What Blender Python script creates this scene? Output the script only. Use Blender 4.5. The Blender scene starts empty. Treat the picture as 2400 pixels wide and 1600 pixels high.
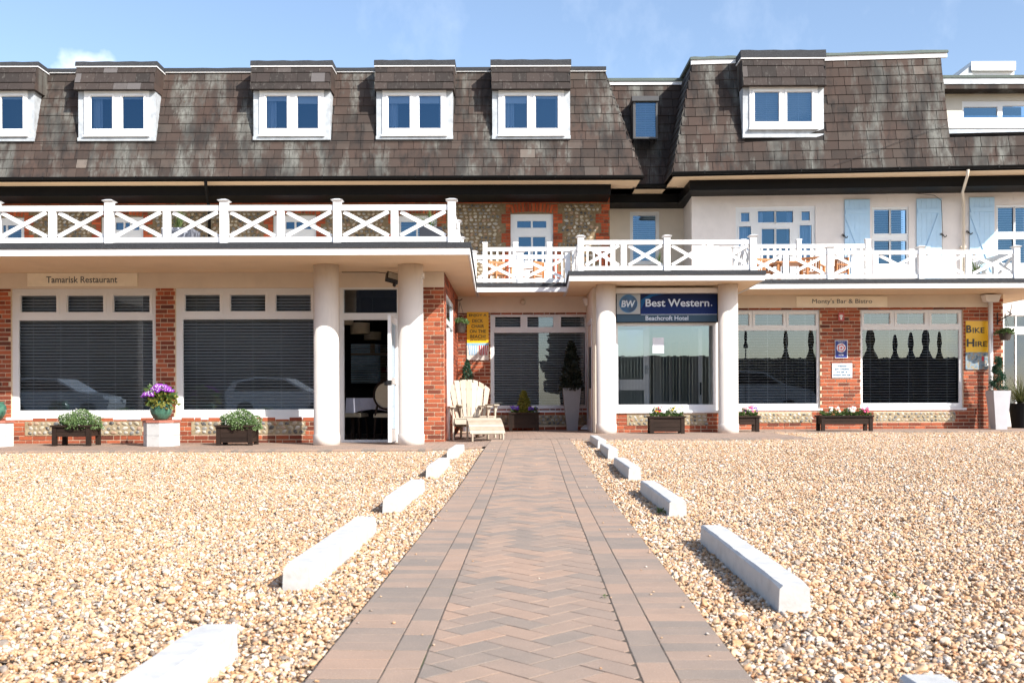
import bpy, bmesh, math, random
import numpy as np
from mathutils import Vector, Matrix, Euler
rnd = random.Random(7)
SC = bpy.context.scene
COL = SC.collection
# ------------------------------------------------------------------ camera, sky, sun
F = 2300.0; CX = 1200.0; HY = 930.0; CH = 0.79; ROLL = 0.0033
cd = bpy.data.cameras.new('camera'); cam = bpy.data.objects.new('camera', cd); COL.objects.link(cam)
cd.sensor_width = 36.0; cd.lens = 36.0 * F / 2400.0; cd.shift_y = (HY - 800.0) / 2400.0
cd.clip_start = 0.05; cd.clip_end = 3000
cam.matrix_world = Matrix.Translation((0, 0, CH)) @ Matrix.Rotation(ROLL, 4, 'Y') @ Matrix.Rotation(math.radians(90), 4, 'X')
cd.dof.use_dof = True; cd.dof.focus_distance = 15.0; cd.dof.aperture_fstop = 7.0
SC.camera = cam
SUN_A, SUN_B = 1.02, 1.0                      # metres left and down per metre of depth
sun_dir = Vector((SUN_A, -1.0, SUN_B)).normalized()   # towards the sun
sl = bpy.data.lights.new('sun', 'SUN'); sl.energy = 5.0; sl.angle = math.radians(0.5); sl.color = (1.0, 0.955, 0.88)
so = bpy.data.objects.new('sun', sl); COL.objects.link(so); so.rotation_euler = sun_dir.to_track_quat('Z', 'Y').to_euler()
so.location = (10, -10, 12)
w = bpy.data.worlds.new('World'); SC.world = w; w.use_nodes = True
nt = w.node_tree; nt.nodes.clear()
def wn(t, **k):
    n = nt.nodes.new(t)
    for a, b in k.items(): setattr(n, a, b)
    return n
sky = wn('ShaderNodeTexSky'); sky.sky_type = 'NISHITA'; sky.sun_disc = False
sky.sun_elevation = math.asin(sun_dir.z); sky.sun_rotation = math.atan2(sun_dir.x, sun_dir.y)
sky.altitude = 0; sky.air_density = 1.0; sky.dust_density = 1.5; sky.ozone_density = 2.2
tc = wn('ShaderNodeTexCoord'); mp = wn('ShaderNodeMapping'); mp.inputs['Scale'].default_value = (5.0, 5.0, 3.0); mp.inputs['Location'].default_value = (1.3, .4, .2)
no = wn('ShaderNodeTexNoise'); no.inputs['Scale'].default_value = 1.3; no.inputs['Detail'].default_value = 9; no.inputs['Roughness'].default_value = .62
rp = wn('ShaderNodeValToRGB'); rp.color_ramp.elements[0].position = .53; rp.color_ramp.elements[1].position = .9
rp.color_ramp.elements[0].color = (.035, .035, .035, 1); rp.color_ramp.elements[1].color = (.34, .34, .34, 1)
sx = wn('ShaderNodeSeparateXYZ'); n2 = wn('ShaderNodeTexNoise'); n2.inputs['Scale'].default_value = 7; n2.inputs['Detail'].default_value = 6
# low cumulus: dense only close to the horizon
mr = wn('ShaderNodeMapRange'); mr.inputs['From Min'].default_value = .37; mr.inputs['From Max'].default_value = .25; mr.inputs['To Min'].default_value = 0; mr.inputs['To Max'].default_value = .06
ad = wn('ShaderNodeMath', operation='ADD'); cu = wn('ShaderNodeValToRGB'); cu.color_ramp.elements[0].position = .70; cu.color_ramp.elements[1].position = .80
mx0 = wn('ShaderNodeMath', operation='MAXIMUM')
dt = wn('ShaderNodeVectorMath', operation='DOT_PRODUCT'); dt.inputs[1].default_value = Vector((-1030 / F, 1, 745 / F)).normalized()   # the one low cumulus bank
dm_ = wn('ShaderNodeMapRange'); dm_.inputs['From Min'].default_value = .9982; dm_.inputs['From Max'].default_value = 1.0; dm_.inputs['To Max'].default_value = .185; ad2 = wn('ShaderNodeMath', operation='ADD')
mix = wn('ShaderNodeMixRGB'); mix.inputs['Color2'].default_value = (6.6, 7.0, 7.6, 1)
bg = wn('ShaderNodeBackground'); bg.inputs['Strength'].default_value = 0.158; ou = wn('ShaderNodeOutputWorld')
L = nt.links.new
L(tc.outputs['Generated'], mp.inputs['Vector']); L(mp.outputs['Vector'], no.inputs['Vector']); L(no.outputs['Fac'], rp.inputs['Fac'])
L(tc.outputs['Generated'], sx.inputs[0]); L(tc.outputs['Generated'], n2.inputs['Vector'])
L(sx.outputs['Z'], mr.inputs['Value']); L(mr.outputs['Result'], ad.inputs[0]); L(n2.outputs['Fac'], ad.inputs[1]); L(tc.outputs['Generated'], dt.inputs[0]); L(dt.outputs['Value'], dm_.inputs['Value']); L(ad.outputs[0], ad2.inputs[0]); L(dm_.outputs['Result'], ad2.inputs[1]); L(ad2.outputs[0], cu.inputs['Fac'])
L(rp.outputs['Color'], mx0.inputs[0]); L(cu.outputs['Color'], mx0.inputs[1]); L(mx0.outputs[0], mix.inputs['Fac'])
L(sky.outputs['Color'], mix.inputs['Color1']); L(mix.outputs['Color'], bg.inputs['Color']); L(bg.outputs[0], ou.inputs['Surface'])
vs = SC.view_settings; vs.view_transform = 'Standard'; vs.look = 'None'; vs.gamma = 1.0; vs.use_curve_mapping = False; vs.exposure = 0.61
SC.render.engine = 'CYCLES'; SC.cycles.max_bounces = 8; SC.cycles.transparent_max_bounces = 16
SC.cycles.use_denoising = True; SC.cycles.caustics_reflective = False; SC.cycles.caustics_refractive = False

# ------------------------------------------------------------------ geometry helpers
def XZ(px, py, D):
    dx = px - CX; dy = HY - py
    return ((dx + dy * ROLL) * D / F, CH + (dy - dx * ROLL) * D / F)
def rpx(x0, y0, x1, y1, D):          # pixel rect -> (X0, X1, Z0, Z1)
    ym = (y0 + y1) / 2; xm = (x0 + x1) / 2
    return (XZ(x0, ym, D)[0], XZ(x1, ym, D)[0], XZ(xm, y1, D)[1], XZ(xm, y0, D)[1])
class MB:
    def __init__(s): s.v = []; s.f = []; s.m = []; s.cm = 0
    def face(s, pts):
        i = len(s.v); s.v += [tuple(p) for p in pts]; s.f.append(tuple(range(i, i + len(pts)))); s.m.append(s.cm)
    def hexa(s, p):                 # 8 points: bottom 4 (ccw seen from above), top 4
        i = len(s.v); s.v += [tuple(q) for q in p]
        for a in ((3, 2, 1, 0), (4, 5, 6, 7), (0, 1, 5, 4), (1, 2, 6, 5), (2, 3, 7, 6), (3, 0, 4, 7)):
            s.f.append(tuple(i + k for k in a)); s.m.append(s.cm)
    def box(s, x0, x1, y0, y1, z0, z1):
        s.hexa([(x0, y0, z0), (x1, y0, z0), (x1, y1, z0), (x0, y1, z0), (x0, y0, z1), (x1, y0, z1), (x1, y1, z1), (x0, y1, z1)]); return s
    def cbox(s, x0, x1, y0, y1, z0, z1, c=.01):   # box with chamfered top edges
        s.hexa([(x0, y0, z0), (x1, y0, z0), (x1, y1, z0), (x0, y1, z0), (x0, y0, z1 - c), (x1, y0, z1 - c), (x1, y1, z1 - c), (x0, y1, z1 - c)])
        s.f.pop(-5); s.m.pop()
        i = len(s.v); s.v += [(x0 + c, y0 + c, z1), (x1 - c, y0 + c, z1), (x1 - c, y1 - c, z1), (x0 + c, y1 - c, z1)]
        b = i - 4
        s.f.append((i, i + 1, i + 2, i + 3)); s.m.append(s.cm)
        for k in range(4):
            s.f.append((b + k, b + (k + 1) % 4, i + (k + 1) % 4, i + k)); s.m.append(s.cm)
        return s
    def beam(s, a, b, w, h, up=(0, 0, 1)):
        a = Vector(a); b = Vector(b); d = (b - a).normalized(); up = Vector(up)
        sd = d.cross(up)
        if sd.length < 1e-4: sd = d.cross(Vector((0, 1, 0)))
        sd.normalize(); u = sd.cross(d)
        sd *= w / 2; u *= h / 2
        s.hexa([a - sd - u, a + sd - u, b + sd - u, b - sd - u, a - sd + u, a + sd + u, b + sd + u, b - sd + u]); return s
    def prism(s, poly, z0, z1):     # ccw polygon in x,y
        n = len(poly); i = len(s.v)
        s.v += [(p[0], p[1], z0) for p in poly] + [(p[0], p[1], z1) for p in poly]
        s.f.append(tuple(i + k for k in reversed(range(n)))); s.m.append(s.cm)
        s.f.append(tuple(i + n + k for k in range(n))); s.m.append(s.cm)
        for k in range(n):
            k2 = (k + 1) % n; s.f.append((i + k, i + k2, i + n + k2, i + n + k)); s.m.append(s.cm)
        return s
    def prismY(s, poly, y0, y1):    # polygon in x,z extruded along y
        n = len(poly); i = len(s.v)
        s.v += [(p[0], y0, p[1]) for p in poly] + [(p[0], y1, p[1]) for p in poly]
        s.f.append(tuple(i + k for k in range(n))); s.m.append(s.cm)
        s.f.append(tuple(i + n + k for k in reversed(range(n)))); s.m.append(s.cm)
        for k in range(n):
            k2 = (k + 1) % n; s.f.append((i + k2, i + k, i + n + k, i + n + k2)); s.m.append(s.cm)
        return s
    def lathe(s, prof, c, n=24, ry=1.0):      # prof [(r,z)], c centre
        i = len(s.v); cx, cy, cz = c
        for r, z in prof:
            for k in range(n):
                a = 2 * math.pi * k / n; s.v.append((cx + r * math.cos(a), cy + ry * r * math.sin(a), cz + z))
        for j in range(len(prof) - 1):
            for k in range(n):
                k2 = (k + 1) % n; s.f.append((i + j * n + k, i + j * n + k2, i + (j + 1) * n + k2, i + (j + 1) * n + k)); s.m.append(s.cm)
        s.f.append(tuple(i + k for k in reversed(range(n)))); s.m.append(s.cm)
        m = len(prof) - 1; s.f.append(tuple(i + m * n + k for k in range(n))); s.m.append(s.cm)
        return s
    def tube(s, pts, r, n=8):
        pts = [Vector(p) for p in pts]; i = len(s.v); m = len(pts)
        for j, p in enumerate(pts):
            d = (pts[min(j + 1, m - 1)] - pts[max(j - 1, 0)]).normalized()
            a = d.cross(Vector((0, 0, 1)))
            if a.length < 1e-3: a = d.cross(Vector((0, 1, 0)))
            a.normalize(); b = a.cross(d); rr = r[j] if isinstance(r, (list, tuple)) else r
            for k in range(n):
                t = 2 * math.pi * k / n; s.v.append(tuple(p + a * rr * math.cos(t) + b * rr * math.sin(t)))
        for j in range(m - 1):
            for k in range(n):
                k2 = (k + 1) % n; s.f.append((i + j * n + k, i + j * n + k2, i + (j + 1) * n + k2, i + (j + 1) * n + k)); s.m.append(s.cm)
        s.f.append(tuple(i + k for k in reversed(range(n)))); s.m.append(s.cm)
        s.f.append(tuple(i + (m - 1) * n + k for k in range(n))); s.m.append(s.cm)
        return s
    def cells(s, rect, holes, y0, y1):        # slab in the XZ plane with rectangular holes
        X0, X1, Z0, Z1 = rect
        xs = sorted({X0, X1} | {min(max(h[k], X0), X1) for h in holes for k in (0, 1)})
        zs = sorted({Z0, Z1} | {min(max(h[k], Z0), Z1) for h in holes for k in (2, 3)})
        for j in range(len(zs) - 1):
            run = None
            for i in range(len(xs) - 1):
                cx = (xs[i] + xs[i + 1]) / 2; cz = (zs[j] + zs[j + 1]) / 2
                inh = any(h[0] < cx < h[1] and h[2] < cz < h[3] for h in holes)
                if not inh:
                    if run is None: run = xs[i]
                    end = xs[i + 1]
                if (inh or i == len(xs) - 2) and run is not None:
                    s.box(run, end, y0, y1, zs[j], zs[j + 1]); run = None
        return s
    def mesh(s, name, smooth=False):
        me = bpy.data.meshes.new(name); me.from_pydata(s.v, [], s.f)
        if any(s.m): me.polygons.foreach_set('material_index', s.m)
        if smooth: me.polygons.foreach_set('use_smooth', [True] * len(s.f))
        me.update(); return me
WL = {}
def wl(o): return WL.get(o.name, Vector((0, 0, 0)))
def thing(name, label, cat, loc, group=None, rot=0.0):
    o = bpy.data.objects.new(name, None); COL.objects.link(o); o.location = loc; o.rotation_euler = (0, 0, rot)
    o.empty_display_size = .2
    o['label'] = label; o['category'] = cat
    if group: o['group'] = group
    WL[o.name] = Vector(loc); return o
def tag(o, label, cat, group=None):
    o['label'] = label; o['category'] = cat
    if group: o['group'] = group
    return o
def ob(name, mb, mat, parent=None, at=(0, 0, 0), smooth=False, local=False, rot=None, scale=None, kind=None):
    me = mb.mesh(name, smooth) if isinstance(mb, MB) else mb
    if mat is not None and len(me.materials) == 0:
        for m in (mat if isinstance(mat, (list, tuple)) else [mat]): me.materials.append(m)
    o = bpy.data.objects.new(name, me); COL.objects.link(o)
    at = Vector(at)
    if parent is not None:
        o.parent = parent
        o.location = at if local else at - wl(parent)
        WL[o.name] = wl(parent) + at if local else at
    else:
        o.location = at; WL[o.name] = at
    if rot: o.rotation_euler = rot
    if scale: o.scale = scale
    if kind: o['kind'] = kind
    return o
def struct(name, mb, mat, **k): return ob(name, mb, mat, kind='structure', **k)
class Pieces:
    """alike pieces: the largest `limit` as objects sharing mesh data, the rest joined as one part of kind stuff"""
    def __init__(s, name, parent, meshes, mat, limit=300):
        s.name, s.parent, s.mat, s.limit, s.it = name, parent, mat, limit, []
        s.meshes = meshes
        for m in meshes:
            if len(m.materials) == 0: m.materials.append(mat)
    def add(s, M, key=0.0, k=0): s.it.append((key, len(s.it), M, k))
    def done(s):
        s.it.sort(key=lambda t: (-t[0], t[1])); W = wl(s.parent) if s.parent else Vector((0, 0, 0))
        T = Matrix.Translation(-W)
        for key, _, M, k in s.it[:s.limit]:
            o = bpy.data.objects.new(s.name, s.meshes[k]); COL.objects.link(o)
            if s.parent: o.parent = s.parent
            o.matrix_local = T @ M
        rest = s.it[s.limit:]
        if rest:
            V = []; Fc = []; n = 0
            cache = [(np.array([v.co[:] + (1,) for v in m.vertices]), [tuple(p.vertices) for p in m.polygons]) for m in s.meshes]
            for key, _, M, k in rest:
                vv, ff = cache[k]; A = np.array(T @ M); q = vv @ A.T
                V.append(q[:, :3]); Fc += [tuple(n + i for i in f) for f in ff]; n += len(vv)
            me = bpy.data.meshes.new(s.name); me.from_pydata(np.concatenate(V).tolist(), [], Fc)
            me.materials.append(s.mat)
            if s.meshes[0].polygons[0].use_smooth: me.polygons.foreach_set('use_smooth', [True] * len(Fc))
            o = bpy.data.objects.new(s.name, me); COL.objects.link(o); o['kind'] = 'stuff'
            if s.parent: o.parent = s.parent
def TRS(loc, rot=(0, 0, 0), sc=(1, 1, 1)):
    return Matrix.LocRotScale(Vector(loc), Euler(rot), Vector(sc))
def copy_tree(o, loc=None, rot=None, label=None, parent=None):
    c = o.copy(); COL.objects.link(c)
    if parent is not None: c.parent = parent
    if loc is not None: c.location = loc; WL[c.name] = Vector(loc)
    if rot is not None: c.rotation_euler = (0, 0, rot)
    if label: c['label'] = label
    for ch in list(o.children): copy_tree(ch, parent=c)
    return c

# ------------------------------------------------------------------ materials
MATS = {}
class NM:
    def __init__(s, name, rough=.6, metallic=0.0, spec=None):
        s.m = bpy.data.materials.new(name); s.m.use_nodes = True; s.nt = s.m.node_tree; s.b = s.nt.nodes['Principled BSDF']
        s.b.inputs['Roughness'].default_value = rough; s.b.inputs['Metallic'].default_value = metallic
        if spec is not None: s.b.inputs['Specular IOR Level'].default_value = spec
        s.pos = None
    def n(s, t, **k):
        q = s.nt.nodes.new(t)
        for a, b in k.items(): setattr(q, a, b)
        return q
    def l(s, a, b): s.nt.links.new(a, b)
    def P(s, scale=(1, 1, 1)):
        if s.pos is None: s.pos = s.n('ShaderNodeNewGeometry')
        mp = s.n('ShaderNodeMapping'); mp.inputs['Scale'].default_value = scale
        s.l(s.pos.outputs['Position'], mp.inputs['Vector']); return mp.outputs['Vector']
    def noise(s, scale, detail=4, rough=.55, stretch=(1, 1, 1)):
        q = s.n('ShaderNodeTexNoise'); q.inputs['Scale'].default_value = scale; q.inputs['Detail'].default_value = detail
        q.inputs['Roughness'].default_value = rough; s.l(s.P(stretch), q.inputs['Vector']); return q.outputs['Fac']
    def ramp(s, fac, stops, interp='LINEAR'):
        q = s.n('ShaderNodeValToRGB'); cr = q.color_ramp; cr.interpolation = interp
        while len(cr.elements) < len(stops): cr.elements.new(.5)
        for e, (p, c) in zip(cr.elements, stops): e.position = p; e.color = tuple(c) + (1,) if len(c) == 3 else c
        s.l(fac, q.inputs['Fac']); return q.outputs['Color']
    def mix(s, fac, a, b, mode='MIX'):
        q = s.n('ShaderNodeMixRGB', blend_type=mode)
        for sock, v in ((q.inputs['Fac'], fac), (q.inputs['Color1'], a), (q.inputs['Color2'], b)):
            if isinstance(v, (int, float)): sock.default_value = v
            elif isinstance(v, tuple): sock.default_value = v + (1,)
            else: s.l(v, sock)
        return q.outputs['Color']
    def math(s, op, a, b=0.0):
        q = s.n('ShaderNodeMath', operation=op)
        for sock, v in ((q.inputs[0], a), (q.inputs[1], b)):
            if isinstance(v, (int, float)): sock.default_value = v
            else: s.l(v, sock)
        return q.outputs[0]
    def rand(s):
        o = s.n('ShaderNodeObjectInfo'); g = s.n('ShaderNodeNewGeometry')
        return s.math('FRACT', s.math('ADD', o.outputs['Random'], g.outputs['Random Per Island']))
    def color(s, c):
        if isinstance(c, tuple): s.b.inputs['Base Color'].default_value = c + (1,)
        else: s.l(c, s.b.inputs['Base Color'])
    def bump(s, h, strength=.3, dist=.01):
        q = s.n('ShaderNodeBump'); q.inputs['Strength'].default_value = strength; q.inputs['Distance'].default_value = dist
        s.l(h, q.inputs['Height']); s.l(q.outputs['Normal'], s.b.inputs['Normal'])
def plain(name, c, rough=.5, var=.12, scale=6, spec=None, bump=.15, bs=60, metallic=0.0, dirt=None):
    k = NM(name, rough, metallic, spec); n = k.noise(scale, 5)
    d = tuple(x * (1 - var) for x in c); e = tuple(min(1, x * (1 + var)) for x in c)
    col = k.ramp(n, [(.3, d), (.7, e)])
    if dirt:
        m = k.ramp(k.noise(dirt[0], 6, .65, dirt[2] if len(dirt) > 2 else (1, 1, 1)), [(.5, (0, 0, 0)), (.8, (1, 1, 1))])
        col = k.mix(k.math('MULTIPLY', m, dirt[1]), col, tuple(x * .35 for x in c))
    k.color(col)
    if bump: k.bump(k.noise(bs, 4), bump, .004)
    return k.m
M_white = plain('white_paint', (.80, .80, .80), .38, .03, 3, bump=.05, dirt=(9, .12))
M_upvc = plain('white_upvc', (.78, .79, .80), .28, .02, 2, bump=0, dirt=(5, .06))
M_block = plain('white_block_paint', (.55, .545, .53), .6, .04, 9, bump=.5, bs=30, dirt=(13, .42))
M_cream = plain('cream_render', (.72, .64, .54), .75, .05, 2.2, bump=.25, bs=45, dirt=(3, .10))
M_soffit = plain('soffit_paint', (.82, .63, .43), .7, .05, 1.3, bump=.1, dirt=(1.6, .14))
M_column = plain('column_paint', (.77, .72, .665), .7, .035, 3, bump=.2, bs=30, dirt=(7, .22, (1, 1, .22)))
M_stucco = plain('pink_white_stucco', (.80, .745, .715), .8, .05, 2.5, bump=.45, bs=22, dirt=(3, .14))
M_bounce_deck = plain('terrace_bounce_paving', (.56, .50, .42), .8, .1, 5, bump=.1)  # pale tone chosen to throw light up at the upper storey
M_black = plain('black_gloss', (.004, .004, .0045), .55, .1, 4, bump=0, spec=.15)
M_iron = plain('black_iron', (.008, .008, .009), .5, .2, 20, bump=0)
M_lead = plain('lead_sheet', (.42, .45, .48), .5, .22, 6, bump=.3, bs=14, dirt=(7, .35, (1, 1, .4)))
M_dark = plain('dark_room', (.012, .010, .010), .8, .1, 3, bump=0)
M_dim = plain('dim_room', (.05, .045, .04), .8, .1, 3, bump=0)
M_pale = plain('pale_lobby_wall', (.86, .85, .78), .7, .04, 3, bump=0)
M_wood = NM('weathered_teak', .7)
_w = M_wood; _n = _w.noise(9, 6, .6, (1, 1, .18)); _w.color(_w.mix(.55, _w.ramp(_n, [(.25, (.30, .24, .175)), (.55, (.44, .37, .285)), (.8, (.54, .475, .39))]), _w.ramp(_w.rand(), [(0, (.32, .255, .185)), (.5, (.46, .39, .31)), (1, (.56, .50, .42))]))); _w.bump(_w.noise(60, 4, .6, (1, 1, .1)), .3, .002); M_wood = _w.m
M_orange = plain('orange_hardwood', (.42, .17, .055), .55, .2, 12, bump=.1)
_w = NM('dark_stained_wood', .7, 0, .2); _w.color(_w.mix(.5, _w.ramp(_w.noise(14, 6, .6, (.2, 1, 1)), [(.3, (.012, .007, .005)), (.7, (.038, .022, .016))]), _w.ramp(_w.rand(), [(0, (.014, .009, .007)), (1, (.04, .024, .017))]))); _w.bump(_w.noise(70, 4, .6, (.1, 1, 1)), .4, .002); M_dwood = _w.m
M_green_glaze = NM('green_glaze', .16); _w = M_green_glaze; _w.color(_w.ramp(_w.noise(16, 6, .7, (1, 1, .35)), [(.3, (.02, .06, .045)), (.55, (.06, .17, .12)), (.8, (.16, .27, .2))])); M_green_glaze = _w.m
M_terra = plain('red_tile', (.36, .12, .08), .6, .2, 20, bump=.1)
M_zinc = plain('grey_planter', (.23, .235, .25), .45, .08, 5, bump=.05)
M_lgrey = plain('pale_grey_planter', (.46, .46, .49), .45, .05, 5, bump=.05)
M_pot = plain('brown_basket_pot', (.04, .028, .022), .5, .2, 20, bump=.3)
M_bluepaint = plain('pale_blue_paint', (.45, .66, .86), .5, .05, 4, bump=.08)
M_soil = plain('soil', (.03, .02, .013), .9, .3, 30, bump=.5)
M_cable = plain('cable', (.02, .018, .018), .6, .1, 4, bump=0)
M_yellow = plain('yellow_sign', (.86, .50, .012), .35, .03, 4, bump=0)
M_text = plain('black_lettering', (.012, .012, .014), .4, .05, 4, bump=0)
M_tan = plain('sign_board_cream', (.92, .87, .74), .55, .04, 6, bump=.05, dirt=(8, .15))
M_slate_t = plain('slate_lettering', (.08, .10, .12), .5, .05, 4, bump=0)
M_paper = plain('paper', (.72, .75, .82), .7, .03, 9, bump=0)
M_cloth = plain('white_cloth', (.62, .64, .78), .8, .05, 8, bump=.1)
M_shade = plain('lamp_shade_fabric', (.52, .46, .34), .8, .05, 30, bump=.1)
M_curtain = NM('curtain', .85); _w = M_curtain; _w.color(_w.ramp(_w.noise(30, 3, .5, (1, .2, .02)), [(.35, (.36, .42, .52)), (.65, (.72, .76, .82))])); M_curtain = _w.m
M_slat = plain('blind_slat', (.80, .80, .78), .45, .04, 3, bump=0)
M_fleaf = None
# felt with mineral speckle
_w = NM('roofing_felt', .9); _w.color(_w.ramp(_w.noise(130, 3, .8), [(.35, (.010, .011, .013)), (.55, (.030, .032, .038)), (.72, (.16, .17, .18))])); _w.bump(_w.noise(90, 3), .5, .006); M_felt = _w.m
_w = NM('old_felt', .9); _w.color(_w.mix(_w.noise(3.2, 5), _w.ramp(_w.noise(60, 4, .8), [(.35, (.02, .022, .022)), (.7, (.17, .18, .17))]), (.12, .16, .14))); _w.bump(_w.noise(40, 4), .5, .02); M_felt2 = _w.m
# brick
def brick_mat(name, lo, mid, hi, dark):
    k = NM(name, .85); r = k.rand()
    c = k.ramp(r, [(0, dark), (.14, lo), (.4, mid), (.75, hi), (1, tuple(x * 1.3 for x in hi))])
    c = k.mix(.3, c, k.ramp(k.noise(26, 5, .65), [(.3, lo), (.7, hi)]))
    c = k.mix(k.math('MULTIPLY', k.ramp(k.noise(120, 3), [(.52, (0, 0, 0)), (.75, (1, 1, 1))]), .5), c, dark)
    k.color(c); k.bump(k.noise(55, 5, .7), .5, .006); return k.m
M_brick = brick_mat('red_brick', (.16, .034, .016), (.28, .058, .024), (.40, .100, .040), (.050, .018, .014))
M_brick_up = brick_mat('upper_red_brick', (.27, .045, .016), (.40, .070, .023), (.52, .108, .036), (.10, .024, .012))
_w = NM('mortar', .95); _w.color(_w.ramp(_w.noise(30, 5), [(.3, (.56, .42, .29)), (.7, (.74, .60, .44))])); _w.bump(_w.noise(80, 4), .4, .004); M_mortar = _w.m
_w = NM('flint_mortar', .95); _w.color(_w.ramp(_w.noise(16, 6), [(.3, (.15, .105, .055)), (.7, (.27, .20, .12))])); _w.bump(_w.noise(60, 4), .6, .006); M_fmortar = _w.m
_w = NM('pale_flint_mortar', .95); _w.color(_w.ramp(_w.noise(16, 6), [(.3, (.26, .20, .12)), (.7, (.42, .34, .22))])); _w.bump(_w.noise(60, 4), .6, .006); M_fmortar2 = _w.m
_w = NM('flint', .55); _c = _w.ramp(_w.rand(), [(0, (.025, .03, .04)), (.18, (.09, .085, .08)), (.34, (.34, .29, .21)), (.5, (.50, .44, .33)), (.58, (.28, .12, .05)), (.66, (.55, .51, .44)), (.86, (.08, .09, .105)), (1, (.62, .58, .5))])
_w.color(_w.mix(_w.ramp(_w.noise(45, 4, .6), [(.45, (0, 0, 0)), (.7, (1, 1, 1))]), _c, _w.mix(.5, _c, (.56, .51, .42)))); _w.bump(_w.noise(60, 3), .3, .004); M_flint = _w.m
# roof tiles: purple-brown slate weathered by grey vertical streaks
_w = NM('roof_tile', .85, 0, .2); _r = _w.rand()
_c = _w.ramp(_r, [(0, (.036, .030, .027)), (.3, (.056, .042, .036)), (.75, (.074, .053, .045)), (.93, (.086, .072, .062)), (.993, (.10, .085, .075)), (1, (.26, .23, .20))])
_c = _w.mix(.5, _c, _w.ramp(_w.noise(1.1, 4), [(.35, (.042, .036, .032)), (.65, (.078, .049, .039))]))
_st = _w.noise(1.7, 4, .6, (1.3, 1.3, .06)); _st2 = _w.noise(12, 6, .72, (1, 1, .07))
_sm = _w.ramp(_w.math('ADD', _w.math('MULTIPLY', _st, .78), _w.math('MULTIPLY', _st2, .22)), [(.49, (0, 0, 0)), (.62, (1, 1, 1))])
_c = _w.mix(_w.math('MULTIPLY', _sm, .8), _c, _w.ramp(_st2, [(.34, (.066, .066, .062)), (.70, (.25, .255, .23))]))
_dk = _w.ramp(_w.math('ADD', _w.math('MULTIPLY', _w.noise(2.1, 4, .6, (1.1, 1.1, .22)), .6), _w.math('MULTIPLY', _st2, .4)), [(.5, (0, 0, 0)), (.60, (1, 1, 1))])
_c = _w.mix(_w.math('MULTIPLY', _dk, .7), _c, (.022, .021, .021))
_li = _w.ramp(_w.noise(34, 4, .6), [(.765, (0, 0, 0)), (.78, (1, 1, 1))]); _c = _w.mix(_w.math('MULTIPLY', _li, .7), _c, (.42, .22, .03))
_w.color(_c); _w.bump(_w.noise(40, 5, .7), .25, .004); M_tile = _w.m
_w = NM('dormer_tile', .85, 0, .2); _c = _w.ramp(_w.rand(), [(0, (.034, .029, .027)), (.5, (.048, .038, .035)), (.9, (.060, .047, .042)), (1, (.13, .12, .12))])
_c = _w.mix(_w.ramp(_w.noise(18, 5, .7, (1, 1, .15)), [(.56, (0, 0, 0)), (.75, (.55, .55, .55))]), _c, (.19, .18, .165)); _w.color(_c); _w.bump(_w.noise(40, 5), .3, .006); M_dtile = _w.m
# concrete pavers
def paver_col(k, r):
    c = k.ramp(r, [(0, (.20, .175, .15)), (.22, (.26, .21, .17)), (.5, (.34, .24, .18)), (.75, (.41, .27, .19)), (1, (.48, .29, .19))])
    c = k.mix(.42, c, k.ramp(k.noise(5.5, 5, .6), [(.3, (.23, .185, .15)), (.7, (.39, .28, .21))]))
    c = k.mix(k.ramp(k.noise(240, 3, .7), [(.42, (0, 0, 0)), (.68, (.5, .5, .5))]), c, (.18, .14, .12))
    return k.mix(k.ramp(k.noise(190, 2, .7), [(.6, (0, 0, 0)), (.72, (.5, .5, .5))]), c, (.62, .52, .45))
_w = NM('paver', .85); _w.color(paver_col(_w, _w.rand())); _w.bump(_w.noise(180, 4, .7), .5, .003); M_paver = _w.m
_w = NM('joint_sand', .95); _w.color(_w.mix(_w.ramp(_w.noise(2.3, 5, .7), [(.55, (0, 0, 0)), (.68, (1, 1, 1))]), _w.ramp(_w.noise(60, 5), [(.3, (.035, .026, .02)), (.7, (.13, .10, .075))]), (.05, .07, .02))); M_joint = _w.m
_w = NM('forecourt_paving', .85)
_b = _w.n('ShaderNodeTexBrick'); _b.inputs['Scale'].default_value = 1; _b.inputs['Brick Width'].default_value = .2; _b.inputs['Row Height'].default_value = .1; _b.inputs['Mortar Size'].default_value = .004
_b.inputs['Color1'].default_value = (0, 0, 0, 1); _b.inputs['Color2'].default_value = (1, 1, 1, 1); _b.inputs['Mortar'].default_value = (.5, .5, .5, 1); _w.l(_w.P(), _b.inputs['Vector'])
_c = paver_col(_w, _b.outputs['Color']); _c = _w.mix(.35, _c, (.34, .23, .18)); _w.color(_w.mix(_w.math('MULTIPLY', _b.outputs['Fac'], .8), _c, (.08, .06, .05))); _w.bump(_w.math('SUBTRACT', 1.0, _b.outputs['Fac']), .5, .004); M_fore = _w.m
# gravel
_w = NM('pebble', .62); _c = _w.ramp(_w.rand(), [(0, (.09, .08, .08)), (.06, (.26, .23, .21)), (.12, (.42, .26, .14)), (.30, (.58, .38, .22)), (.46, (.48, .23, .09)), (.55, (.64, .46, .29)), (.68, (.36, .14, .05)), (.75, (.68, .55, .41)), (.91, (.76, .69, .61)), (1, (.32, .33, .35))])
_c = _w.mix(.25, _c, _w.ramp(_w.noise(55, 4, .65), [(.3, (.38, .19, .08)), (.5, (.58, .41, .25)), (.72, (.78, .69, .58))])); _w.color(_c); _w.bump(_w.noise(160, 3), .2, .002); M_peb = _w.m
_w = NM('gravel_bed', .9); _v = _w.n('ShaderNodeTexVoronoi'); _v.inputs['Scale'].default_value = 42; _w.l(_w.P(), _v.inputs['Vector'])
_sx = _w.n('ShaderNodeSeparateXYZ'); _w.l(_v.outputs['Color'], _sx.inputs[0])
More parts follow.
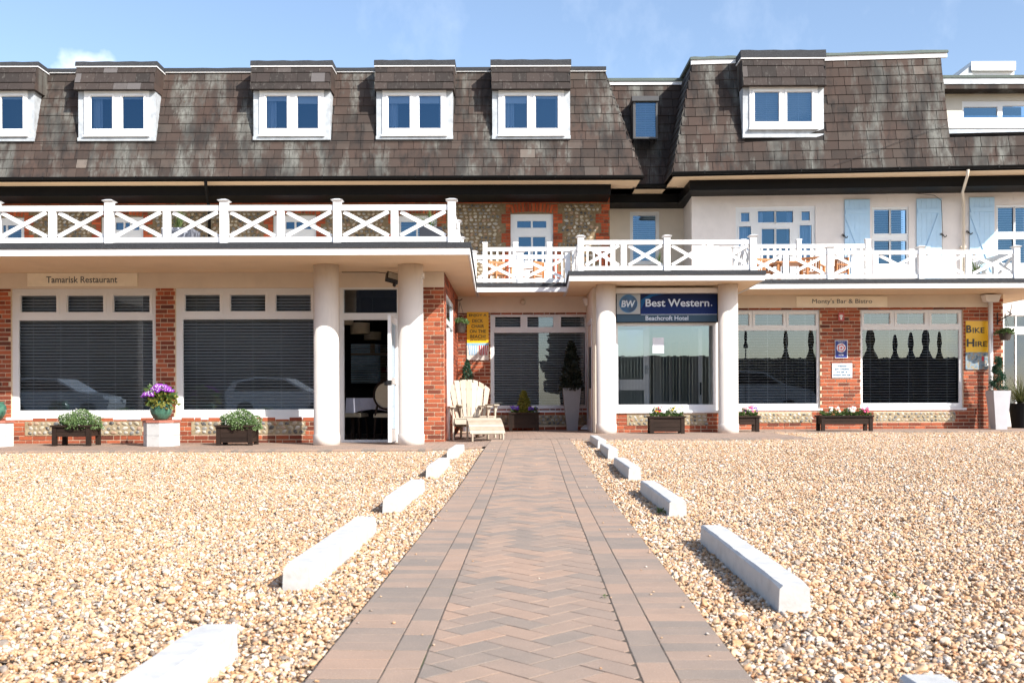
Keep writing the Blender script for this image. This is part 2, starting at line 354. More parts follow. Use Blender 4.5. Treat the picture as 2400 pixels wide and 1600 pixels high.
_w.color(_w.ramp(_sx.outputs['X'], [(0, (.12, .08, .055)), (.4, (.30, .20, .125)), (.8, (.45, .33, .22)), (1, (.6, .5, .4))])); _w.bump(_v.outputs['Distance'], 1.0, .03); M_bed = _w.m
# glass (thin sheet): part reflection, part see-through
def glass(name, fac, tint, trans, rough=0.0):
    m = bpy.data.materials.new(name); m.use_nodes = True; t = m.node_tree; t.nodes.clear()
    o = t.nodes.new('ShaderNodeOutputMaterial'); x = t.nodes.new('ShaderNodeMixShader'); g = t.nodes.new('ShaderNodeBsdfGlossy'); tr = t.nodes.new('ShaderNodeBsdfTransparent')
    g.inputs['Roughness'].default_value = rough; g.inputs['Color'].default_value = tint + (1,); tr.inputs['Color'].default_value = trans + (1,)
    fr = t.nodes.new('ShaderNodeFresnel'); fr.inputs['IOR'].default_value = 1.5
    a = t.nodes.new('ShaderNodeMath'); a.operation = 'ADD'; a.inputs[1].default_value = fac; a.use_clamp = True
    t.links.new(fr.outputs[0], a.inputs[0]); t.links.new(a.outputs[0], x.inputs['Fac']); t.links.new(tr.outputs[0], x.inputs[1]); t.links.new(g.outputs[0], x.inputs[2]); t.links.new(x.outputs[0], o.inputs['Surface'])
    return m
M_gup = glass('upper_glazing', .17, (.22, .44, .70), (.58, .68, .80))
M_por = glass('porch_glazing', .24, (.66, .86, 1.0), (.96, .98, 1.0))
M_glow = glass('shopfront_glazing', .13, (.75, .88, 1.0), (.80, .86, .92))
# foliage
def leafmat(name, a, b, c, tr=.35):
    k = NM(name, .55); col = k.mix(.4, k.ramp(k.rand(), [(0, a), (.5, b), (1, c)]), k.ramp(k.noise(18, 3), [(.3, a), (.7, c)])); k.color(col)
    t = k.n('ShaderNodeBsdfTranslucent'); k.l(col, t.inputs['Color']); x = k.n('ShaderNodeMixShader'); x.inputs['Fac'].default_value = tr
    o = [q for q in k.nt.nodes if q.type == 'OUTPUT_MATERIAL'][0]; k.l(k.b.outputs[0], x.inputs[1]); k.l(t.outputs[0], x.inputs[2]); k.l(x.outputs[0], o.inputs['Surface']); return k.m
M_leaf = leafmat('fresh_green_leaf', (.05, .11, .03), (.11, .20, .06), (.22, .32, .13))
M_alys = leafmat('alyssum_leaf', (.09, .17, .05), (.17, .28, .10), (.30, .42, .20))
M_topi = leafmat('topiary_leaf', (.015, .05, .03), (.035, .10, .06), (.07, .18, .10))
M_conif = leafmat('golden_conifer_leaf', (.10, .11, .015), (.22, .21, .03), (.34, .32, .06))
M_palm = leafmat('palm_leaf', (.03, .045, .018), (.07, .085, .03), (.16, .16, .06))
M_spike = leafmat('strappy_leaf', (.04, .08, .02), (.10, .17, .05), (.22, .28, .10))
M_geran = leafmat('bedding_leaf', (.03, .07, .015), (.07, .14, .03), (.14, .22, .06))
M_prim = leafmat('yellowing_leaf', (.08, .13, .02), (.20, .24, .04), (.40, .33, .08))
def petal(name, a, b): return leafmat(name, a, b, tuple(min(1, x * 1.2) for x in b), .2)
M_purple = petal('purple_petal', (.20, .02, .36), (.36, .045, .52)); M_wpet = petal('white_petal', (.75, .74, .70), (.85, .84, .8))
M_pink = petal('pink_petal', (.62, .03, .16), (.80, .10, .28)); M_ppink = petal('pale_pink_petal', (.70, .35, .45), (.85, .6, .66))
M_red = petal('red_petal', (.5, .01, .015), (.7, .03, .03)); M_ypet = petal('yellow_petal', (.75, .5, .02), (.85, .62, .05)); M_viol = petal('violet_petal', (.07, .02, .28), (.16, .06, .5))

# ================================================================== GROUND
def cl(x, a=0.0, b=1.0): return max(a, min(b, x))
def zp(X, D):                      # paving level
    s = cl((D - 7.5) / 7.5); s = s * s * (3 - 2 * s); t = cl((X + 1.6) / 2.2); t = t * t * (3 - 2 * t)
    return s * (.045 + (.11 - .045) * t)
def zg(X, D): return zp(X, D) - .030
def PL(D): return -.636 + .0195 * D      # path edges
def PR(D): return .616 + .0195 * D
def kerbL(X): return 13.85 + (X + 8) * .035
KR1, KR2, KX = 15.7, 18.7, 4.83
g = MB(); g.face([(-400, -60, -.06), (400, -60, -.06), (400, 900, -.06), (-400, 900, -.06)])
struct('ground', g, M_bed)
# gravel bed: rows between frustum edge and path; the same sheet carries the scattered pebbles
g = MB(); dens = []
def zn(X, D): return zg(X, D) + .006 * math.sin(X * 2.3 + D * 1.1) * math.sin(D * 1.9 - X) + .004 * math.sin(X * 5.1 - D * 3.7)
def row_spans(D):
    xl = -(.56 * D + 1.3); xr = .56 * D + 1.3; sp = []
    if D < 13.75: sp.append((xl, PL(D) - .005))
    if D < KR1 - .05: sp.append((PR(D) + .005, xr))
    elif D < KR2 - .05: sp.append((KX + .02, xr))
    return sp
D = 1.3
while D < 19.0:
    d2 = D + .25
    for (a, b), (a2, b2) in zip(row_spans(D), row_spans(d2) if len(row_spans(d2)) == len(row_spans(D)) else row_spans(D)):
        n = max(1, int((b - a) / .8))
        for i in range(n):
            x0 = a + (b - a) * i / n; x1 = a + (b - a) * (i + 1) / n; u0 = a2 + (b2 - a2) * i / n; u1 = a2 + (b2 - a2) * (i + 1) / n
            g.face([(x0, D, zn(x0, D)), (x1, D, zn(x1, D)), (u1, d2, zn(u1, d2)), (u0, d2, zn(u0, d2))])
            dens.append((4700 if D < 6 else (3700 if D < 9 else 2500)) * (.95 + .18 * math.sin(x0 * 1.7 + D * .9) * math.sin(D * 1.3 - x0 * .6)))
    D = d2
gme = g.mesh('gravel'); gme.materials.append(M_bed); gme.materials.append(M_peb)
at = gme.attributes.new('dens', 'FLOAT', 'FACE'); at.data.foreach_set('value', dens)
gravel = bpy.data.objects.new('gravel', gme); COL.objects.link(gravel); gravel['kind'] = 'stuff'
def gravel_nodes():
    ng = bpy.data.node_groups.new('pebbles', 'GeometryNodeTree')
    ng.interface.new_socket('Geometry', in_out='INPUT', socket_type='NodeSocketGeometry'); ng.interface.new_socket('Geometry', in_out='OUTPUT', socket_type='NodeSocketGeometry')
    N = ng.nodes.new; K = ng.links.new
    gi = N('NodeGroupInput'); go = N('NodeGroupOutput'); join = N('GeometryNodeJoinGeometry'); K(gi.outputs[0], join.inputs[0])
    g2i = N('GeometryNodeGeometryToInstance')
    for k in range(5):
        ico = N('GeometryNodeMeshIcoSphere'); ico.inputs['Radius'].default_value = 1.0; ico.inputs['Subdivisions'].default_value = 2
        nz = N('ShaderNodeTexNoise'); nz.inputs['Scale'].default_value = .75; nz.inputs['Detail'].default_value = 1.5; nz.noise_dimensions = '4D'; nz.inputs['W'].default_value = k * 3.7
        sb = N('ShaderNodeVectorMath'); sb.operation = 'SUBTRACT'; sb.inputs[1].default_value = (.5, .5, .5); K(nz.outputs['Color'], sb.inputs[0])
        ml = N('ShaderNodeVectorMath'); ml.operation = 'SCALE'; ml.inputs['Scale'].default_value = 2.5; K(sb.outputs[0], ml.inputs[0])
        sp = N('GeometryNodeSetPosition'); K(ico.outputs['Mesh'], sp.inputs['Geometry']); K(ml.outputs[0], sp.inputs['Offset'])
        tf = N('GeometryNodeTransform'); tf.inputs['Scale'].default_value = (1, .62 + .09 * k, .42 + .07 * ((k * 2) % 5)); K(sp.outputs[0], tf.inputs[0])
        ss = N('GeometryNodeSetShadeSmooth'); K(tf.outputs[0], ss.inputs[0]); sm = N('GeometryNodeSetMaterial'); sm.inputs['Material'].default_value = M_peb; K(ss.outputs[0], sm.inputs[0]); K(sm.outputs[0], g2i.inputs[0])
    for seed, mul, smin, smax, dz in ((3, 1.0, .0048, .0128, .004), (11, .035, .012, .021, .006)):
        dp = N('GeometryNodeDistributePointsOnFaces'); na = N('GeometryNodeInputNamedAttribute'); na.data_type = 'FLOAT'; na.inputs[0].default_value = 'dens'
        mm = N('ShaderNodeMath'); mm.operation = 'MULTIPLY'; mm.inputs[1].default_value = mul; K(na.outputs[0], mm.inputs[0]); K(mm.outputs[0], dp.inputs['Density'])
        K(gi.outputs[0], dp.inputs['Mesh']); dp.inputs['Seed'].default_value = seed
        rs = N('FunctionNodeRandomValue'); rs.data_type = 'FLOAT_VECTOR'; rs.inputs[0].default_value = (-.5, -.5, 0); rs.inputs[1].default_value = (.5, .5, 6.28)
        sc = N('FunctionNodeRandomValue'); sc.data_type = 'FLOAT'; sc.inputs[2].default_value = 0.0; sc.inputs[3].default_value = 1.0; sc.inputs['Seed'].default_value = 5
        pw = N('ShaderNodeMath'); pw.operation = 'POWER'; pw.inputs[1].default_value = 1.7; K(sc.outputs[1], pw.inputs[0])
        mr = N('ShaderNodeMapRange'); mr.inputs['To Min'].default_value = smin; mr.inputs['To Max'].default_value = smax; K(pw.outputs[0], mr.inputs['Value'])
        hz = N('FunctionNodeRandomValue'); hz.data_type = 'FLOAT_VECTOR'; hz.inputs[0].default_value = (0, 0, 0); hz.inputs[1].default_value = (0, 0, dz * 3.2); hz.inputs['Seed'].default_value = 8
        sp = N('GeometryNodeSetPosition'); K(dp.outputs['Points'], sp.inputs['Geometry']); K(hz.outputs[0], sp.inputs['Offset'])
        ip = N('GeometryNodeInstanceOnPoints'); K(sp.outputs[0], ip.inputs['Points']); K(g2i.outputs[0], ip.inputs['Instance']); ip.inputs['Pick Instance'].default_value = True
        K(rs.outputs[0], ip.inputs['Rotation']); K(mr.outputs[0], ip.inputs['Scale']); K(ip.outputs[0], join.inputs[0])
    K(join.outputs[0], go.inputs[0]); return ng
md = gravel.modifiers.new('pebbles', 'NODES'); md.node_group = gravel_nodes()

# path bed and pavers -------------------------------------------------------
PA = Vector((-.0095, 0, 0)); PT = math.atan2(-.0195, 1)      # path axis, tilts right going away
def path_z(v): return zp(PA.x + .0195 * v, v)
g = MB(); D = .6
while D < 16.0:
    d2 = D + .125; a, b, c, d = PL(D), PR(D), PR(d2), PL(d2)
    z, z2 = path_z(D) - .0016, path_z(d2) - .0016
    g.face([(a, D, z), (b, D, z), (c, d2, z2), (d, d2, z2)])
    for s, (p, q) in ((0, (a, d)), (1, (b, c))):
        g.face([(p, D, z), (q, d2, z2), (q, d2, z2 - .06), (p, D, z - .06)] if s else [(q, d2, z2), (p, D, z), (p, D, z - .06), (q, d2, z2 - .06)])
    D = d2
path = struct('path', g, M_joint)
def clip_poly(poly, u0, u1):
    def cut(pl, side, lim):
        out = []
        for i in range(len(pl)):
            a, b = pl[i], pl[(i + 1) % len(pl)]; ia = (a[0] - lim) * side <= 0; ib = (b[0] - lim) * side <= 0
            if ia: out.append(a)
            if ia != ib:
                t = (lim - a[0]) / (b[0] - a[0]); out.append((lim, a[1] + t * (b[1] - a[1])))
        return out
    return cut(cut(poly, 1, u1), -1, u0)
def paver_mesh(poly, gap=.0019, ch=.0018):
    cx = sum(p[0] for p in poly) / len(poly); cy = sum(p[1] for p in poly) / len(poly)
    def inset(d):
        n = len(poly); out = []
        for i in range(n):
            p0, p1, p2 = poly[i - 1], poly[i], poly[(i + 1) % n]
            def nn(a, b):
                dx, dy = b[0] - a[0], b[1] - a[1]; l = math.hypot(dx, dy) or 1; return (-dy / l, dx / l)
            n1, n2 = nn(p0, p1), nn(p1, p2); k = 1 + n1[0] * n2[0] + n1[1] * n2[1]
            if k < .3: k = .3
            out.append((p1[0] + (n1[0] + n2[0]) * d / k, p1[1] + (n1[1] + n2[1]) * d / k))
        return out
    a = inset(gap); b = inset(gap + ch); m = MB(); n = len(poly); i0 = 0
    m.v = [(p[0] - cx, p[1] - cy, -.03) for p in a] + [(p[0] - cx, p[1] - cy, -.0008) for p in a] + [(p[0] - cx, p[1] - cy, 0) for p in b]
    for k in range(n):
        k2 = (k + 1) % n; m.f += [(k, k2, n + k2, n + k), (n + k, n + k2, 2 * n + k2, 2 * n + k)]; m.m += [0, 0]
    m.f.append(tuple(2 * n + k for k in range(n))); m.m.append(0)
    return m.mesh('paver'), cx, cy
def area(p): return .5 * sum(p[i][0] * p[(i + 1) % len(p)][1] - p[(i + 1) % len(p)][0] * p[i][1] for i in range(len(p)))
pcache = {}
pv = Pieces('paver', path, [], M_paver, 300)
def put_paver(poly):
    poly = [(a * 1.02, b) for a, b in poly]
    cx = sum(p[0] for p in poly) / len(poly); cy = sum(p[1] for p in poly) / len(poly)
    if cy < .7 or cy > 15.98: return
    key = tuple((round(p[0] - cx, 3), round(p[1] - cy, 3)) for p in poly)
    if key not in pcache:
        me, _, _ = paver_mesh(poly); me.materials.append(M_paver); pv.meshes.append(me); pcache[key] = len(pv.meshes) - 1
    ct, st = math.cos(PT), math.sin(PT); X = PA.x + cx * ct - cy * st; Y = cx * st + cy * ct
    M = TRS((X, Y, path_z(Y) + rnd.uniform(-.0004, .0006)), (math.atan((path_z(Y + .05) - path_z(Y - .05)) / .1) + rnd.gauss(0, .002), rnd.gauss(0, .002), PT + rnd.gauss(0, .005)))
    pv.add(M, key=(-abs(Y - 2.6) if Y > 2.5 else -99), k=pcache[key])
v = .6
while v < 16.05:                                   # headers (outer band), 10 per metre
    for s in (-1, 1):
        u0, u1 = (-.613, -.4120) if s < 0 else (.4120, .613)
        put_paver([(u0, v), (u1, v), (u1, v + .1025), (u0, v + .1025)])
    v += .1025
v = .6
while v < 16.05:                                   # stretchers
    for s in (-1, 1):
        u0, u1 = (-.411, -.3105) if s < 0 else (.3105, .411)
        o = .07 if s > 0 else 0
        put_paver([(u0, v + o), (u1, v + o), (u1, v + o + .205), (u0, v + o + .205)])
    v += .205
B = .1025; c45 = math.cos(math.pi / 4)
for i in range(-190, 190):                         # 45 degree herringbone clipped to the middle strip
    for j in range(-190, 190):
        t = (i - j) % 4; rr = []
        if t == 0: rr.append((i, j, i + 2, j + 1))
        if t == 3: rr.append((i, j, i + 1, j + 2))
        for (x0, y0, x1, y1) in rr:
            q = [(x0 * B, y0 * B), (x1 * B, y0 * B), (x1 * B, y1 * B), (x0 * B, y1 * B)]
            q = [((b - a) * c45, (a + b) * c45) for a, b in reversed(q)]
            if max(p[0] for p in q) < -.31 or min(p[0] for p in q) > .31 or max(p[1] for p in q) < .6 or min(p[1] for p in q) > 16: continue
            q = clip_poly(q, -.3085, .3085)
            if len(q) >= 3 and area(q) > .0006: put_paver(q)
pv.done()

# forecourt paving ----------------------------------------------------------
g = MB(); st = .3
def fore_cell(x0, x1, y0, y1): g.face([(x0, y0, zp(x0, y0)), (x1, y0, zp(x1, y0)), (x1, y1, zp(x1, y1)), (x0, y1, zp(x0, y1))])
xs = [-14 + i * .5 for i in range(27)]
for a, b in zip(xs, xs[1:] + [None]):
    if b is None: break
    y0 = kerbL(a); ys = [y0 + (21.2 - y0) * k / 18 for k in range(19)]; y0b = kerbL(b); ysb = [y0b + (21.2 - y0b) * k / 18 for k in range(19)]
    for k in range(18): g.face([(a, ys[k], zp(a, ys[k])), (b, ysb[k], zp(b, ysb[k])), (b, ysb[k + 1], zp(b, ysb[k + 1])), (a, ys[k + 1], zp(a, ys[k + 1]))])
def strip(xa0, xb0, xa1, xb1, y0, y1, n=8, m=3):
    for k in range(n):
        t0, t1 = k / n, (k + 1) / n; Y0 = y0 + (y1 - y0) * t0; Y1 = y0 + (y1 - y0) * t1
        A0, B0 = xa0 + (xa1 - xa0) * t0, xb0 + (xb1 - xb0) * t0; A1, B1 = xa0 + (xa1 - xa0) * t1, xb0 + (xb1 - xb0) * t1
        for q in range(m):
            s0, s1 = q / m, (q + 1) / m
            p = [(A0 + (B0 - A0) * s0, Y0), (A0 + (B0 - A0) * s1, Y0), (A1 + (B1 - A1) * s1, Y1), (A1 + (B1 - A1) * s0, Y1)]
            g.face([(x, y, zp(x, y)) for x, y in p])
strip(-1.0, PL(14.1), -1.0, PL(15.98), 14.1, 15.98)
strip(PR(15.7), KX, PR(15.98), KX, 15.7, 15.98, 2, 4)
strip(-1.0, KX, -1.0, KX, 15.98, 21.2, 14, 8)
strip(KX, 16, KX, 16, 18.7, 21.2, 6, 6)
fore = struct('forecourt_paving', g, M_fore)
kb = MB(); kb.cbox(-.049, .049, 0, .2, -.07, .006, .005); kbm = kb.mesh('kerb_brick')
kerb = Pieces('kerb_brick', fore, [kbm], M_paver, 300)
x = -8.6
while x < PL(14.1) - .03:
    kerb.add(TRS((x, kerbL(x) - .1, zp(x, 14.1) + rnd.uniform(-.002, .002)))); x += .1015
x = PR(15.6) + .05
while x < KX: kerb.add(TRS((x, KR1 - .1, zp(x, 15.7) + rnd.uniform(-.002, .002)))); x += .1015
x = KX + .05
while x < 11: kerb.add(TRS((x, KR2 - .1, zp(x, 18.7) + rnd.uniform(-.002, .002)), sc=(2.0, 1, 1))); x += .204
kerb.done()

# stones kicked on to the paving
g = MB(); rr0 = random.Random(5)
for k in range(150):
    D = 1.8 + 13 * rr0.random() ** 1.4; sd_ = rr0.choice((-1, 1)); e = (PL(D) if sd_ < 0 else PR(D)) - sd_ * abs(rr0.gauss(0, .09)) if rr0.random() < .8 else PA.x + .0195 * D + rr0.uniform(-.55, .55)
    r_ = rr0.uniform(.004, .010); i = len(g.v); z = path_z(D) + r_ * .4; ph = rr0.uniform(0, 6)
    g.v += [(e + r_ * math.cos(ph + t) * rr0.uniform(.7, 1.2), D + r_ * math.sin(ph + t) * rr0.uniform(.6, 1), z) for t in (0, 1.05, 2.1, 3.14, 4.2, 5.25)] + [(e, D, z + r_ * .5), (e, D, z - r_ * .5)]
    for q in range(6): g.f += [(i + q, i + (q + 1) % 6, i + 6), (i + (q + 1) % 6, i + q, i + 7)]; g.m += [0, 0]
ob('loose_stones', g, M_peb, smooth=True, kind='stuff')

# white painted blocks --------------------------------------------------------
bm_ = MB(); BLX, BLH = .062, .145
bm_.cbox(-BLX, BLX, -.5, .5, 0, BLH, .008); bme = bm_.mesh('concrete_block')
def block(x, d0, d1, label, rot):
    L_ = d1 - d0; y = (d0 + d1) / 2; m = MB(); n = 16; K_ = 8; jr = lambda a: rnd.uniform(-a, a)
    for k in range(n + 1):
        yy = -L_ / 2 + L_ * k / n; e = .006 if k in (0, n) else 0; c1 = .008 + abs(jr(.006)); c2 = .008 + abs(jr(.006)); t1 = jr(.0012); t2 = jr(.0012)
        m.v += [(-BLX + t1, yy, 0), (BLX + t2, yy, 0), (BLX + t2 - e, yy, BLH - c2 - e), (BLX - c2 - e, yy, BLH - e + jr(.001)), (-BLX + c1 + e, yy, BLH - e + jr(.001)), (-BLX + t1 + e, yy, BLH - c1 - e)]
    for k in range(n):
        for j in range(6): a, b = k * 6 + j, k * 6 + (j + 1) % 6; m.f.append((a, b, b + 6, a + 6)); m.m.append(0)
    m.f += [(5, 4, 3, 2, 1, 0), tuple(n * 6 + j for j in range(6))]; m.m += [0, 0]
    o = ob('concrete_block', m, M_block, at=(x, y, zg(x, y) - .028), rot=(0, 0, rot)); tag(o, label, 'kerb block', 'white kerb blocks lining the path'); return o
for (d0, d1, lab) in ((1.35, 3.08, 'white painted kerb block cut off by the lower left frame edge'), (4.12, 5.85, 'white painted kerb block second from the camera left of the path'),
                      (6.9, 8.5, 'white painted kerb block in the middle of the left row beside the path'), (9.7, 11.2, 'white painted kerb block second from the restaurant end left of the path'), (12.15, 13.6, 'short white kerb block nearest the restaurant pavement left of the path')):
    xc = -.985 + .0195 * (d0 + d1) / 2; block(xc, d0, d1, lab, PT + rnd.uniform(-.006, .006))
for (d0, d1, lab) in ((.85, 2.5, 'white painted kerb block barely showing at the lower right frame edge'), (3.68, 5.42, 'long white kerb block with rounded front corner right of the path'),
                      (6.63, 8.3, 'white painted kerb block third from the camera right of the path'), (9.35, 10.95, 'white painted kerb block in the middle of the right row beside the path'),
                      (11.75, 13.1, 'white painted kerb block second from the reception end right of the path'), (13.55, 15.3, 'small looking white kerb block nearest the reception kerb right of the path')):
    xc = .995 + .018 * (d0 + d1) / 2; block(xc, d0, d1, lab, PT * .9 + rnd.uniform(-.006, .006))

# ================================================================== shared building pieces
bb = MB(); bb.box(-.107, .107, -.010, .03, -.0300, .0300); brick_me = bb.mesh('brick'); brick_me2 = bb.mesh('brick')
def brick_rows(P, rect, y, holes=(), along='x', z0=0.0, pitch=.225, course=.075, phase=0, flip=False):
    """bricks proud of the mortar face at depth y; for along='y' rect X range is a Y range and y is the X of the face looking +X"""
    X0, X1, Z0, Z1 = rect
    r0 = int(math.floor((Z0 - z0) / course)); r1 = int(math.ceil((Z1 - z0) / course))
    for r in range(r0, r1):
        zc = z0 + (r + .5) * course; za, zb = max(zc - .0325, Z0), min(zc + .0325, Z1)
        if zb - za < .02: continue
        off = (r % 2) * pitch / 2 + phase + (pitch / 4 if r % 5 == 3 else 0)
        i0 = int(math.floor((X0 - off) / pitch)) - 1; i1 = int(math.ceil((X1 - off) / pitch)) + 1
        for i in range(i0, i1):
            parts = [(off + i * pitch, off + (i + 1) * pitch)]
            if (i * 7 + r * 3) % 9 == 0: parts = [(off + i * pitch, off + (i + .5) * pitch), (off + (i + .5) * pitch, off + (i + 1) * pitch)]
            for a, b in parts:
                a = max(a + .0068, X0 + .002); b = min(b - .0068, X1 - .002)
                segs = [(a, b)]
                for h in holes:
                    if h[2] < zc < h[3]:
                        ns = []
                        for (p, q) in segs:
                            if q <= h[0] or p >= h[1]: ns.append((p, q)); continue
                            if p < h[0]: ns.append((p, h[0] - .003))
                            if q > h[1]: ns.append((h[1] + .003, q))
                        segs = ns
                for (p, q) in segs:
                    if q - p < .03: continue
                    c = (p + q) / 2; s = (q - p) / .214; szz = (zb - za) / .065; jit = rnd.uniform(-.002, .002)
                    if along == 'x': M = TRS((c, y + jit, (za + zb) / 2), (0, 0, 0), (s, 1, szz)); dist = y
                    else: M = TRS((y + jit, c, (za + zb) / 2), (0, 0, math.pi / 2), (s, 1, szz)); dist = 40
                    P.add(M, key=(q - p) / dist)
def dome(seed):
    r = random.Random(seed); m = MB(); n = 8; ang = [2 * math.pi * (k + r.uniform(-.25, .25)) / n for k in range(n)]
    rad = [r.uniform(.72, 1.08) for _ in range(n)]
    for sc, y in ((1, .0), (.86, -.28), (.45, -.5)):
        for k in range(n): m.v.append((rad[k] * sc * math.cos(ang[k]), y + r.uniform(-.05, .05), rad[k] * sc * .72 * math.sin(ang[k])))
    m.v.append((0, -.52, 0))
    for j in range(2):
        for k in range(n):
            k2 = (k + 1) % n; m.f.append((j * n + k, j * n + k2, (j + 1) * n + k2, (j + 1) * n + k)); m.m.append(0)
    for k in range(n): m.f.append((2 * n + k, 2 * n + (k + 1) % n, 3 * n)); m.m.append(0)
    return m.mesh('flint', True)
domes = [dome(i) for i in range(6)]
domes_b = [dome(i + 20) for i in range(6)]
def flints(P, rect, y, size=.05, holes=(), rows=None, prefer=0.0):
    X0, X1, Z0, Z1 = rect; dz = size * 1.42; nz = max(1, int(round((Z1 - Z0) / dz))); dz = (Z1 - Z0) / nz
    for j in range(nz):
        x = X0 + rnd.uniform(.2, .6) * size
        while x < X1 - size * .55:
            w_ = size * rnd.uniform(.72, 1.25); zc = Z0 + (j + .5) * dz + rnd.uniform(-.12, .12) * dz
            if not any(h[0] - w_ < x + w_ < h[1] + w_ and h[2] - .03 < zc < h[3] + .03 for h in holes):
                P.add(TRS((x + w_ * .9, y + .008, zc), (0, rnd.uniform(-.7, .7), 0), (w_, size * rnd.uniform(.5, .8), size * rnd.uniform(.8, 1.0))), key=w_ / y + prefer + rnd.random() * 1e-4, k=rnd.randrange(6))
            x += w_ * 1.95
def window(parent, outer, panes, y, glassmat, sash=(), depth=.07, sill=None, label=None, name='window', rim=.022, frame_mat=None, pane_y=.03):
    """outer/panes in metres (X0,X1,Z0,Z1); frame front face at y. sash = extra opening rims"""
    fm = MB(); fm.cells(outer, panes, y, y + depth)
    for p in list(sash):
        fm.cells((p[0] - rim, p[1] + rim, p[2] - rim, p[3] + rim), [p], y - .014, y - .0005)
    for p in panes:                                 # glazing bead
        fm.cells((p[0] + .0005, p[1] - .0005, p[2] + .0005, p[3] - .0005), [(p[0] + .012, p[1] - .012, p[2] + .012, p[3] - .012)], y + .012, y + depth - .02)
    wf = ob(name, fm, frame_mat or M_upvc, parent)
    if label: wf['label'] = label
    for p in panes:
        q = MB(); yy = y + pane_y; q.face([(p[0] + .005, yy, p[2] + .005), (p[1] - .005, yy, p[2] + .005), (p[1] - .005, yy, p[3] - .005), (p[0] + .005, yy, p[3] - .005)])
        ob('pane', q, glassmat, wf)
    if sill:
        s = MB(); s.box(sill[0], sill[1], y - sill[4], y + .02, sill[2], sill[3]); ob('sill', s, M_white, wf)
    return wf
def blind(wf, X0, X1, Z0, Z1, y, pitch=.0525, tilt=-.55, depth=.048, cords=5, name='blind_slat'):
    m = MB(); hw = (X1 - X0) / 2; a = math.cos(tilt) * depth / 2; b = math.sin(tilt) * depth / 2
    m.hexa([(-hw, -a, -b), (hw, -a, -b), (hw, a, b), (-hw, a, b), (-hw, -a, -b + .003), (hw, -a, -b + .003), (hw, a, b + .003), (-hw, a, b + .003)])
    me = m.mesh(name); me.materials.append(M_slat); z = Z0 + pitch * .5
    while z < Z1:
        ob(name, me, None, wf, at=((X0 + X1) / 2, y + rnd.uniform(-.001, .001), z), rot=(0, rnd.uniform(-.0006, .0006), 0)); z += pitch
    for k in range(cords):
        x = X0 + (X1 - X0) * (k + .5) / cords; c = MB(); c.box(x - .002, x + .002, y - .032, y - .028, Z0, Z1); ob('blind_cord', c, M_slat, wf)
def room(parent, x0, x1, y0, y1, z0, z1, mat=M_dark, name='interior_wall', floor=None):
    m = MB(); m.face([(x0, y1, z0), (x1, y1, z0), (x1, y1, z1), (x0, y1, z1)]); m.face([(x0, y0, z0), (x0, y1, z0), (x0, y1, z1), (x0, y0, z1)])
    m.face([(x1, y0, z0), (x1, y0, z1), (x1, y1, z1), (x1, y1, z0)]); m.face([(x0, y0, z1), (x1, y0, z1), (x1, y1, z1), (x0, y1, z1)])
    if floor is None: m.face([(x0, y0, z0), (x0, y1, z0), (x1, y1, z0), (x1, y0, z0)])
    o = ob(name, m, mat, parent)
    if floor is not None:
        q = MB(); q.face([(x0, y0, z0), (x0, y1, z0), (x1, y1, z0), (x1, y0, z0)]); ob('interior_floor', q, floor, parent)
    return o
ZS = 2.872; ZT = 3.05           # soffit and terrace levels
def canopy(parent, poly, name='canopy'):
    def off(poly, d):
        n = len(poly); out = []
        for i in range(n):
            p0, p1, p2 = poly[i - 1], poly[i], poly[(i + 1) % n]
            def nn(a, b):
                dx, dy = b[0] - a[0], b[1] - a[1]; l = math.hypot(dx, dy); return (dy / l, -dx / l)
            n1, n2 = nn(p0, p1), nn(p1, p2); k = 1 + n1[0] * n2[0] + n1[1] * n2[1]
            out.append((p1[0] + (n1[0] + n2[0]) * d / k, p1[1] + (n1[1] + n2[1]) * d / k))
        return out
    a = MB(); a.prism(off(poly, -.03), ZS + .004, ZS + .04); ob('soffit', a, M_soffit, parent)
    a = MB(); a.prism(poly, ZS + .0405, ZS + .1); b = poly
    n = len(poly)
    for i in range(n):          # fascia boards as a ring
        p, q = poly[i], poly[(i + 1) % n]; pi, qi = off(poly, -.025)[i], off(poly, -.025)[(i + 1) % n]
        j = len(a.v); a.hexa([(p[0], p[1], ZS), (q[0], q[1], ZS), (qi[0], qi[1], ZS), (pi[0], pi[1], ZS), (p[0], p[1], ZS + .0405), (q[0], q[1], ZS + .0405), (qi[0], qi[1], ZS + .0405), (pi[0], pi[1], ZS + .0405)])
    ob('fascia', a, M_white, parent)
    a = MB(); a.prism(off(poly, .018), ZS + .1005, ZT); ob('felt_roof', a, M_felt, parent)
    a = MB(); a.prism(off(poly, -.3), ZT - .01, ZT + .012); ob('terrace_bounce_floor', a, M_bounce_deck, parent)  # unseen pale deck, added to bounce light on to upper walls and soffits

# ================================================================== RESTAURANT EXTENSION (left ground floor)
DW = 16.35
rest = thing('restaurant_extension', 'single storey brick restaurant front with two white columns and open glass door', 'building', (-6, DW, 0))
xe = XZ(1041, 850, DW)[0]
W1 = rpx(26, 673, 365.5, 977, DW); W2 = rpx(411, 672, 762, 976, DW); DO = rpx(797, 671, 939, 1036, DW)
DO = (DO[0], DO[1], .03, DO[3])
beamz = rpx(0, 637, 10, 673.5, DW)[2] + .0; beamz = 2.617
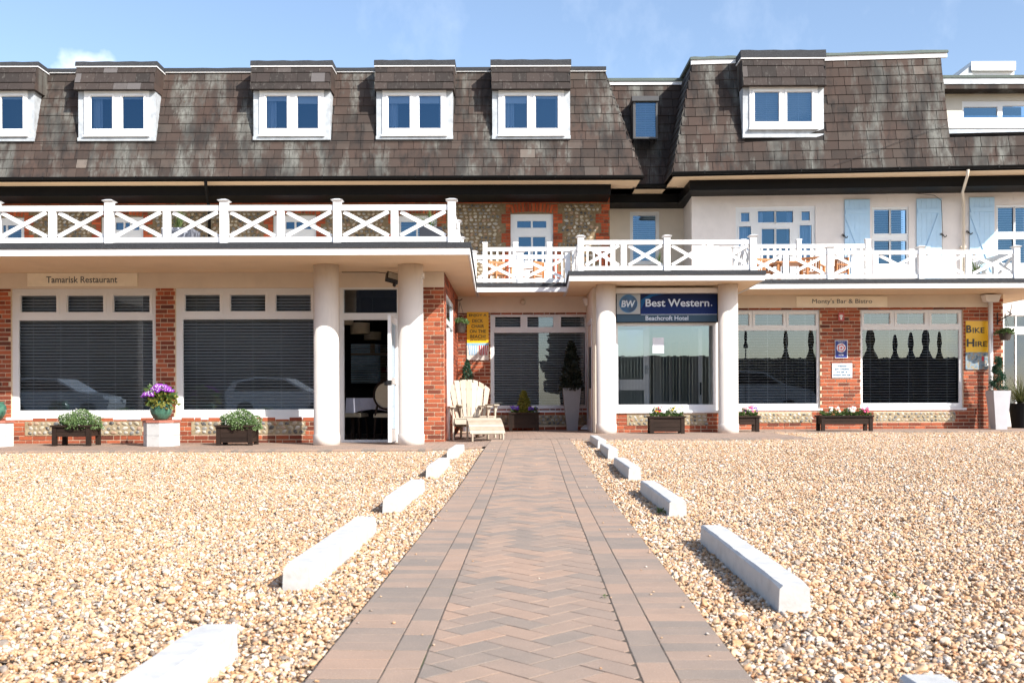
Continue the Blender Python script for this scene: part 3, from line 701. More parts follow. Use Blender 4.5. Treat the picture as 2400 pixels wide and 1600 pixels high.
# mortar-faced wall with openings
g = MB(); g.cells((-9.5, xe, -.05, beamz), [W1, W2, DO], DW, DW + .24); ob('wall', g, M_mortar, rest)
pl = MB(); c0 = XZ(770, 850, DW)[0]; c1 = XZ(985, 850, DW)[0]
pl.cells((W2[1] + .004, XZ(987, 850, DW)[0], 0, beamz - .001), [DO], DW - .02, DW - .003); ob('plaster_reveal', pl, M_column, rest)
g = MB(); g.box(-9.5, xe + .004, DW - .035, DW + .2, beamz, ZS + .002); ob('beam', g, M_cream, rest)
# flint panels beneath the windows
FP = [rpx(59, 987, 334, 1020, DW), rpx(449, 987, 716, 1017, DW)]
BR = Pieces('brick', rest, [brick_me], M_brick, 300)
brick_rows(BR, (-9.5, W2[1], .02, beamz), DW, holes=[W1, W2] + [(p[0], p[1], p[2], p[3]) for p in FP], z0=.02)
brick_rows(BR, (XZ(988, 850, DW)[0], xe, .02, beamz + .25), DW - .022, z0=.02, phase=.06)
g = MB(); g.box(XZ(988, 850, DW)[0], xe, DW - .022, DW - .0005, -.05, ZS); ob('pier', g, M_mortar, rest)
FL = Pieces('flint', rest, domes, M_flint, 300)
g = MB()
for p in FP: g = MB(); g.box(p[0], p[1], DW - .012, DW - .001, p[2], p[3]); ob('flint_panel', g, M_fmortar2, rest); flints(FL, (p[0] + .02, p[1] - .02, p[2] + .005, p[3] - .005), DW - .012, .056)
FL.done()
# side return wall (faces +X)
SY0, SY1 = DW, 20.4
SWIN = (16.75, 18.7, .75, 2.55)
g = MB()
for (a, b, c, d) in ((SY0 + .24, SWIN[0], -.05, ZS), (SWIN[1], SY1, -.05, ZS), (SWIN[0], SWIN[1], -.05, SWIN[2]), (SWIN[0], SWIN[1], SWIN[3], ZS)): g.box(xe - .24, xe, a, b, c, d)
ob('side_wall', g, M_mortar, rest)
bs = MB(); bs.box(-.107, .107, -.012, .03, -.0325, .0325); 
for v_ in range(len(bs.v)): bs.v[v_] = (bs.v[v_][0], -bs.v[v_][1], bs.v[v_][2])
bs.f = [tuple(reversed(f)) for f in bs.f]
BS = Pieces('brick', rest, [bs.mesh('brick')], M_brick, 0)
def side_rows(P, y0, y1, z0, z1, X):
    r = 0; z = z0
    while z + .07 <= z1 + .01:
        y = y0 - (r % 2) * .1125
        while y < y1:
            a, b = max(y + .005, y0 + .003), min(y + .22, y1 - .003)
            hole = SWIN[2] - .03 < z + .0375 < SWIN[3] + .03 and X == xe
            segs = [(a, b)] if not hole else [s for s in ((a, min(b, SWIN[0])), (max(a, SWIN[1]), b)) if s[1] - s[0] > .03]
            for p, q in segs:
                if q - p > .03:
                    M = TRS((X, (p + q) / 2, z + .0375), (0, 0, -math.pi / 2), ((q - p) / .214, 1, 1))
                    P.add(TRS((X + .0, (p + q) / 2, z + .0375), (0, 0, math.pi / 2), ((q - p) / .214, -1, 1)) if False else M)
            y += .225
        z += .075; r += 1
bs2 = MB(); bs2.box(-.107, .107, -.03, .012, -.0325, .0325); BS.meshes[0] = bs2.mesh('brick'); BS.meshes[0].materials.append(M_brick)
# rotated so that local +Y points to world +X
side_rows(BS, DW, SY1, .02, ZS, xe); BS.done(); BR.done()
sw = MB(); sw.box(xe - .06, xe + .01, SWIN[0], SWIN[0] + .06, SWIN[2], SWIN[3]); sw.box(xe - .06, xe + .01, SWIN[1] - .06, SWIN[1], SWIN[2], SWIN[3])
sw.box(xe - .06, xe + .01, SWIN[0] + .06, SWIN[1] - .06, SWIN[3] - .06, SWIN[3]); sw.box(xe - .06, xe + .01, SWIN[0] + .06, SWIN[1] - .06, SWIN[2], SWIN[2] + .06); sw.box(xe - .06, xe + .01, SWIN[0] + .06, SWIN[1] - .06, 2.05, 2.14)
swo = ob('window', sw, M_upvc, rest)
for a, b in ((SWIN[2] + .06, 2.05), (2.14, SWIN[3] - .06)):
    q = MB(); q.face([(xe - .02, SWIN[0] + .06, a), (xe - .02, SWIN[1] - .06, a), (xe - .02, SWIN[1] - .06, b), (xe - .02, SWIN[0] + .06, b)]); ob('pane', q, M_glow, swo)
# windows
def shop_window(parent, outer, D, tops, ty, gx, gy, sill_px, zy=.0, cordn=5, pitch=.0525, tilt=-.68):
    panes = [rpx(a, ty[0], b, ty[1], D) for a, b in tops]; main = rpx(gx[0], gy[0], gx[1], gy[1], D)
    s = rpx(sill_px[0], sill_px[2], sill_px[1], sill_px[3], D)
    wf = window(parent, outer, panes + [main], D - .0 + zy, M_glow, sash=panes, rim=.045, sill=(s[0], s[1], outer[2] - .045, outer[2] - .001, .055))
    blind(wf, outer[0] + .06, outer[1] - .06, main[2] + .0, outer[3] - .09, D + zy + .16, pitch=pitch, cords=cordn, tilt=tilt)
    return wf
shop_window(rest, W1, DW, [(44, 130), (153.6, 240), (262, 349)], (690.6, 732), (39.6, 356.7), (748.5, 963), (15, 372, 977, 982), zy=.045)
shop_window(rest, W2, DW, [(430, 514), (537, 621), (644, 728)], (689, 730), (425, 752), (746, 961), (404, 768, 976, 981), zy=.045)
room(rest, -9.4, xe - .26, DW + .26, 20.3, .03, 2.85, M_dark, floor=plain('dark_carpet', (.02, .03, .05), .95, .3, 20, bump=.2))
# doorway: transom light, jambs, open leaf
tr = rpx(804.5, 677, 932, 735, DW); dop = rpx(805, 748, 931, 1031, DW); dop = (dop[0], dop[1], .075, dop[3])
df = window(rest, (DO[0], DO[1], .03, DO[3]), [tr, dop], DW - .03, M_glow, name='door_frame', depth=.09, pane_y=.05)
for ch in list(df.children):     # no pane in the open doorway
    if ch.name.startswith('pane') and ch.bound_box[0][2] < .2: bpy.data.objects.remove(ch)
hx = dop[1] + .012; lz0, lz1 = .085, dop[3] - .01
lf = MB(); LY0, LY1 = DW - .93, DW - .05
for (a, b, c, d) in ((LY0, LY0 + .09, lz0, lz1), (LY1 - .09, LY1, lz0, lz1), (LY0 + .09, LY1 - .09, lz0, lz0 + .2), (LY0 + .09, LY1 - .09, lz1 - .1, lz1), (LY0 + .09, LY1 - .09, 1.0, 1.1)):
    lf.box(hx - .05, hx, a, b, c, d)
leaf = ob('door', lf, M_upvc, rest)
for a, b in ((lz0 + .2, 1.0), (1.1, lz1 - .1)):
    q = MB(); q.face([(hx - .025, LY0 + .09, a), (hx - .025, LY1 - .09, a), (hx - .025, LY1 - .09, b), (hx - .025, LY0 + .09, b)]); ob('pane', q, M_glow, leaf)
q = MB(); q.box(hx - .11, hx - .051, LY0 + .02, LY0 + .07, .98, 1.03); q.box(hx - .11, hx - .09, LY0 - .0, LY0 + .12, 1.0, 1.03); q.box(hx - .07, hx + .004, LY0 - .012, LY0 + .09, .985, 1.06); ob('door_handle', q, M_iron, leaf)
# columns
def column(parent, x, y, r, zb, name='column'):
    m = MB(); m.lathe([(r + .012, 0), (r + .012, .17), (r + .002, .18), (r, .182), (r, ZS - zb)], (x, y, zb), 40); return ob(name, m, M_column, parent, smooth=True)
DC = 15.5
for pxc in (765, 963):
    x = XZ(pxc, 850, DC)[0]; column(rest, x, DC, .198, zp(x, DC) - .01)
canopy(rest, [(-14, 14.34), (-.608, 14.34), (-.705, 19.47), (-.712, 22.95), (-14, 22.95)])
# restaurant sign
def text_mesh(s, size, font_bold=0.0, space=1.0, shear=0.0, align='CENTER', depth=.002, line=1.0):
    cu = bpy.data.curves.new('t', 'FONT'); cu.body = s; cu.size = size; cu.align_x = align; cu.align_y = 'CENTER'; cu.extrude = depth; cu.offset = font_bold; cu.space_character = space; cu.shear = shear; cu.space_line = line; cu.resolution_u = 3
    o = bpy.data.objects.new('t', cu); COL.objects.link(o); dg = bpy.context.evaluated_depsgraph_get(); me = bpy.data.meshes.new_from_object(o.evaluated_get(dg)); bpy.data.objects.remove(o); bpy.data.curves.remove(cu)
    me.name = 'lettering'; me.materials.clear(); return me
def lettering(s, parent, mat, rect, y, bold=0.0, shear=0.0, space=1.0, name='lettering', line=1.0, fit=True):
    me = text_mesh(s, 1.0, bold, space, shear, line=line); co = np.array([v.co[:] for v in me.vertices]); a, b = co.min(0), co.max(0)
    sx = (rect[1] - rect[0]) / (b[0] - a[0]); sz = (rect[3] - rect[2]) / (b[1] - a[1])
    cx, cy = (a + b)[:2] / 2
    for v in me.vertices:
        x, yy, z = v.co; v.co = ((x - cx) * sx + (rect[0] + rect[1]) / 2, y - z - .0005, (yy - cy) * sz + (rect[2] + rect[3]) / 2)
    me.update(); return ob(name, me, mat, parent)
def serif_bits(parent, *a): pass
def board(name, label, cat, px, D, mat, thick=.02, y=None):
    r = rpx(*px, D); t = thing(name, label, cat, ((r[0] + r[1]) / 2, D, r[2])); m = MB(); m.box(r[0], r[1], D - thick, D - .001, r[2], r[3]); ob('board', m, mat, t); return t, r
t, r = board('restaurant_sign', 'cream board reading Tamarisk Restaurant above the leftmost window', 'sign', (65.4, 640, 322.7, 671), DW - .036, M_tan)
lettering('Tamarisk Restaurant', t, M_slate_t, rpx(110, 648, 276, 663, DW - .036), DW - .058, bold=.004)

# ================================================================== LOBBY RECESS (between restaurant and porch)
DR = 20.4; DP = 18.75; DB = 20.3
xr0 = xe; xr1 = XZ(1397, 850, DP)[0]
lob = thing('lobby_link', 'recessed brick lobby wall with wide blinded window between restaurant and reception porch', 'building', (.3, DR, 0))
W3 = rpx(1150, 733, 1379, 961, DR); bz = 2.537
g = MB(); g.cells((xr0 - .2, xr1 + .3, -.05, bz), [W3], DR, DR + .24); ob('wall', g, M_mortar, lob)
g = MB(); g.box(xr0 + .002, xr1 + .3, DR - .03, DR + .2, bz, ZS + .002); ob('beam', g, M_cream, lob)
fp3 = rpx(1164, 972, 1376, 995, DR)
P_ = Pieces('brick', lob, [brick_me], M_brick, 300); brick_rows(P_, (xr0, xr1, .1, bz), DR, holes=[W3, fp3], z0=.1); P_.done()
g = MB(); g.box(fp3[0], fp3[1], DR - .012, DR - .001, fp3[2], fp3[3]); ob('flint_panel', g, M_fmortar2, lob)
P_ = Pieces('flint', lob, domes, M_flint, 300); flints(P_, (fp3[0] + .02, fp3[1] - .02, fp3[2], fp3[3]), DR - .012, .05); P_.done()
shop_window(lob, W3, DR, [(1159, 1221), (1235, 1298), (1314, 1372)], (741, 767), (1157, 1373), (778, 951), (1148, 1382, 958, 964), zy=.04)
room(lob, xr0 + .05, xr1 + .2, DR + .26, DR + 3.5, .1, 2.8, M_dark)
canopy(lob, [(-.69, 19.47), (1.085, 19.47), (1.085, 22.95), (-.69, 22.95)])

# ================================================================== RECEPTION PORCH
por = thing('reception_porch', 'glazed reception porch between two white columns under a flat roof', 'building', (2.8, DP, 0))
px0 = xr1; px1 = XZ(1703, 850, DP)[0]
GL = rpx(1447, 762, 1672, 949, DP); OUT = rpx(1443, 756, 1681, 961, DP)
g = MB(); g.cells((px0 + .02, px1, .0, ZS), [(OUT[0], OUT[1], OUT[2], 2.79)], DP, DP + .2); ob('wall', g, M_cream, por)
g = MB(); zb1 = OUT[2] - .03; g.box(OUT[0] - .03, OUT[1] + .04, DP - .03, DP - .001, -.02, zb1); ob('brick_base', g, M_mortar, por)
fp = rpx(1469, 972, 1656, 996, DP)
P_ = Pieces('brick', por, [brick_me], M_brick, 300); brick_rows(P_, (OUT[0] - .03, OUT[1] + .04, .09, zb1), DP - .03, holes=[fp], z0=.09); P_.done()
g = MB(); g.box(fp[0], fp[1], DP - .042, DP - .031, fp[2], fp[3]); ob('flint_panel', g, M_fmortar2, por)
P_ = Pieces('flint', por, domes, M_flint, 300); flints(P_, (fp[0] + .02, fp[1] - .02, fp[2], fp[3]), DP - .042, .046); P_.done()
window(por, OUT, [GL], DP - .02, M_por, sill=(OUT[0] - .03, OUT[1] + .03, OUT[2] - .05, OUT[2] - .001, .06), depth=.08)
g = MB(); g.box(OUT[0], OUT[1], DP + .01, DP + .1, OUT[3] + .001, 2.79); ob('header_panel', g, M_cream, por)
# side walls
g = MB(); g.box(px0 - .06, px0 + .02, DP, DR - .04, -.02, ZS); ob('side_wall', g, M_cream, por)
g = MB()
for a, b, c, d in ((DP + .2, DP + .3, .1, 2.3), (DR - .4, DR - .3, .1, 2.3), (DP + .3, DR - .4, 2.2, 2.3), (DP + .3, DR - .4, .1, .35)): g.box(px0 - .075, px0 - .061, a, b, c, d)
dd = ob('door', g, M_upvc, por); g = MB(); g.box(px0 - .11, px0 - .076, DP + .25, DP + .29, .95, 1.75); ob('door_handle', g, M_iron, dd)
g = MB()
for a, b, c, d in ((DP, DP + .18, -.02, ZS), (DB - .25, DB - .02, -.02, ZS), (DP + .18, DB - .25, -.02, .55), (DP + .18, DB - .25, 2.35, ZS)): g.box(px1, px1 + .08, a, b, c, d)
ob('side_wall', g, M_cream, por)
g = MB()
for a, b, c, d in ((DP + .1805, DP + .24, .5505, 2.3495), (DB - .31, DB - .2505, .5505, 2.3495), (DP + .2405, DB - .3105, .5505, .61), (DP + .2405, DB - .3105, 2.29, 2.3495)): g.box(px1 + .02, px1 + .07, a, b, c, d)
sw_ = ob('side_window', g, M_upvc, por); g = MB(); g.face([(px1 + .045, DP + .24, .61), (px1 + .045, DB - .31, .61), (px1 + .045, DB - .31, 2.29), (px1 + .045, DP + .24, 2.29)]); ob('pane', g, M_glow, sw_)
# interior: back wall, open inner door, inner doors with glass
room(por, px0 + .03, px1 - .005, DB - .01, 22.4, .1, 2.8, M_pale)
g = MB(); g.box(px0 + .03, px1, DP + .22, DB - .011, .09, .1); ob('interior_floor', g, plain('lobby_floor', (.45, .42, .36), .6, .1, 5, bump=0), por)
def inner_door(x0, x1, y, z1, pns, label=None):
    m = MB(); m.cells((x0, x1, .1, z1), pns, y, y + .05); o = ob('door', m, M_white, por)
    if label: o['label'] = label
    for p in pns:
        q = MB(); q.face([(p[0], y + .02, p[2]), (p[1], y + .02, p[2]), (p[1], y + .02, p[3]), (p[0], y + .02, p[3])]); ob('pane', q, M_glow, o)
    return o
D1 = 19.3; a = rpx(1446, 768, 1522, 1000, D1); gl1 = rpx(1448, 771, 1508, 889, D1); gl2 = rpx(1448, 914, 1510, 955, D1)
o = inner_door(a[0] - .1, a[1], D1, a[3] + .1, [gl1, gl2], 'white half glazed inner door standing left'); q = MB(); r_ = rpx(1512, 856, 1518, 876, D1); q.box(r_[0], r_[1], D1 - .03, D1 - .001, r_[2], r_[3]); q.tube([(r_[0], D1 - .05, r_[2] + .1), (r_[1] + .02, D1 - .05, r_[2] + .1)], .01); ob('door_handle', q, M_lead, o)
D2 = 21.8; a = rpx(1530, 776, 1640, 1000, D2)
pp = [rpx(x0, 801, x1, 940, D2) for x0, x1 in ((1552, 1567), (1575, 1590), (1597, 1612))]
inner_door(a[0], a[1], D2, a[3], pp, 'white inner door with three tall panes')
D3 = 19.6; r_ = rpx(1637, 770, 1646, 1000, D3); m = MB(); m.box(r_[0], r_[1], D3, D3 + .9, .1, r_[3]); o = ob('door', m, M_white, por); q = MB(); rr = rpx(1640, 896, 1643, 925, D3); q.box(rr[0], rr[1], D3 - .05, D3 - .001, rr[2], rr[3]); ob('door_handle', q, M_iron, o)
for pxc in (1420.5, 1706.5):
    x = XZ(pxc, 850, 18.33)[0]; column(por, x, 18.33, .183, .10)
canopy(por, [(1.036, 17.65), (4.555, 17.65), (4.6, 19.04), (4.6, 22.6), (1.09, 22.6), (1.09, 19.47)])
# notice on the glass
def card(name, label, cat, px, D, mat, thick=.004, cols=None):
    r = rpx(*px, D); m = MB(); m.box(r[0], r[1], D - thick, D, r[2], r[3]); o = ob(name, m, mat); return tag(o, label, cat), r
o, r = card('paper_notice', 'white paper notice taped on the reception porch glass', 'notice', (1529.5, 791, 1556, 827.5), DP + .008, M_paper, .003)
for k in range(7):
    z = r[3] - .05 - k * .036; 
# reception sign ------------------------------------------------------------
DS = 18.62
sg = thing('reception_sign', 'blue and slate illuminated fascia sign reading Best Western Beachcroft Hotel over the porch', 'sign', (2.85, DS, 2.2))
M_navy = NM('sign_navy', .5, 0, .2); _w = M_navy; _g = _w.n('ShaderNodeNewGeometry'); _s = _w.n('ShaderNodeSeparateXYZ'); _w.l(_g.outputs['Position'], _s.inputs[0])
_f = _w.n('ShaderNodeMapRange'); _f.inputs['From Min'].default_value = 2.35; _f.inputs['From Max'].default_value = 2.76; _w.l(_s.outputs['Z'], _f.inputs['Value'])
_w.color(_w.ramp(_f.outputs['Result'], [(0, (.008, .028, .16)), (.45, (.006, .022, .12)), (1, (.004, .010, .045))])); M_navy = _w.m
M_arc = plain('sign_arc_blue', (.006, .09, .27), .5, .2, 3, bump=0, spec=.2); M_slateb = plain('sign_slate', (.05, .10, .16), .5, .03, 3, bump=0, spec=.2); M_pgrey = plain('sign_grey', (.40, .42, .44), .3, .02, 3, bump=0)
M_disc = NM('sign_disc', .2); _w = M_disc; _w.color(_w.ramp(_w.noise(3.2, 1), [(.35, (.004, .03, .11)), (.65, (.012, .16, .42))])); M_disc = _w.m
M_letter = plain('sign_letters', (.66, .76, .90), .35, .02, 3, bump=0)
r = rpx(1441.5, 687, 1683, 755.5, DS); m = MB(); m.box(r[0], r[1], DS, DS + .1, r[2], r[3]); ob('case', m, M_black, sg)
def plate(px, mat, name='panel', dy=.004):
    q = rpx(*px, DS); m = MB(); m.box(q[0], q[1], DS - dy, DS - .0005, q[2], q[3]); ob(name, m, mat, sg)
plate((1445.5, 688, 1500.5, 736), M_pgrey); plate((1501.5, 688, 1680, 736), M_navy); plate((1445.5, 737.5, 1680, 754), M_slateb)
plate((1501.5, 736.2, 1680, 737.2), M_letter, 'divider')
c = XZ(1472.5, 711.5, DS); R_ = 21.8 * DS / F; m = MB(); m.prismY([(c[0] + R_ * math.cos(t), c[1] + R_ * math.sin(t)) for t in [2 * math.pi * k / 40 for k in range(40)]], DS - .012, DS - .005); ob('emblem_disc', m, M_disc, sg)
ring = MB(); n = 40
for k in range(n):
    t0, t1 = 2 * math.pi * k / n, 2 * math.pi * (k + 1) / n
    ring.hexa([(c[0] + q * math.cos(t), yy, c[1] + q * math.sin(t)) for yy in (DS - .014, DS - .0125) for (q, t) in ((R_ * .95, t0), (R_, t0), (R_, t1), (R_ * .95, t1))])
ob('emblem_ring', ring, plain('emblem_ring', (.18, .36, .55), .3, .02, 3, bump=0), sg)
lettering('BW', sg, M_letter, rpx(1456, 704, 1489, 720, DS), DS - .0145, bold=.025, shear=.12, space=.92)
pts = []
for k in range(9):
    t = k / 8; pts.append((1501.5 + 34 * t, 703.5 - 15.3 * math.sin(t * math.pi / 2)))
ap = [XZ(x, y, DS) for x, y in pts]; m = MB(); m.prismY(list(reversed(ap)) + [XZ(1501.6, 688.2, DS)][:0] + [XZ(1501.6, 708, DS)] [:0] + [XZ(1501.6, 726, DS), XZ(1512, 706, DS), XZ(1530, 694, DS), XZ(1560, 688.3, DS)], DS - .0062, DS - .0042); ob('swoosh', m, M_arc, sg)
lettering('Best Western', sg, M_letter, rpx(1513, 700.5, 1662, 718.5, DS), DS - .006, bold=.018)
lettering('.', sg, M_letter, rpx(1666, 714, 1669, 717, DS), DS - .006)
lettering('Beachcroft Hotel', sg, M_letter, rpx(1513, 740, 1613, 750.5, DS), DS - .006, bold=.012)
lb = thing('sign_light_housing', 'long white lamp housing mounted over the blue reception sign', 'light', (2.85, DS - .15, 2.8))
r = rpx(1440, 674.5, 1688, 687, DS - .1); m = MB(); m.cbox(r[0], r[1], DS - .16, DS - .02, r[2], r[3], .02); ob('housing', m, M_white, lb)
for f in (.15, .85):
    m = MB(); x = r[0] + (r[1] - r[0]) * f; m.box(x - .02, x + .02, DS - .02, DS + .12, r[3] - .015, r[3] + .012); ob('bracket', m, M_lead, lb)

# ================================================================== BAR EXTENSION (right ground floor)
bar = thing('bar_extension', 'single storey brick bar front with two blinded windows right of the porch', 'building', (7.5, DB, 0))
xb1 = XZ(2351, 850, DB)[0]; bzb = 2.61
W4 = rpx(1686, 724, 1922, 957, DB); W5 = rpx(2017, 722, 2257.5, 955.5, DB)
g = MB(); g.cells((px1 + .085, xb1, -.0, bzb), [W4, W5], DB, DB + .24); ob('wall', g, M_mortar, bar)
xbe = XZ(2314, 850, DB)[0]
g = MB(); g.box(px1 + .085, xbe, DB - .03, DB + .2, bzb, ZS + .002); ob('beam', g, M_cream, bar)
g = MB(); g.box(xbe + .002, xb1, DB, DB + .24, bzb + .001, ZS + .002); g.box(xb1 - .24, xb1, DB + .24, 23.3, 0, ZS); ob('side_wall', g, M_mortar, bar)
fps = [rpx(1745, 968, 1903, 990, DB), rpx(2047, 966, 2238, 987, DB)]
P_ = Pieces('brick', bar, [brick_me], M_brick, 300)
brick_rows(P_, (px1 + .085, xb1, .09, bzb), DB, holes=[W4, W5] + fps, z0=.09); brick_rows(P_, (xbe, xb1, bzb, ZS), DB, z0=.09); P_.done()
g = MB(); P_ = Pieces('flint', bar, domes, M_flint, 300)
for p in fps: g = MB(); g.box(p[0], p[1], DB - .012, DB - .001, p[2], p[3]); ob('flint_panel', g, M_fmortar2, bar); flints(P_, (p[0] + .02, p[1] - .02, p[2], p[3]), DB - .012, .046)
P_.done()
shop_window(bar, W4, DB, [(1697, 1757), (1770, 1837), (1849, 1913.5)], (735, 762.5), (1695, 1917), (773, 947), (1684, 1928, 956, 961), zy=.04, pitch=.056, tilt=-.25)
shop_window(bar, W5, DB, [(2025.5, 2088), (2103.5, 2169), (2184.5, 2248)], (733, 759.5), (2022, 2251), (771.5, 945.5), (2014, 2265, 954, 959), zy=.04, pitch=.056, tilt=-.25)
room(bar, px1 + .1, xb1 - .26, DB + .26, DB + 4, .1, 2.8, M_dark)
canopy(bar, [(4.603, 19.05), (11.2, 19.0), (11.2, 22.3), (4.603, 22.3)])
t, r = board('bar_sign', "cream board reading Monty's Bar & Bistro above the bar windows", 'sign', (1866, 694.5, 2079, 720), DB - .031, M_tan)
lettering("Monty's Bar & Bistro", t, M_slate_t, rpx(1903, 700.5, 2043, 714, DB - .03), DB - .053)

# wall signs ----------------------------------------------------------------
M_skyblue = plain('print_blue', (.25, .5, .72), .5, .1, 20, bump=0); M_printred = plain('print_red', (.6, .03, .05), .5, .1, 20, bump=0); M_printw = plain('print_white', (.72, .74, .76), .5, .03, 20, bump=0)
M_sand = NM('print_sand', .5); _w = M_sand; _w.color(_w.ramp(_w.noise(45, 4), [(.35, (.5, .42, .34)), (.65, (.82, .78, .74))])); M_sand = _w.m
M_photo = NM('print_photo', .5); _w = M_photo; _w.color(_w.ramp(_w.noise(16, 4), [(.3, (.06, .08, .09)), (.48, (.22, .32, .40)), (.6, (.30, .22, .10)), (.75, (.55, .58, .6))])); M_photo = _w.m
t, r = board('deck_chair_sign', 'yellow wall sign reading Enjoy a deck chair on the beach beside the lobby window', 'sign', (1094.5, 731, 1145.3, 844), DR - .02, M_yellow, .012)
ds = DR - .032
def on(t, px, mat, name, y, d=.002):
    q = rpx(*px, DR if y > 20.35 else y); m = MB(); m.box(q[0], q[1], y - d, y - .0004, q[2], q[3]); return ob(name, m, mat, t)
for s_, a, b, y0, y1 in (('ENJOY A', 1099.5, 1140.5, 735.5, 743), ('DECK', 1107, 1132, 748, 755.5), ('CHAIR', 1105, 1134.5, 760.5, 768), ('ON THE', 1101, 1139, 772.5, 780), ('BEACH!', 1102, 1138, 784.5, 792), ('(SEE RECEPTION)', 1101.5, 1139, 795.5, 799)):
    lettering(s_, t, M_text, rpx(a, y0, b, y1, ds), ds - .003, bold=.008)
on(t, (1094.5, 804, 1145.3, 844), M_sand, 'picture', ds); on(t, (1094.5, 804, 1145.3, 809), M_skyblue, 'picture_sky', ds - .002)
for cx0, cm in ((1097.5, M_skyblue), (1122.5, M_printred)):
    for k in range(9):
        x0 = cx0 + k * 2.35; f = (k - 4) / 4.0; a = rpx(x0, 809, x0 + 2.35, 832, ds); sh = -f * .02
        m = MB(); m.prismY([(a[0] + sh, a[2]), (a[1] + sh, a[2]), (a[1], a[3]), (a[0], a[3])], ds - .006, ds - .0045); ob('deck_chair_stripe', m, cm if k % 2 == 0 else M_printw, t)
DBs = DB - .015
t, r = board('bike_hire_sign', 'yellow wall sign reading Bike Hire with cyclists picture beside the white drainpipe', 'sign', (2263, 752, 2316, 866), DBs, M_yellow, .012)
ds = DBs - .012
for s_, a, b, y0, y1, bo in (('B', 2264.5, 2277, 762, 780, .03), ('IKE', 2279.5, 2307, 767.5, 780, .012), ('H', 2265.5, 2283.5, 794, 812.5, .03), ('IRE', 2286, 2313.5, 799.5, 812, .012)):
    lettering(s_, t, M_text, rpx(a, y0, b, y1, ds), ds - .003, bold=bo)
q = rpx(2263, 825, 2316, 866, ds); m = MB(); m.box(q[0], q[1], ds - .002, ds - .0004, q[2], q[3]); ob('picture', m, M_photo, t)
for cx_, cm in ((2303, M_printred),):
    m = MB(); a = XZ(cx_, 838, ds); m.prismY([(a[0] - .01, a[1] - .07), (a[0] + .02, a[1] - .07), (a[0] + .03, a[1]), (a[0] + .01, a[1] + .04), (a[0] - .025, a[1])], ds - .005, ds - .003); ob('rider', m, cm, t)
    m = MB()
    for sx_ in (-.04, .05): m.lathe([(.001, 0), (.045, 0), (.045, .002)], (0, 0, 0), 14)
t, r = board('hotel_award_plaque', 'dark blue plaque with red and white rose and three stars on the brick pier', 'sign', (1956.5, 797, 1986.5, 839), DBs, M_printw, .012)
ds = DBs - .012; q = rpx(1957.8, 798.3, 1985.2, 837.7, ds); m = MB(); m.box(q[0], q[1], ds - .002, ds - .0004, q[2], q[3]); ob('blue_panel', m, plain('plaque_blue', (.008, .02, .19), .3, .02, 3, bump=0), t)
c = XZ(1971.5, 815, ds)
def disc(parent, c, R, y, mat, n=24, name='disc', lob=0):
    m = MB(); m.prismY([(c[0] + R * (1 + (lob * math.cos(5 * t_) if lob else 0)) * math.cos(t_), c[1] + R * (1 + (lob * math.cos(5 * t_) if lob else 0)) * math.sin(t_)) for t_ in [2 * math.pi * k / n for k in range(n)]], y - .001, y); return ob(name, m, mat, parent)
disc(t, c, .095, ds - .0025, M_printw, name='rose_white'); disc(t, c, .075, ds - .004, M_printred, 30, 'rose_petals', .13); disc(t, c, .055, ds - .0055, M_printw, 30, 'rose_inner', .1); disc(t, c, .022, ds - .007, M_printred, name='rose_heart')
lettering('HOTEL', t, M_printw, rpx(1965.5, 830, 1977.5, 833.5, ds), ds - .003, bold=.02); lettering('***', t, M_printw, rpx(1967, 823.5, 1976.5, 826.5, ds), ds - .003)
lettering('VisitEngland', t, M_printw, rpx(1963.5, 800.5, 1979, 802.8, ds), ds - .003)
t, r = board('parking_notice', 'small white notice about vehicles left at owners own risk on the brick pier', 'sign', (1950, 851, 1997, 885), DBs, M_printw, .012)
for i_, s_ in enumerate(('Vehicles', 'and contents', 'are left at', 'owners own risk')):
    hw = (11, 17, 13, 21)[i_]; lettering(s_, t, plain('notice_blue%d' % i_, (.09, .22, .34), .5, .02, 3, bump=0), rpx(1973.5 - hw, 854.8 + i_ * 7, 1973.5 + hw, 859.6 + i_ * 7, DBs - .012), DBs - .015, bold=.01)
t, r = board('small_red_plate', 'small faded red and white plate high on the brick pier', 'sign', (1964.5, 732.5, 1978.5, 752), DBs, plain('faded_red', (.50, .10, .09), .5, .1, 8, bump=0), .012)
disc(t, XZ(1971.5, 741, DBs - .012), .035, DBs - .0125, M_printw); q = rpx(1969.5, 744, 1973.5, 749, DBs - .012); m = MB(); m.box(q[0], q[1], DBs - .015, DBs - .0125, q[2], q[3]); ob('mark', m, M_printw, t)

# ================================================================== UPPER STOREYS
# --- flint and brick building on the left
DU = 23.0
fb = thing('flint_building', 'flint and red brick upper storey with tiled mansard roof and dormer windows', 'building', (-4, DU, ZT))
xu1 = XZ(1429, 520, DU)[0]
UD = rpx(1197, 501, 1296.5, 670, DU); UD = (UD[0], UD[1], ZT, UD[3])
uw = [UD]
WA = rpx(-60, 510, 57, 600, DU); WBk = rpx(237, 508, 336, 670, DU); WCk = rpx(640, 504.5, 741, 670, DU); WDk = rpx(932, 505, 1024, 600, DU)
WBk = (WBk[0], WBk[1], ZT, WBk[3]); WCk = (WCk[0], WCk[1], ZT, WCk[3])
uw = [UD, WA, WBk, WCk, WDk]
g = MB(); g.cells((-12.9, xu1, ZT - .1, 5.45), uw, DU, DU + .3); ob('wall', g, M_fmortar, fb)
jamb = .22
UB = Pieces('brick', fb, [brick_me2], M_brick_up, 300)
zb = XZ(1200, 477, DU)[1]
brick_rows(UB, (-12.3, xu1, zb, 5.45), DU, z0=zb)
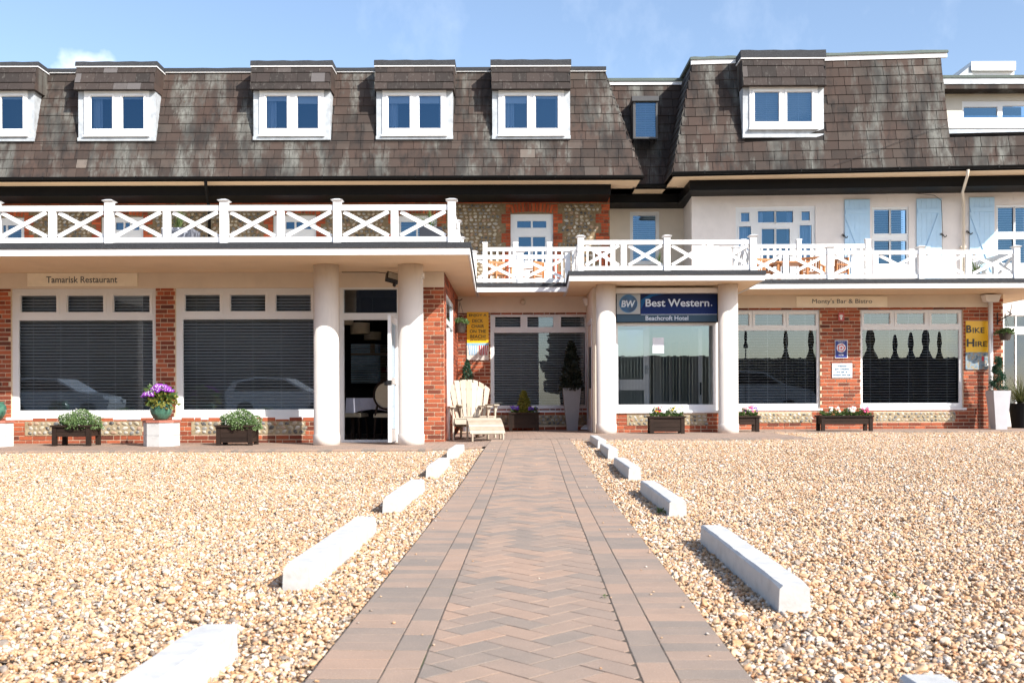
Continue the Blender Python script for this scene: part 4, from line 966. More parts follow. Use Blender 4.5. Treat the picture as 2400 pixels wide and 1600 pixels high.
# brick jambs and quoins, toothed every three courses
bh = []
for wdw in uw:
    for s in (-1, 1):
        z = ZT; k = 0
        while z < wdw[3] + .17:
            wd = jamb if k % 2 == 0 else jamb * .52
            x0, x1 = (wdw[0] - wd, wdw[0]) if s < 0 else (wdw[1], wdw[1] + wd)
            brick_rows(UB, (x0, x1, z, min(z + .225, zb - .005)), DU - .004, z0=ZT, phase=(x0 % .225))
            bh.append((x0, x1, z, z + .225)); z += .225; k += 1
    # arch: soldier course
    n = int((wdw[1] - wdw[0]) / .078); xm = (wdw[0] + wdw[1]) / 2
    for k in range(n):
        x = wdw[0] + (k + .5) * (wdw[1] - wdw[0]) / n; f = (x - xm) / (wdw[1] - wdw[0]); rise = .045 * (1 - 4 * f * f)
        UB.add(TRS((x, DU - .006, wdw[3] + .105 + rise), (0, math.pi / 2 + f * .5, 0), (.93, 1, 1)), key=.2)
    bh.append((wdw[0] - jamb, wdw[1] + jamb, wdw[3], wdw[3] + .22))
z = ZT; k = 0
while z < zb - .05:
    wd = .33 if k % 2 == 0 else .2
    brick_rows(UB, (xu1 - wd, xu1, z, min(z + .225, zb - .005)), DU - .004, z0=ZT, phase=.03); bh.append((xu1 - wd, xu1, z, z + .225)); z += .225; k += 1
UB.done()
UF = Pieces('flint', fb, domes_b, M_flint, 300)
hh = uw + bh
flints(UF, (XZ(1062, 550, DU)[0], xu1, ZT + .02, zb - .02), DU, .058, hh, prefer=1)
flints(UF, (-12.2, XZ(1060, 550, DU)[0], 4.3, zb - .02), DU, .058, hh); UF.done()
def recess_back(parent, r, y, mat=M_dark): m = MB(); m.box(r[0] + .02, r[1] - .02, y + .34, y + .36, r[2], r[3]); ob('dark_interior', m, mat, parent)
def curtain(parent, x0, x1, z0, z1, y):
    m = MB(); n = max(4, int((x1 - x0) / .035)); pts = [(x0 + (x1 - x0) * k / n, y + (.012 if k % 2 else -.012)) for k in range(n + 1)]
    for (a, b), (c, d) in zip(pts, pts[1:]): m.face([(a, b, z0), (c, d, z0), (c, d, z1), (a, b, z1)])
    ob('curtain', m, M_curtain, parent)
# door with top light
def french(parent, R, D, label, panes_px, curt=()):
    pns = [rpx(*p, D) for p in panes_px]; wf = window(parent, R, pns, D + .05, M_gup, name='door', label=label, sash=[], depth=.07); recess_back(parent, R, D)
    for c in curt: q = rpx(*c, D); curtain(wf, q[0], q[1], q[2], q[3], D + .2)
    return wf
french(fb, UD, DU, 'white balcony door with small panes above and below', [(1211, 516, 1245.5, 534), (1247.5, 516, 1281.5, 534), (1214.5, 553.5, 1246, 578), (1248, 553.5, 1279, 578), (1214.5, 580, 1246, 615), (1248, 580, 1279, 615)])
french(fb, WBk, DU, 'white door with three small top panes', [(268, 519.5, 288, 539), (290, 519.5, 303, 539), (305, 519.5, 325, 539)], [(268, 519, 325, 539)])
french(fb, WCk, DU, 'white door with two small top panes', [(668, 518, 690, 537), (692, 518, 729, 537)])
wf = window(fb, WA, [rpx(3, 526, 12, 590, DU), rpx(14, 526, 48, 590, DU)], DU + .05, M_gup); recess_back(fb, WA, DU); blind(wf, WA[0] + .5, WA[1] - .05, WA[2] + .05, WA[3] - .1, DU + .2, cords=1)
wf = window(fb, WDk, [rpx(938, 518, 976, 590, DU), rpx(978, 518, 1012, 590, DU)], DU + .05, M_gup); recess_back(fb, WDk, DU); blind(wf, WDk[0] + .05, WDk[1] - .05, WDk[2] + .05, WDk[3] - .1, DU + .2, cords=1)
# eaves
ZE = 5.57; ZG = 5.65; DG = 21.6; DBand = 22.1
xg1 = XZ(1507, 412, DG)[0]
g = MB(); g.box(-13, XZ(1432, 444, DBand)[0], DBand, DU + .3, 5.345, ZE - .002); ob('frieze_board', g, M_black, fb)
g = MB(); g.prism([(-13, DG + .05), (xg1 - .05, DG + .05), (xg1 - .05, 23.25), (-13, 23.25)], ZE, ZE + .03); ob('eaves_soffit', g, M_soffit, fb)
def gutter(parent, a, b, z, name='gutter'):
    a = Vector(a); b = Vector(b); m = MB(); n = 8; prof = [(.065 * math.cos(t), -.055 * math.sin(t)) for t in [math.pi * k / n for k in range(n + 1)]]; prof2 = [(p * .9, q * .9) for p, q in reversed(prof)]
    pf = prof + prof2; d = (b - a).normalized(); sd = Vector((d.y, -d.x, 0)); i = len(m.v)
    for e in (a, b):
        for p, q in pf: m.v.append(tuple(e + sd * p + Vector((0, 0, z + q))))
    k = len(pf)
    for j in range(k): j2 = (j + 1) % k; m.f.append((j, j2, k + j2, k + j)); m.m.append(0)
    L_ = (b - a).length; q = .7
    while q < L_:
        p = a + d * q + sd * .068; m.box(p.x - .012, p.x + .012, p.y - .008, p.y + .008, z - .05, z + .012); q += 1.02
    return ob(name, m, M_black, parent)
gutter(fb, (-13, DG - .06, 0), (xg1 + .02, DG - .06, 0), ZG - .02)
g = MB(); g.box(-13, xg1, DG + .0, DG + .04, ZE - .012, ZG + .0); ob('fascia_board', g, M_black, fb)
# mansard
RT = 8.19; RR = .764
g = MB(); xt1 = xg1 - RR
g.face([(-13, DG, ZG), (xg1, DG, ZG), (xt1, DG + RR, RT), (-13, DG + RR, RT)])
g.face([(xg1, DG, ZG), (xg1, DG + 3.2, ZG), (xt1, DG + 3.2, RT), (xt1, DG + RR, RT)])
g.face([(-13, DG + RR, RT), (xt1, DG + RR, RT), (xt1, DG + 4, RT), (-13, DG + 4, RT)])
roof = ob('roof', g, plain('roof_underlay', (.02, .017, .016), .9, .1, 3, bump=0), fb)
tm = MB(); tm.hexa([(-.148, -.004, 0), (.148, -.004, 0), (.148, .0, .235), (-.148, .0, .235), (-.148, -.024, 0), (.148, -.024, 0), (.148, -.006, .235), (-.148, -.006, .235)])
tile_me = [tm.mesh('roof_tile')]
def place_tiles(P, n, gauge, zb, rise, face, xlim, hips=(None, None), skip=(), width=.302):
    """face(x, s) -> world point on the slope at fraction s (0 eaves..1 top) ; tilt from face"""
    for r in range(n):
        s0 = r / n; s1 = (r + 1) / n; x0, x1 = xlim(s0 + .5 / n); off = (r % 2) * width / 2 + rnd.uniform(-.03, .03)
        x = x0 - off
        while x < x1:
            wd = width * rnd.choice((1, 1, 1, 1, .78, 1.12)); a = max(x, x0); b = min(x + wd, x1); x += wd
            if b - a < .05: continue
            c = (a + b) / 2; p = Vector(face(c, s0)); q = Vector(face(c, s1)); d = q - p
            if any(h[0] < a + .04 and b - .04 < h[1] and h[2] < (p.z + q.z) / 2 < h[3] for h in skip): continue
            e = Vector(face(c + .1, s0)) - p; ang = math.atan2(e.y, e.x); tilt = math.atan2(d.y, d.z) 
            M = Matrix.Translation(p) @ Matrix.Rotation(ang, 4, 'Z') @ Matrix.Rotation(-tilt, 4, 'X') @ Matrix.Diagonal((( b - a - .009) / .296, 1, (d.length + .02) / .235, 1)) @ Matrix.Rotation(rnd.gauss(0, .006), 4, 'Y')
            P.add(M, key=rnd.random() * .01 + (b - a) - abs(r - n / 2) * .002)
DORM = []
for (f0, f1, w0, w1, pn, yo) in ((-103, 82, -85, 64, ((-60, -10), (2, 54)), 0), (176, 361.5, 197, 349, ((212, 263.5), (286, 337)), 0), (588, 774, 608, 759, ((623, 673), (696, 746)), -1), (879, 1062.5, 896.5, 1046, ((909, 961), (981.5, 1033.5)), -1.5), (1153, 1336, 1168.5, 1321.5, ((1182.5, 1236), (1254.5, 1308)), -1.5)):
    DORM.append((f0, f1, w0, w1, pn, yo))
sk = []
for d in DORM:
    a = rpx(d[2] - 18, 205, d[3] + 18, 330, DG + .3); sk.append((a[0], a[1], 6.5, 9))
TL = Pieces('roof_tile', roof, tile_me, M_tile, 300)
fl = lambda x, s: (x, DG + RR * s - .002, ZG + (RT - ZG) * s)
place_tiles(TL, 12, .21, ZG, RT - ZG, fl, lambda s: (-12.4, xg1 - RR * s), skip=sk); TL.done()
# hip edge tiles face right: joined flat slope
hp = MB()
for r in range(12):
    s0, s1 = r / 12, (r + 1) / 12; y = DG + RR * s0 + .02
    while y < DG + 3.1:
        hp.hexa([(xg1 - RR * s0, y, ZG + (RT - ZG) * s0), (xg1 - RR * s0 + .02, y, ZG + (RT - ZG) * s0), (xg1 - RR * s0 + .02, y + .295, ZG + (RT - ZG) * s0), (xg1 - RR * s0, y + .295, ZG + (RT - ZG) * s0),
                 (xg1 - RR * s1, y, ZG + (RT - ZG) * s1), (xg1 - RR * s1 + .006, y, ZG + (RT - ZG) * s1), (xg1 - RR * s1 + .006, y + .295, ZG + (RT - ZG) * s1), (xg1 - RR * s1, y + .295, ZG + (RT - ZG) * s1)]); y += .3
ob('hip_tile', hp, M_tile, roof, kind='stuff')
# coping: white drip edge then felt
def coping(parent, x0, x1, yf, z, felt, hgt=.10, wh=.022, slope=0):
    m = MB(); m.box(x0, x1, yf - .03, yf + .05, z, z + wh); ob('drip_edge', m, M_white, parent)
    m = MB(); n = max(2, int((x1 - x0) / .35)); i0 = len(m.v); pts = []
    for k in range(n + 1):
        x = x0 + (x1 - x0) * k / n; h = hgt + rnd.uniform(-.008, .008); m.v += [(x, yf - .045, z + wh + .001), (x, yf - .04, z + wh + h * .8), (x, yf + .02, z + wh + h), (x, yf + 1.5, z + wh + h)]
    for k in range(n):
        for j in range(3): a = k * 4 + j; m.f.append((a, a + 4, a + 5, a + 1)); m.m.append(0)
    m.f += [(3, 2, 1, 0), (n * 4, n * 4 + 1, n * 4 + 2, n * 4 + 3)]; m.m += [0, 0]
    ob('felt_coping', m, felt, parent)
coping(roof, -13, xt1 + .03, DG + RR - .03, RT - .01, M_felt)
def dormer(parent, f0, f1, w0, w1, pn, yo, Df, ang=0.0, blindit=False, tanfn=None, cur=True, ys=(141, 152, 211, 318, 330), label=None):
    yt, yf, yb, yw, ya = [y + yo for y in ys]
    A = rpx(f0, yf, f1, yb, Df - .08); Wd = rpx(w0, yb, w1, yw, Df); body = (Wd[0] - .14, Wd[1] + .14, XZ(1200, ya, Df + .1)[1], Wd[3])
    d = MB(); d.cells(body, [(Wd[0] + .01, Wd[1] - .01, Wd[2] + .01, Wd[3] - .01)], Df + .03, Df + .06); d.box(body[0], body[0] + .05, Df + .06, Df + 1.0, body[2], body[3]); d.box(body[1] - .05, body[1], Df + .06, Df + 1.0, body[2], body[3])
    d.box(body[0] - .01, body[1] + .01, Df - .0, Df + .03, body[2] - .0, body[2] + .075)
    dm = ob('dormer', d, M_lead, parent)
    if label: dm['label'] = label
    # boxed tiled top, front leaning back
    t = MB(); zt = A[3] - .025; t.hexa([(A[0], Df - .12, A[2]), (A[1], Df - .12, A[2]), (A[1], Df + 1.3, A[2]), (A[0], Df + 1.3, A[2]), (A[0], Df + .04, zt), (A[1], Df + .04, zt), (A[1], Df + 1.3, zt), (A[0], Df + 1.3, zt)])
    ob('dormer_box', t, M_dtile, dm)
    P = Pieces('roof_tile', dm, tile_me2, M_dtile, 300); H = zt - A[2]; n = 3; hs = [0, .30, .74, 1.0]
    for r in range(n):
        x = A[0] - (r % 2) * .15 - rnd.uniform(0, .1)
        while x < A[1]:
            a = max(x, A[0] - .01); b = min(x + .305, A[1] + .01); x += .305
            if b - a < .05: continue
            z0 = A[2] + H * hs[r] - (.012 if r == 0 else 0); z1 = A[2] + H * hs[r + 1]; y0 = Df - .12 + .16 * hs[r]; tl = math.atan2(.16, H)
            P.add(Matrix.Translation(((a + b) / 2, y0 - .003, z0)) @ Matrix.Rotation(-tl, 4, 'X') @ Matrix.Diagonal(((b - a - .006) / .296, 1, (z1 - z0 + .02) / .235, 1)))
    P.done()
    s = MB()
    for sx in (A[0] - .012, A[1] + .0005):     # side tiles
        for r in range(n):
            z0 = A[2] + H * hs[r]; z1 = A[2] + H * hs[r + 1]; y = Df - .1 + .16 * hs[r]
            while y < Df + 1.2: s.box(sx, sx + .0115, y, y + .296, z0 + .002, z1); y += .3
    ob('side_tile', s, M_tile, dm, kind='stuff')
    # felt top with the upstand rising to the front
    m = MB(); m.box(A[0] - .03, A[1] + .03, Df + .0, Df + 1.3, zt, zt + .028); ob('drip_edge', m, M_white, dm)
    m = MB(); ztop = XZ(1200, yt, Df)[1]; n = 10
    for k in range(n):
        xa, xb = A[0] - .035 + (A[1] - A[0] + .07) * k / n, A[0] - .035 + (A[1] - A[0] + .07) * (k + 1) / n; j0 = math.sin(k * 2.1) * .006; j1 = math.sin((k + 1) * 2.1) * .006
        m.hexa([(xa, Df - .01, zt + .029), (xb, Df - .01, zt + .029), (xb, Df + 1.4, zt + .029), (xa, Df + 1.4, zt + .029), (xa, Df + .01, ztop + j0), (xb, Df + .01, ztop + j1), (xb, Df + 1.4, ztop - .02), (xa, Df + 1.4, ztop - .02)])
    ob('felt_top', m, M_felt, dm)
    panes = [rpx(a, yb + 14, b, yw - 15, Df) for a, b in pn]
    wf = window(dm, Wd, panes, Df - .0, M_gup, sash=panes, rim=.045, depth=.07, sill=(Wd[0] - .02, Wd[1] + .02, Wd[2] - .03, Wd[2] - .001, .05), frame_mat=M_white, name='window_frame')
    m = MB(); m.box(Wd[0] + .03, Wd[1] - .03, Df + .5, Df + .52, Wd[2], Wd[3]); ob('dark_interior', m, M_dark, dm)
    if cur:
        for k, p in enumerate(panes):
            wd = p[1] - p[0]
            if k == 0: curtain(dm, p[0], p[0] + wd * .42, p[2], p[3], Df + .16)
            else: curtain(dm, p[1] - wd * .1, p[1] + .05, p[2], p[3], Df + .16)
            m = MB(); m.box(p[0], p[1], Df + .09, Df + .1, p[3] - rnd.choice((.05, .1, .16)), p[3] + .02); ob('roller_blind', m, M_white, dm)
    if blindit: blind(dm, Wd[0] + .04, Wd[1] - .04, Wd[2] + .06, Wd[3] - .05, Df + .13, cords=2, pitch=.045)
    return dm
tile_me2 = [tm.mesh('roof_tile')]
for k, d in enumerate(DORM): dormer(fb, *d, DG + .19)

# --- link between the two buildings
DLk = 23.9
lk = thing('link_building', 'narrow cream link with dark skylight roof between the flint and stucco buildings', 'building', (3.1, DLk, ZT))
LW = rpx(1476.6, 496, 1545, 620, DLk)
xl0 = xu1 - .1; xl1 = 4.7
g = MB(); g.cells((xl0, xl1, ZT, 5.57), [LW], DLk, DLk + .2); ob('wall', g, M_cream, lk)
g = MB(); g.box(xu1 - .02, xu1 + .0, DU + .31, DLk, ZT, 5.5); ob('side_wall', g, M_cream, lk)
wf = window(lk, LW, [rpx(1483, 504, 1538, 612, DLk)], DLk + .02, M_gup); recess_back(lk, LW, DLk + .05); blind(wf, LW[0] + .06, LW[1] - .06, LW[2] + .06, LW[3] - .05, DLk + .16, cords=2)
g = MB(); g.box(xu1 - .3, xl1, 23.15, DLk + .2, 5.36, ZE - .002); ob('frieze_board', g, M_black, lk)
g = MB(); g.box(xg1 - .8, 4.6, 22.55, 24.0, ZE + .0305, ZE + .05); g.box(XZ(1430, 440, 22.2)[0], xg1 + 1.3, 22.56, 23.3, ZE - .0, ZE + .03); ob('eaves_soffit', g, M_soffit, lk)
LG = 22.5; x0g, x1g = XZ(1482, 440, LG)[0], XZ(1575, 440, LG)[0]
g = MB(); g.box(x0g, x1g + .3, LG, LG + .05, ZE - .02, ZG); ob('fascia_board', g, M_black, lk); gutter(lk, (x0g, LG - .06, 0), (x1g + .1, LG - .06, 0), ZG - .03)
g = MB(); g.face([(2.0, LG, ZG), (4.8, LG, ZG), (4.8, LG + .6, 8.17), (2.0, LG + .6, 8.17)]); g.face([(2.0, LG + .6, 8.17), (4.8, LG + .6, 8.17), (4.8, LG + 3, 8.17), (2.0, LG + 3, 8.17)])
lr = ob('roof', g, M_black, lk)
P_ = Pieces('roof_tile', lr, [tm.mesh('roof_tile')], M_tile, 300); place_tiles(P_, 12, .21, ZG, 2.5, lambda x, s: (x, LG + .6 * s - .002, ZG + 2.52 * s), lambda s: (2.0, 4.75)); P_.done()
g = MB(); g.box(1.9, 4.8, LG + .53, LG + .62, 8.10, 8.18); ob('drip_edge', g, M_white, lr)
g = MB(); g.box(1.9, 4.8, LG + .5, LG + 2, 8.181, 8.25); ob('felt_coping', g, M_felt2, lr)
DK = 22.35; kb_ = rpx(1481, 227, 1543.5, 325, DK); kgl = rpx(1490, 240, 1537, 321, DK)
g = MB(); g.cells((kb_[0] + .03, kb_[1] - .02, kb_[2], kb_[3] - .11), [kgl], DK, DK + .06); g.box(kb_[0] + .02, kb_[0] + .06, DK + .06, DK + 1, kb_[2], kb_[3] - .11); g.box(kb_[1] - .05, kb_[1] - .02, DK + .06, DK + 1, kb_[2], kb_[3] - .11)
g.box(kb_[0], kb_[1], DK - .06, DK + .9, kb_[3] - .109, kb_[3]); sd_ = ob('skylight', g, plain('skylight_grey', (.055, .055, .058), .5, .1, 4, bump=0), lk)
q = MB(); q.face([(kgl[0], DK + .03, kgl[2]), (kgl[1], DK + .03, kgl[2]), (kgl[1], DK + .03, kgl[3]), (kgl[0], DK + .03, kgl[3])]); ob('pane', q, M_gup, sd_)
blind(sd_, kgl[0], kgl[1], kgl[2], kgl[3], DK + .1, cords=1, pitch=.052); m = MB(); m.box(kgl[0], kgl[1], DK + .4, DK + .42, kgl[2], kgl[3]); ob('dark_interior', m, M_dark, sd_)

# --- white rendered building on the right, its front turned slightly towards the camera
rb = thing('stucco_building', 'pale stucco upper storey with blue shutters, tiled mansard roof and one dormer', 'building', (8, 22.2, ZT))
TH = -.05
def wr(X): return 22.40 + TH * (X - 4.0)     # wall depth
xs0 = XZ(1621, 500, 22.4)[0]; O_ = Vector((xs0, wr(xs0), 0))
rbA = math.atan(TH)
def rmesh(mb):      # rotate a mesh built flat at depth 0 about the wall's left corner
    ca, sa = math.cos(rbA), math.sin(rbA); mb.v = [(O_.x + (x - O_.x) * ca - y * sa, O_.y + (x - O_.x) * sa + y * ca, z) for x, y, z in mb.v]; return mb
def upx(px, py):    # pixel -> wall-plane coordinates (x along, z)
    t = ((px - CX) + (HY - py) * ROLL) / F; y = (O_.y - TH * O_.x) / (1 - TH * t); X = t * y
    return (O_.x + (X - O_.x) / math.cos(rbA), CH + ((HY - py) - (px - CX) * ROLL) * y / F)
def urect(x0, y0, x1, y1): a = upx(x0, (y0 + y1) / 2); b = upx(x1, (y0 + y1) / 2); c = upx((x0 + x1) / 2, y1); d = upx((x0 + x1) / 2, y0); return (a[0], b[0], c[1], d[1])
_ob = ob
def rob(name, mb, mat, parent, **k): return _ob(name, rmesh(mb), mat, parent, **k)
RW = [urect(1724.6, 483, 1911.6, 700), urect(2044, 484, 2130, 620), urect(2334, 479, 2425, 620)]
RW[0] = (RW[0][0], RW[0][1], ZT, RW[0][3])
g = MB(); g.cells((xs0, xs0 + 9, ZT - .05, 5.6), RW, 0, .25); rob('wall', g, M_stucco, rb)
g = MB(); g.box(xs0, xs0 + .1, .26, 2.0, ZT, 5.5); rob('side_wall', g, M_stucco, rb)
def rwindow(R, panes, label, name='window', curt=(), blinds=False):
    fm = MB(); fm.cells(R, panes, .04, .11)
    for p in panes: fm.cells((p[0] - .03, p[1] + .03, p[2] - .03, p[3] + .03), [p], .028, .0395)
    wf = rob(name, fm, M_upvc, rb); wf['label'] = label
    for p in panes:
        q = MB(); q.face([(p[0], .07, p[2]), (p[1], .07, p[2]), (p[1], .07, p[3]), (p[0], .07, p[3])]); rob('pane', q, M_gup, wf)
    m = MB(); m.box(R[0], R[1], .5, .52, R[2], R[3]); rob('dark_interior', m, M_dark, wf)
    for c in curt:
        m = MB(); n = 10
        for k in range(n): x0, x1 = c[0] + (c[1] - c[0]) * k / n, c[0] + (c[1] - c[0]) * (k + 1) / n; m.face([(x0, .2 + .02 * (k % 2), c[2]), (x1, .2 + .02 * ((k + 1) % 2), c[2]), (x1, .2 + .02 * ((k + 1) % 2), c[3]), (x0, .2 + .02 * (k % 2), c[3])])
        rob('curtain', m, M_curtain, wf)
    if blinds:
        z = R[2] + .05
        while z < R[3] - .05:
            m = MB(); m.hexa([(R[0] + .06, .17, z - .009), (R[1] - .06, .17, z - .009), (R[1] - .06, .215, z + .009), (R[0] + .06, .215, z + .009), (R[0] + .06, .17, z - .006), (R[1] - .06, .17, z - .006), (R[1] - .06, .215, z + .012), (R[0] + .06, .215, z + .012)])
            rob('blind_slat', m, M_slat, wf); z += .052
    return wf
rwindow(RW[0], [urect(1737.5, 498, 1757, 519), urect(1777, 494, 1816.5, 521), urect(1819, 494, 1859.5, 521), urect(1879.5, 495, 1899, 516), urect(1733, 530, 1761, 620), urect(1786, 536, 1817, 640), urect(1819, 536, 1852, 640), urect(1875, 527, 1903.5, 620)],
        'white french doors with side lights and net curtains', 'door', [urect(1733, 494, 1757, 640), urect(1777, 494, 1792, 640), urect(1872, 494, 1905, 640), urect(1848, 494, 1858, 560)])
rwindow(RW[1], [urect(2049.5, 491, 2086, 547), urect(2088.5, 491, 2126, 547), urect(2050, 564, 2086, 618), urect(2088.5, 564, 2126, 618)], 'white sash window with slatted blind between two blue shutters', blinds=True)
rwindow(RW[2], [urect(2340, 486, 2378, 543), urect(2380, 486, 2420, 543), urect(2340, 560, 2378, 616), urect(2380, 560, 2420, 616)], 'white sash window at the right frame edge', blinds=True)
for a in ((2076, 448, 2106, 475), (2371, 440, 2398, 470)):
    q = urect(*a); m = MB(); m.prismY([(q[0] + .05, q[2]), (q[1] - .05, q[2]), (q[1], q[3]), (q[0], q[3])], -.014, -.001); rob('keystone', m, M_stucco, rb)
def shutter(x0, x1, y0, y1, label, mir):
    q = urect(x0, y0, x1, y1); q = (q[0], q[1], ZT + .1, q[3]); c = O_; t = thing('window_shutter', label, 'shutter', (q[0], wr(q[0]), q[2]), 'pale blue shutters on the stucco wall')
    n = 5; w_ = (q[1] - q[0]) / n
    for k in range(n): m = MB(); m.cbox(q[0] + k * w_ + .0015, q[0] + (k + 1) * w_ - .0015, -.035, -.012, q[2], q[3], .003); rob('plank', m, M_bluepaint, t)
    for z in (q[3] - .28, q[2] + .35): m = MB(); m.box(q[0] + .015, q[1] - .015, -.055, -.0355, z - .05, z + .05); rob('ledge', m, M_bluepaint, t)
    a, b = (q[0] + .03, q[1] - .03) if mir else (q[1] - .03, q[0] + .03)
    m = MB(); m.beam((a, -.047, q[2] + .4), (b, -.047, q[3] - .33), .016, .09, (0, 0, 1)) if False else m.prismY(sorted_quad(a, q[2] + .4, b, q[3] - .33), -.054, -.0355); rob('brace', m, M_bluepaint, t)
def sorted_quad(xa, za, xb, zb_):
    d = Vector((xb - xa, zb_ - za)).normalized(); nrm = Vector((-d.y, d.x)) * .045; p = [(xa - nrm.x, za - nrm.y), (xb - nrm.x, zb_ - nrm.y), (xb + nrm.x, zb_ + nrm.y), (xa + nrm.x, za + nrm.y)]
    return p
shutter(1979, 2038, 468, 640, 'pale blue shutter left of the first stucco wall window', False); shutter(2147.5, 2206, 466, 640, 'pale blue shutter right of the first stucco wall window', True); shutter(2271.5, 2329.5, 463, 640, 'pale blue shutter right of the cream downpipe near the frame edge', False)
for cx_, cy_, s in ((1978, 554, 1), (2209, 552, 1), (2269, 546, 1)):
    p = upx(cx_, cy_); pts = [(p[0] + .06 * math.cos(a) * (1 if a < 3.3 else 1) * .5 + (-.04 if a < math.pi else .04), -.05, p[1] + .04 * math.sin(a)) for a in [k * .45 for k in range(15)]]
    m = MB(); m.tube(pts, .009, 6); m.box(p[0] - .01, p[0] + .01, -.05, 0, p[1] - .01, p[1] + .01); t = rob('shutter_hook', m, M_iron, None); tag(t, {1978: 'black iron S hook beside the left blue shutter', 2209: 'black iron S hook right of the middle blue shutter', 2269: 'black iron S hook left of the rightmost blue shutter'}[cx_], 'shutter hook', 'iron shutter hooks on the stucco wall')
# eaves and roof
def dg(X): return 21.55 - .075 * X
g = MB(); p0, p1 = 3.5, 12.0
def quad_wall(m, xa, ya, xb, yb, z0, z1, t=.04):
    m.hexa([(xa, ya, z0), (xb, yb, z0), (xb, yb + t, z0), (xa, ya + t, z0), (xa, ya, z1), (xb, yb, z1), (xb, yb + t, z1), (xa, ya + t, z1)])
xb0, yb0 = XZ(1617, 452, 21.7)[0], 21.72
m = MB(); m.prism([(xb0, yb0), (12, 21.27), (12, 22.6), (xb0, 23.6)], 5.345, ZE - .002); ob('frieze_board', m, M_black, rb)
m = MB(); m.prism([(p0 + .05, dg(p0) + .05), (12, dg(12) + .05), (12, 22.6), (p0 + .05, 23.7)], ZE, ZE + .03); ob('eaves_soffit', m, M_soffit, rb)
m = MB(); quad_wall(m, p0, dg(p0), 12, dg(12), ZE - .012, ZG); ob('fascia_board', m, M_black, rb)
gutter(rb, (p0 - .03, dg(p0) - .06, 0), (12, dg(12) - .06, 0), ZG - .02)
RZ = 8.19; RB = .58
def htop(s): return p0 + .53 * s
XR = 9.38
zlo = XZ(2200, 328, 21.0)[1]; slo = (zlo - ZG) / (RZ - ZG)
fr = lambda x, s: (x, dg(x) + RB * s - .002, ZG + (RZ - ZG) * s)
m = MB(); m.face([fr(p0, 0), fr(XR, 0), fr(XR, 1), fr(p0 + .53, 1)]); m.face([fr(XR, 0), fr(12, 0), fr(12, slo), fr(XR, slo)])
m.face([fr(p0 + .53, 1), fr(XR, 1), (XR, 25, RZ), (p0 + .53, 25, RZ)]); m.face([fr(p0, 0), fr(p0 + .53, 1), (p0 + .53, 24.5, RZ), (p0, 24.5, ZG)]); m.face([fr(XR, slo), (XR, 25, zlo), (XR, 25, RZ), fr(XR, 1)])
m.face([fr(XR, slo), fr(12, slo), (12, 25, zlo), (XR, 25, zlo)])
rr_ = ob('roof', m, plain('roof_underlay_right', (.02, .017, .016), .9, .1, 3, bump=0), rb)
DRr = (1742, 1935.5, 1757, 1916.5, ((1768, 1826.5), (1844, 1903.5)), 0)
a = rpx(1740, 200, 1938, 326, 21.3); 
P_ = Pieces('roof_tile', rr_, [tm.mesh('roof_tile')], M_tile, 300)
place_tiles(P_, 12, .21, ZG, 2.5, fr, lambda s: (htop(s), XR if s > slo else 11.6), skip=[(a[0] - .02, a[1] + .02, a[2], 9)]); P_.done()
g = MB(); yy0 = dg(p0)
for r in range(12):
    s0, s1 = r / 12, (r + 1) / 12; y = yy0 + RB * s0
    while y < 24:
        zz0, zz1 = ZG + (RZ - ZG) * s0, ZG + (RZ - ZG) * s1; xa, xb_ = htop(s0), htop(s1)
        g.hexa([(xa - .02, y, zz0), (xa, y, zz0), (xa, y + .295, zz0), (xa - .02, y + .295, zz0), (xb_ - .006, y, zz1), (xb_, y, zz1), (xb_, y + .295, zz1), (xb_ - .006, y + .295, zz1)]); y += .3
ob('hip_tile', g, M_tile, rr_, kind='stuff')
for (xa, xb_) in ((p0 + .5, 5.4), (5.4, XR + .12)):
    ya, yb = dg(xa) + RB - .05, dg(xb_) + RB - .05; m = MB(); quad_wall(m, xa, ya, xb_, yb, RZ - .04, RZ + .06, .06); ob('drip_edge', m, M_white, rr_)
    m = MB(); n = 14
    for k in range(n):
        x0, x1 = xa - .02 + (xb_ - xa + .04) * k / n, xa - .02 + (xb_ - xa + .04) * (k + 1) / n; y0, y1 = dg(x0) + RB - .08, dg(x1) + RB - .08; j0, j1 = .008 * math.sin(k * 1.7), .008 * math.sin((k + 1) * 1.7)
        m.hexa([(x0, y0, RZ + .061), (x1, y1, RZ + .061), (x1, y1 + 1.5, RZ + .061), (x0, y0 + 1.5, RZ + .061), (x0, y0 + .02, RZ + .125 + j0), (x1, y1 + .02, RZ + .125 + j1), (x1, y1 + 1.5, RZ + .13), (x0, y0 + 1.5, RZ + .13)])
    ob('felt_coping', m, M_felt2, rr_)
dormer(rb, *DRr, 21.22, blindit=True, cur=False, ys=(119, 132, 201, 301, 327), label='larger dormer with lead cheeks on the stucco building')
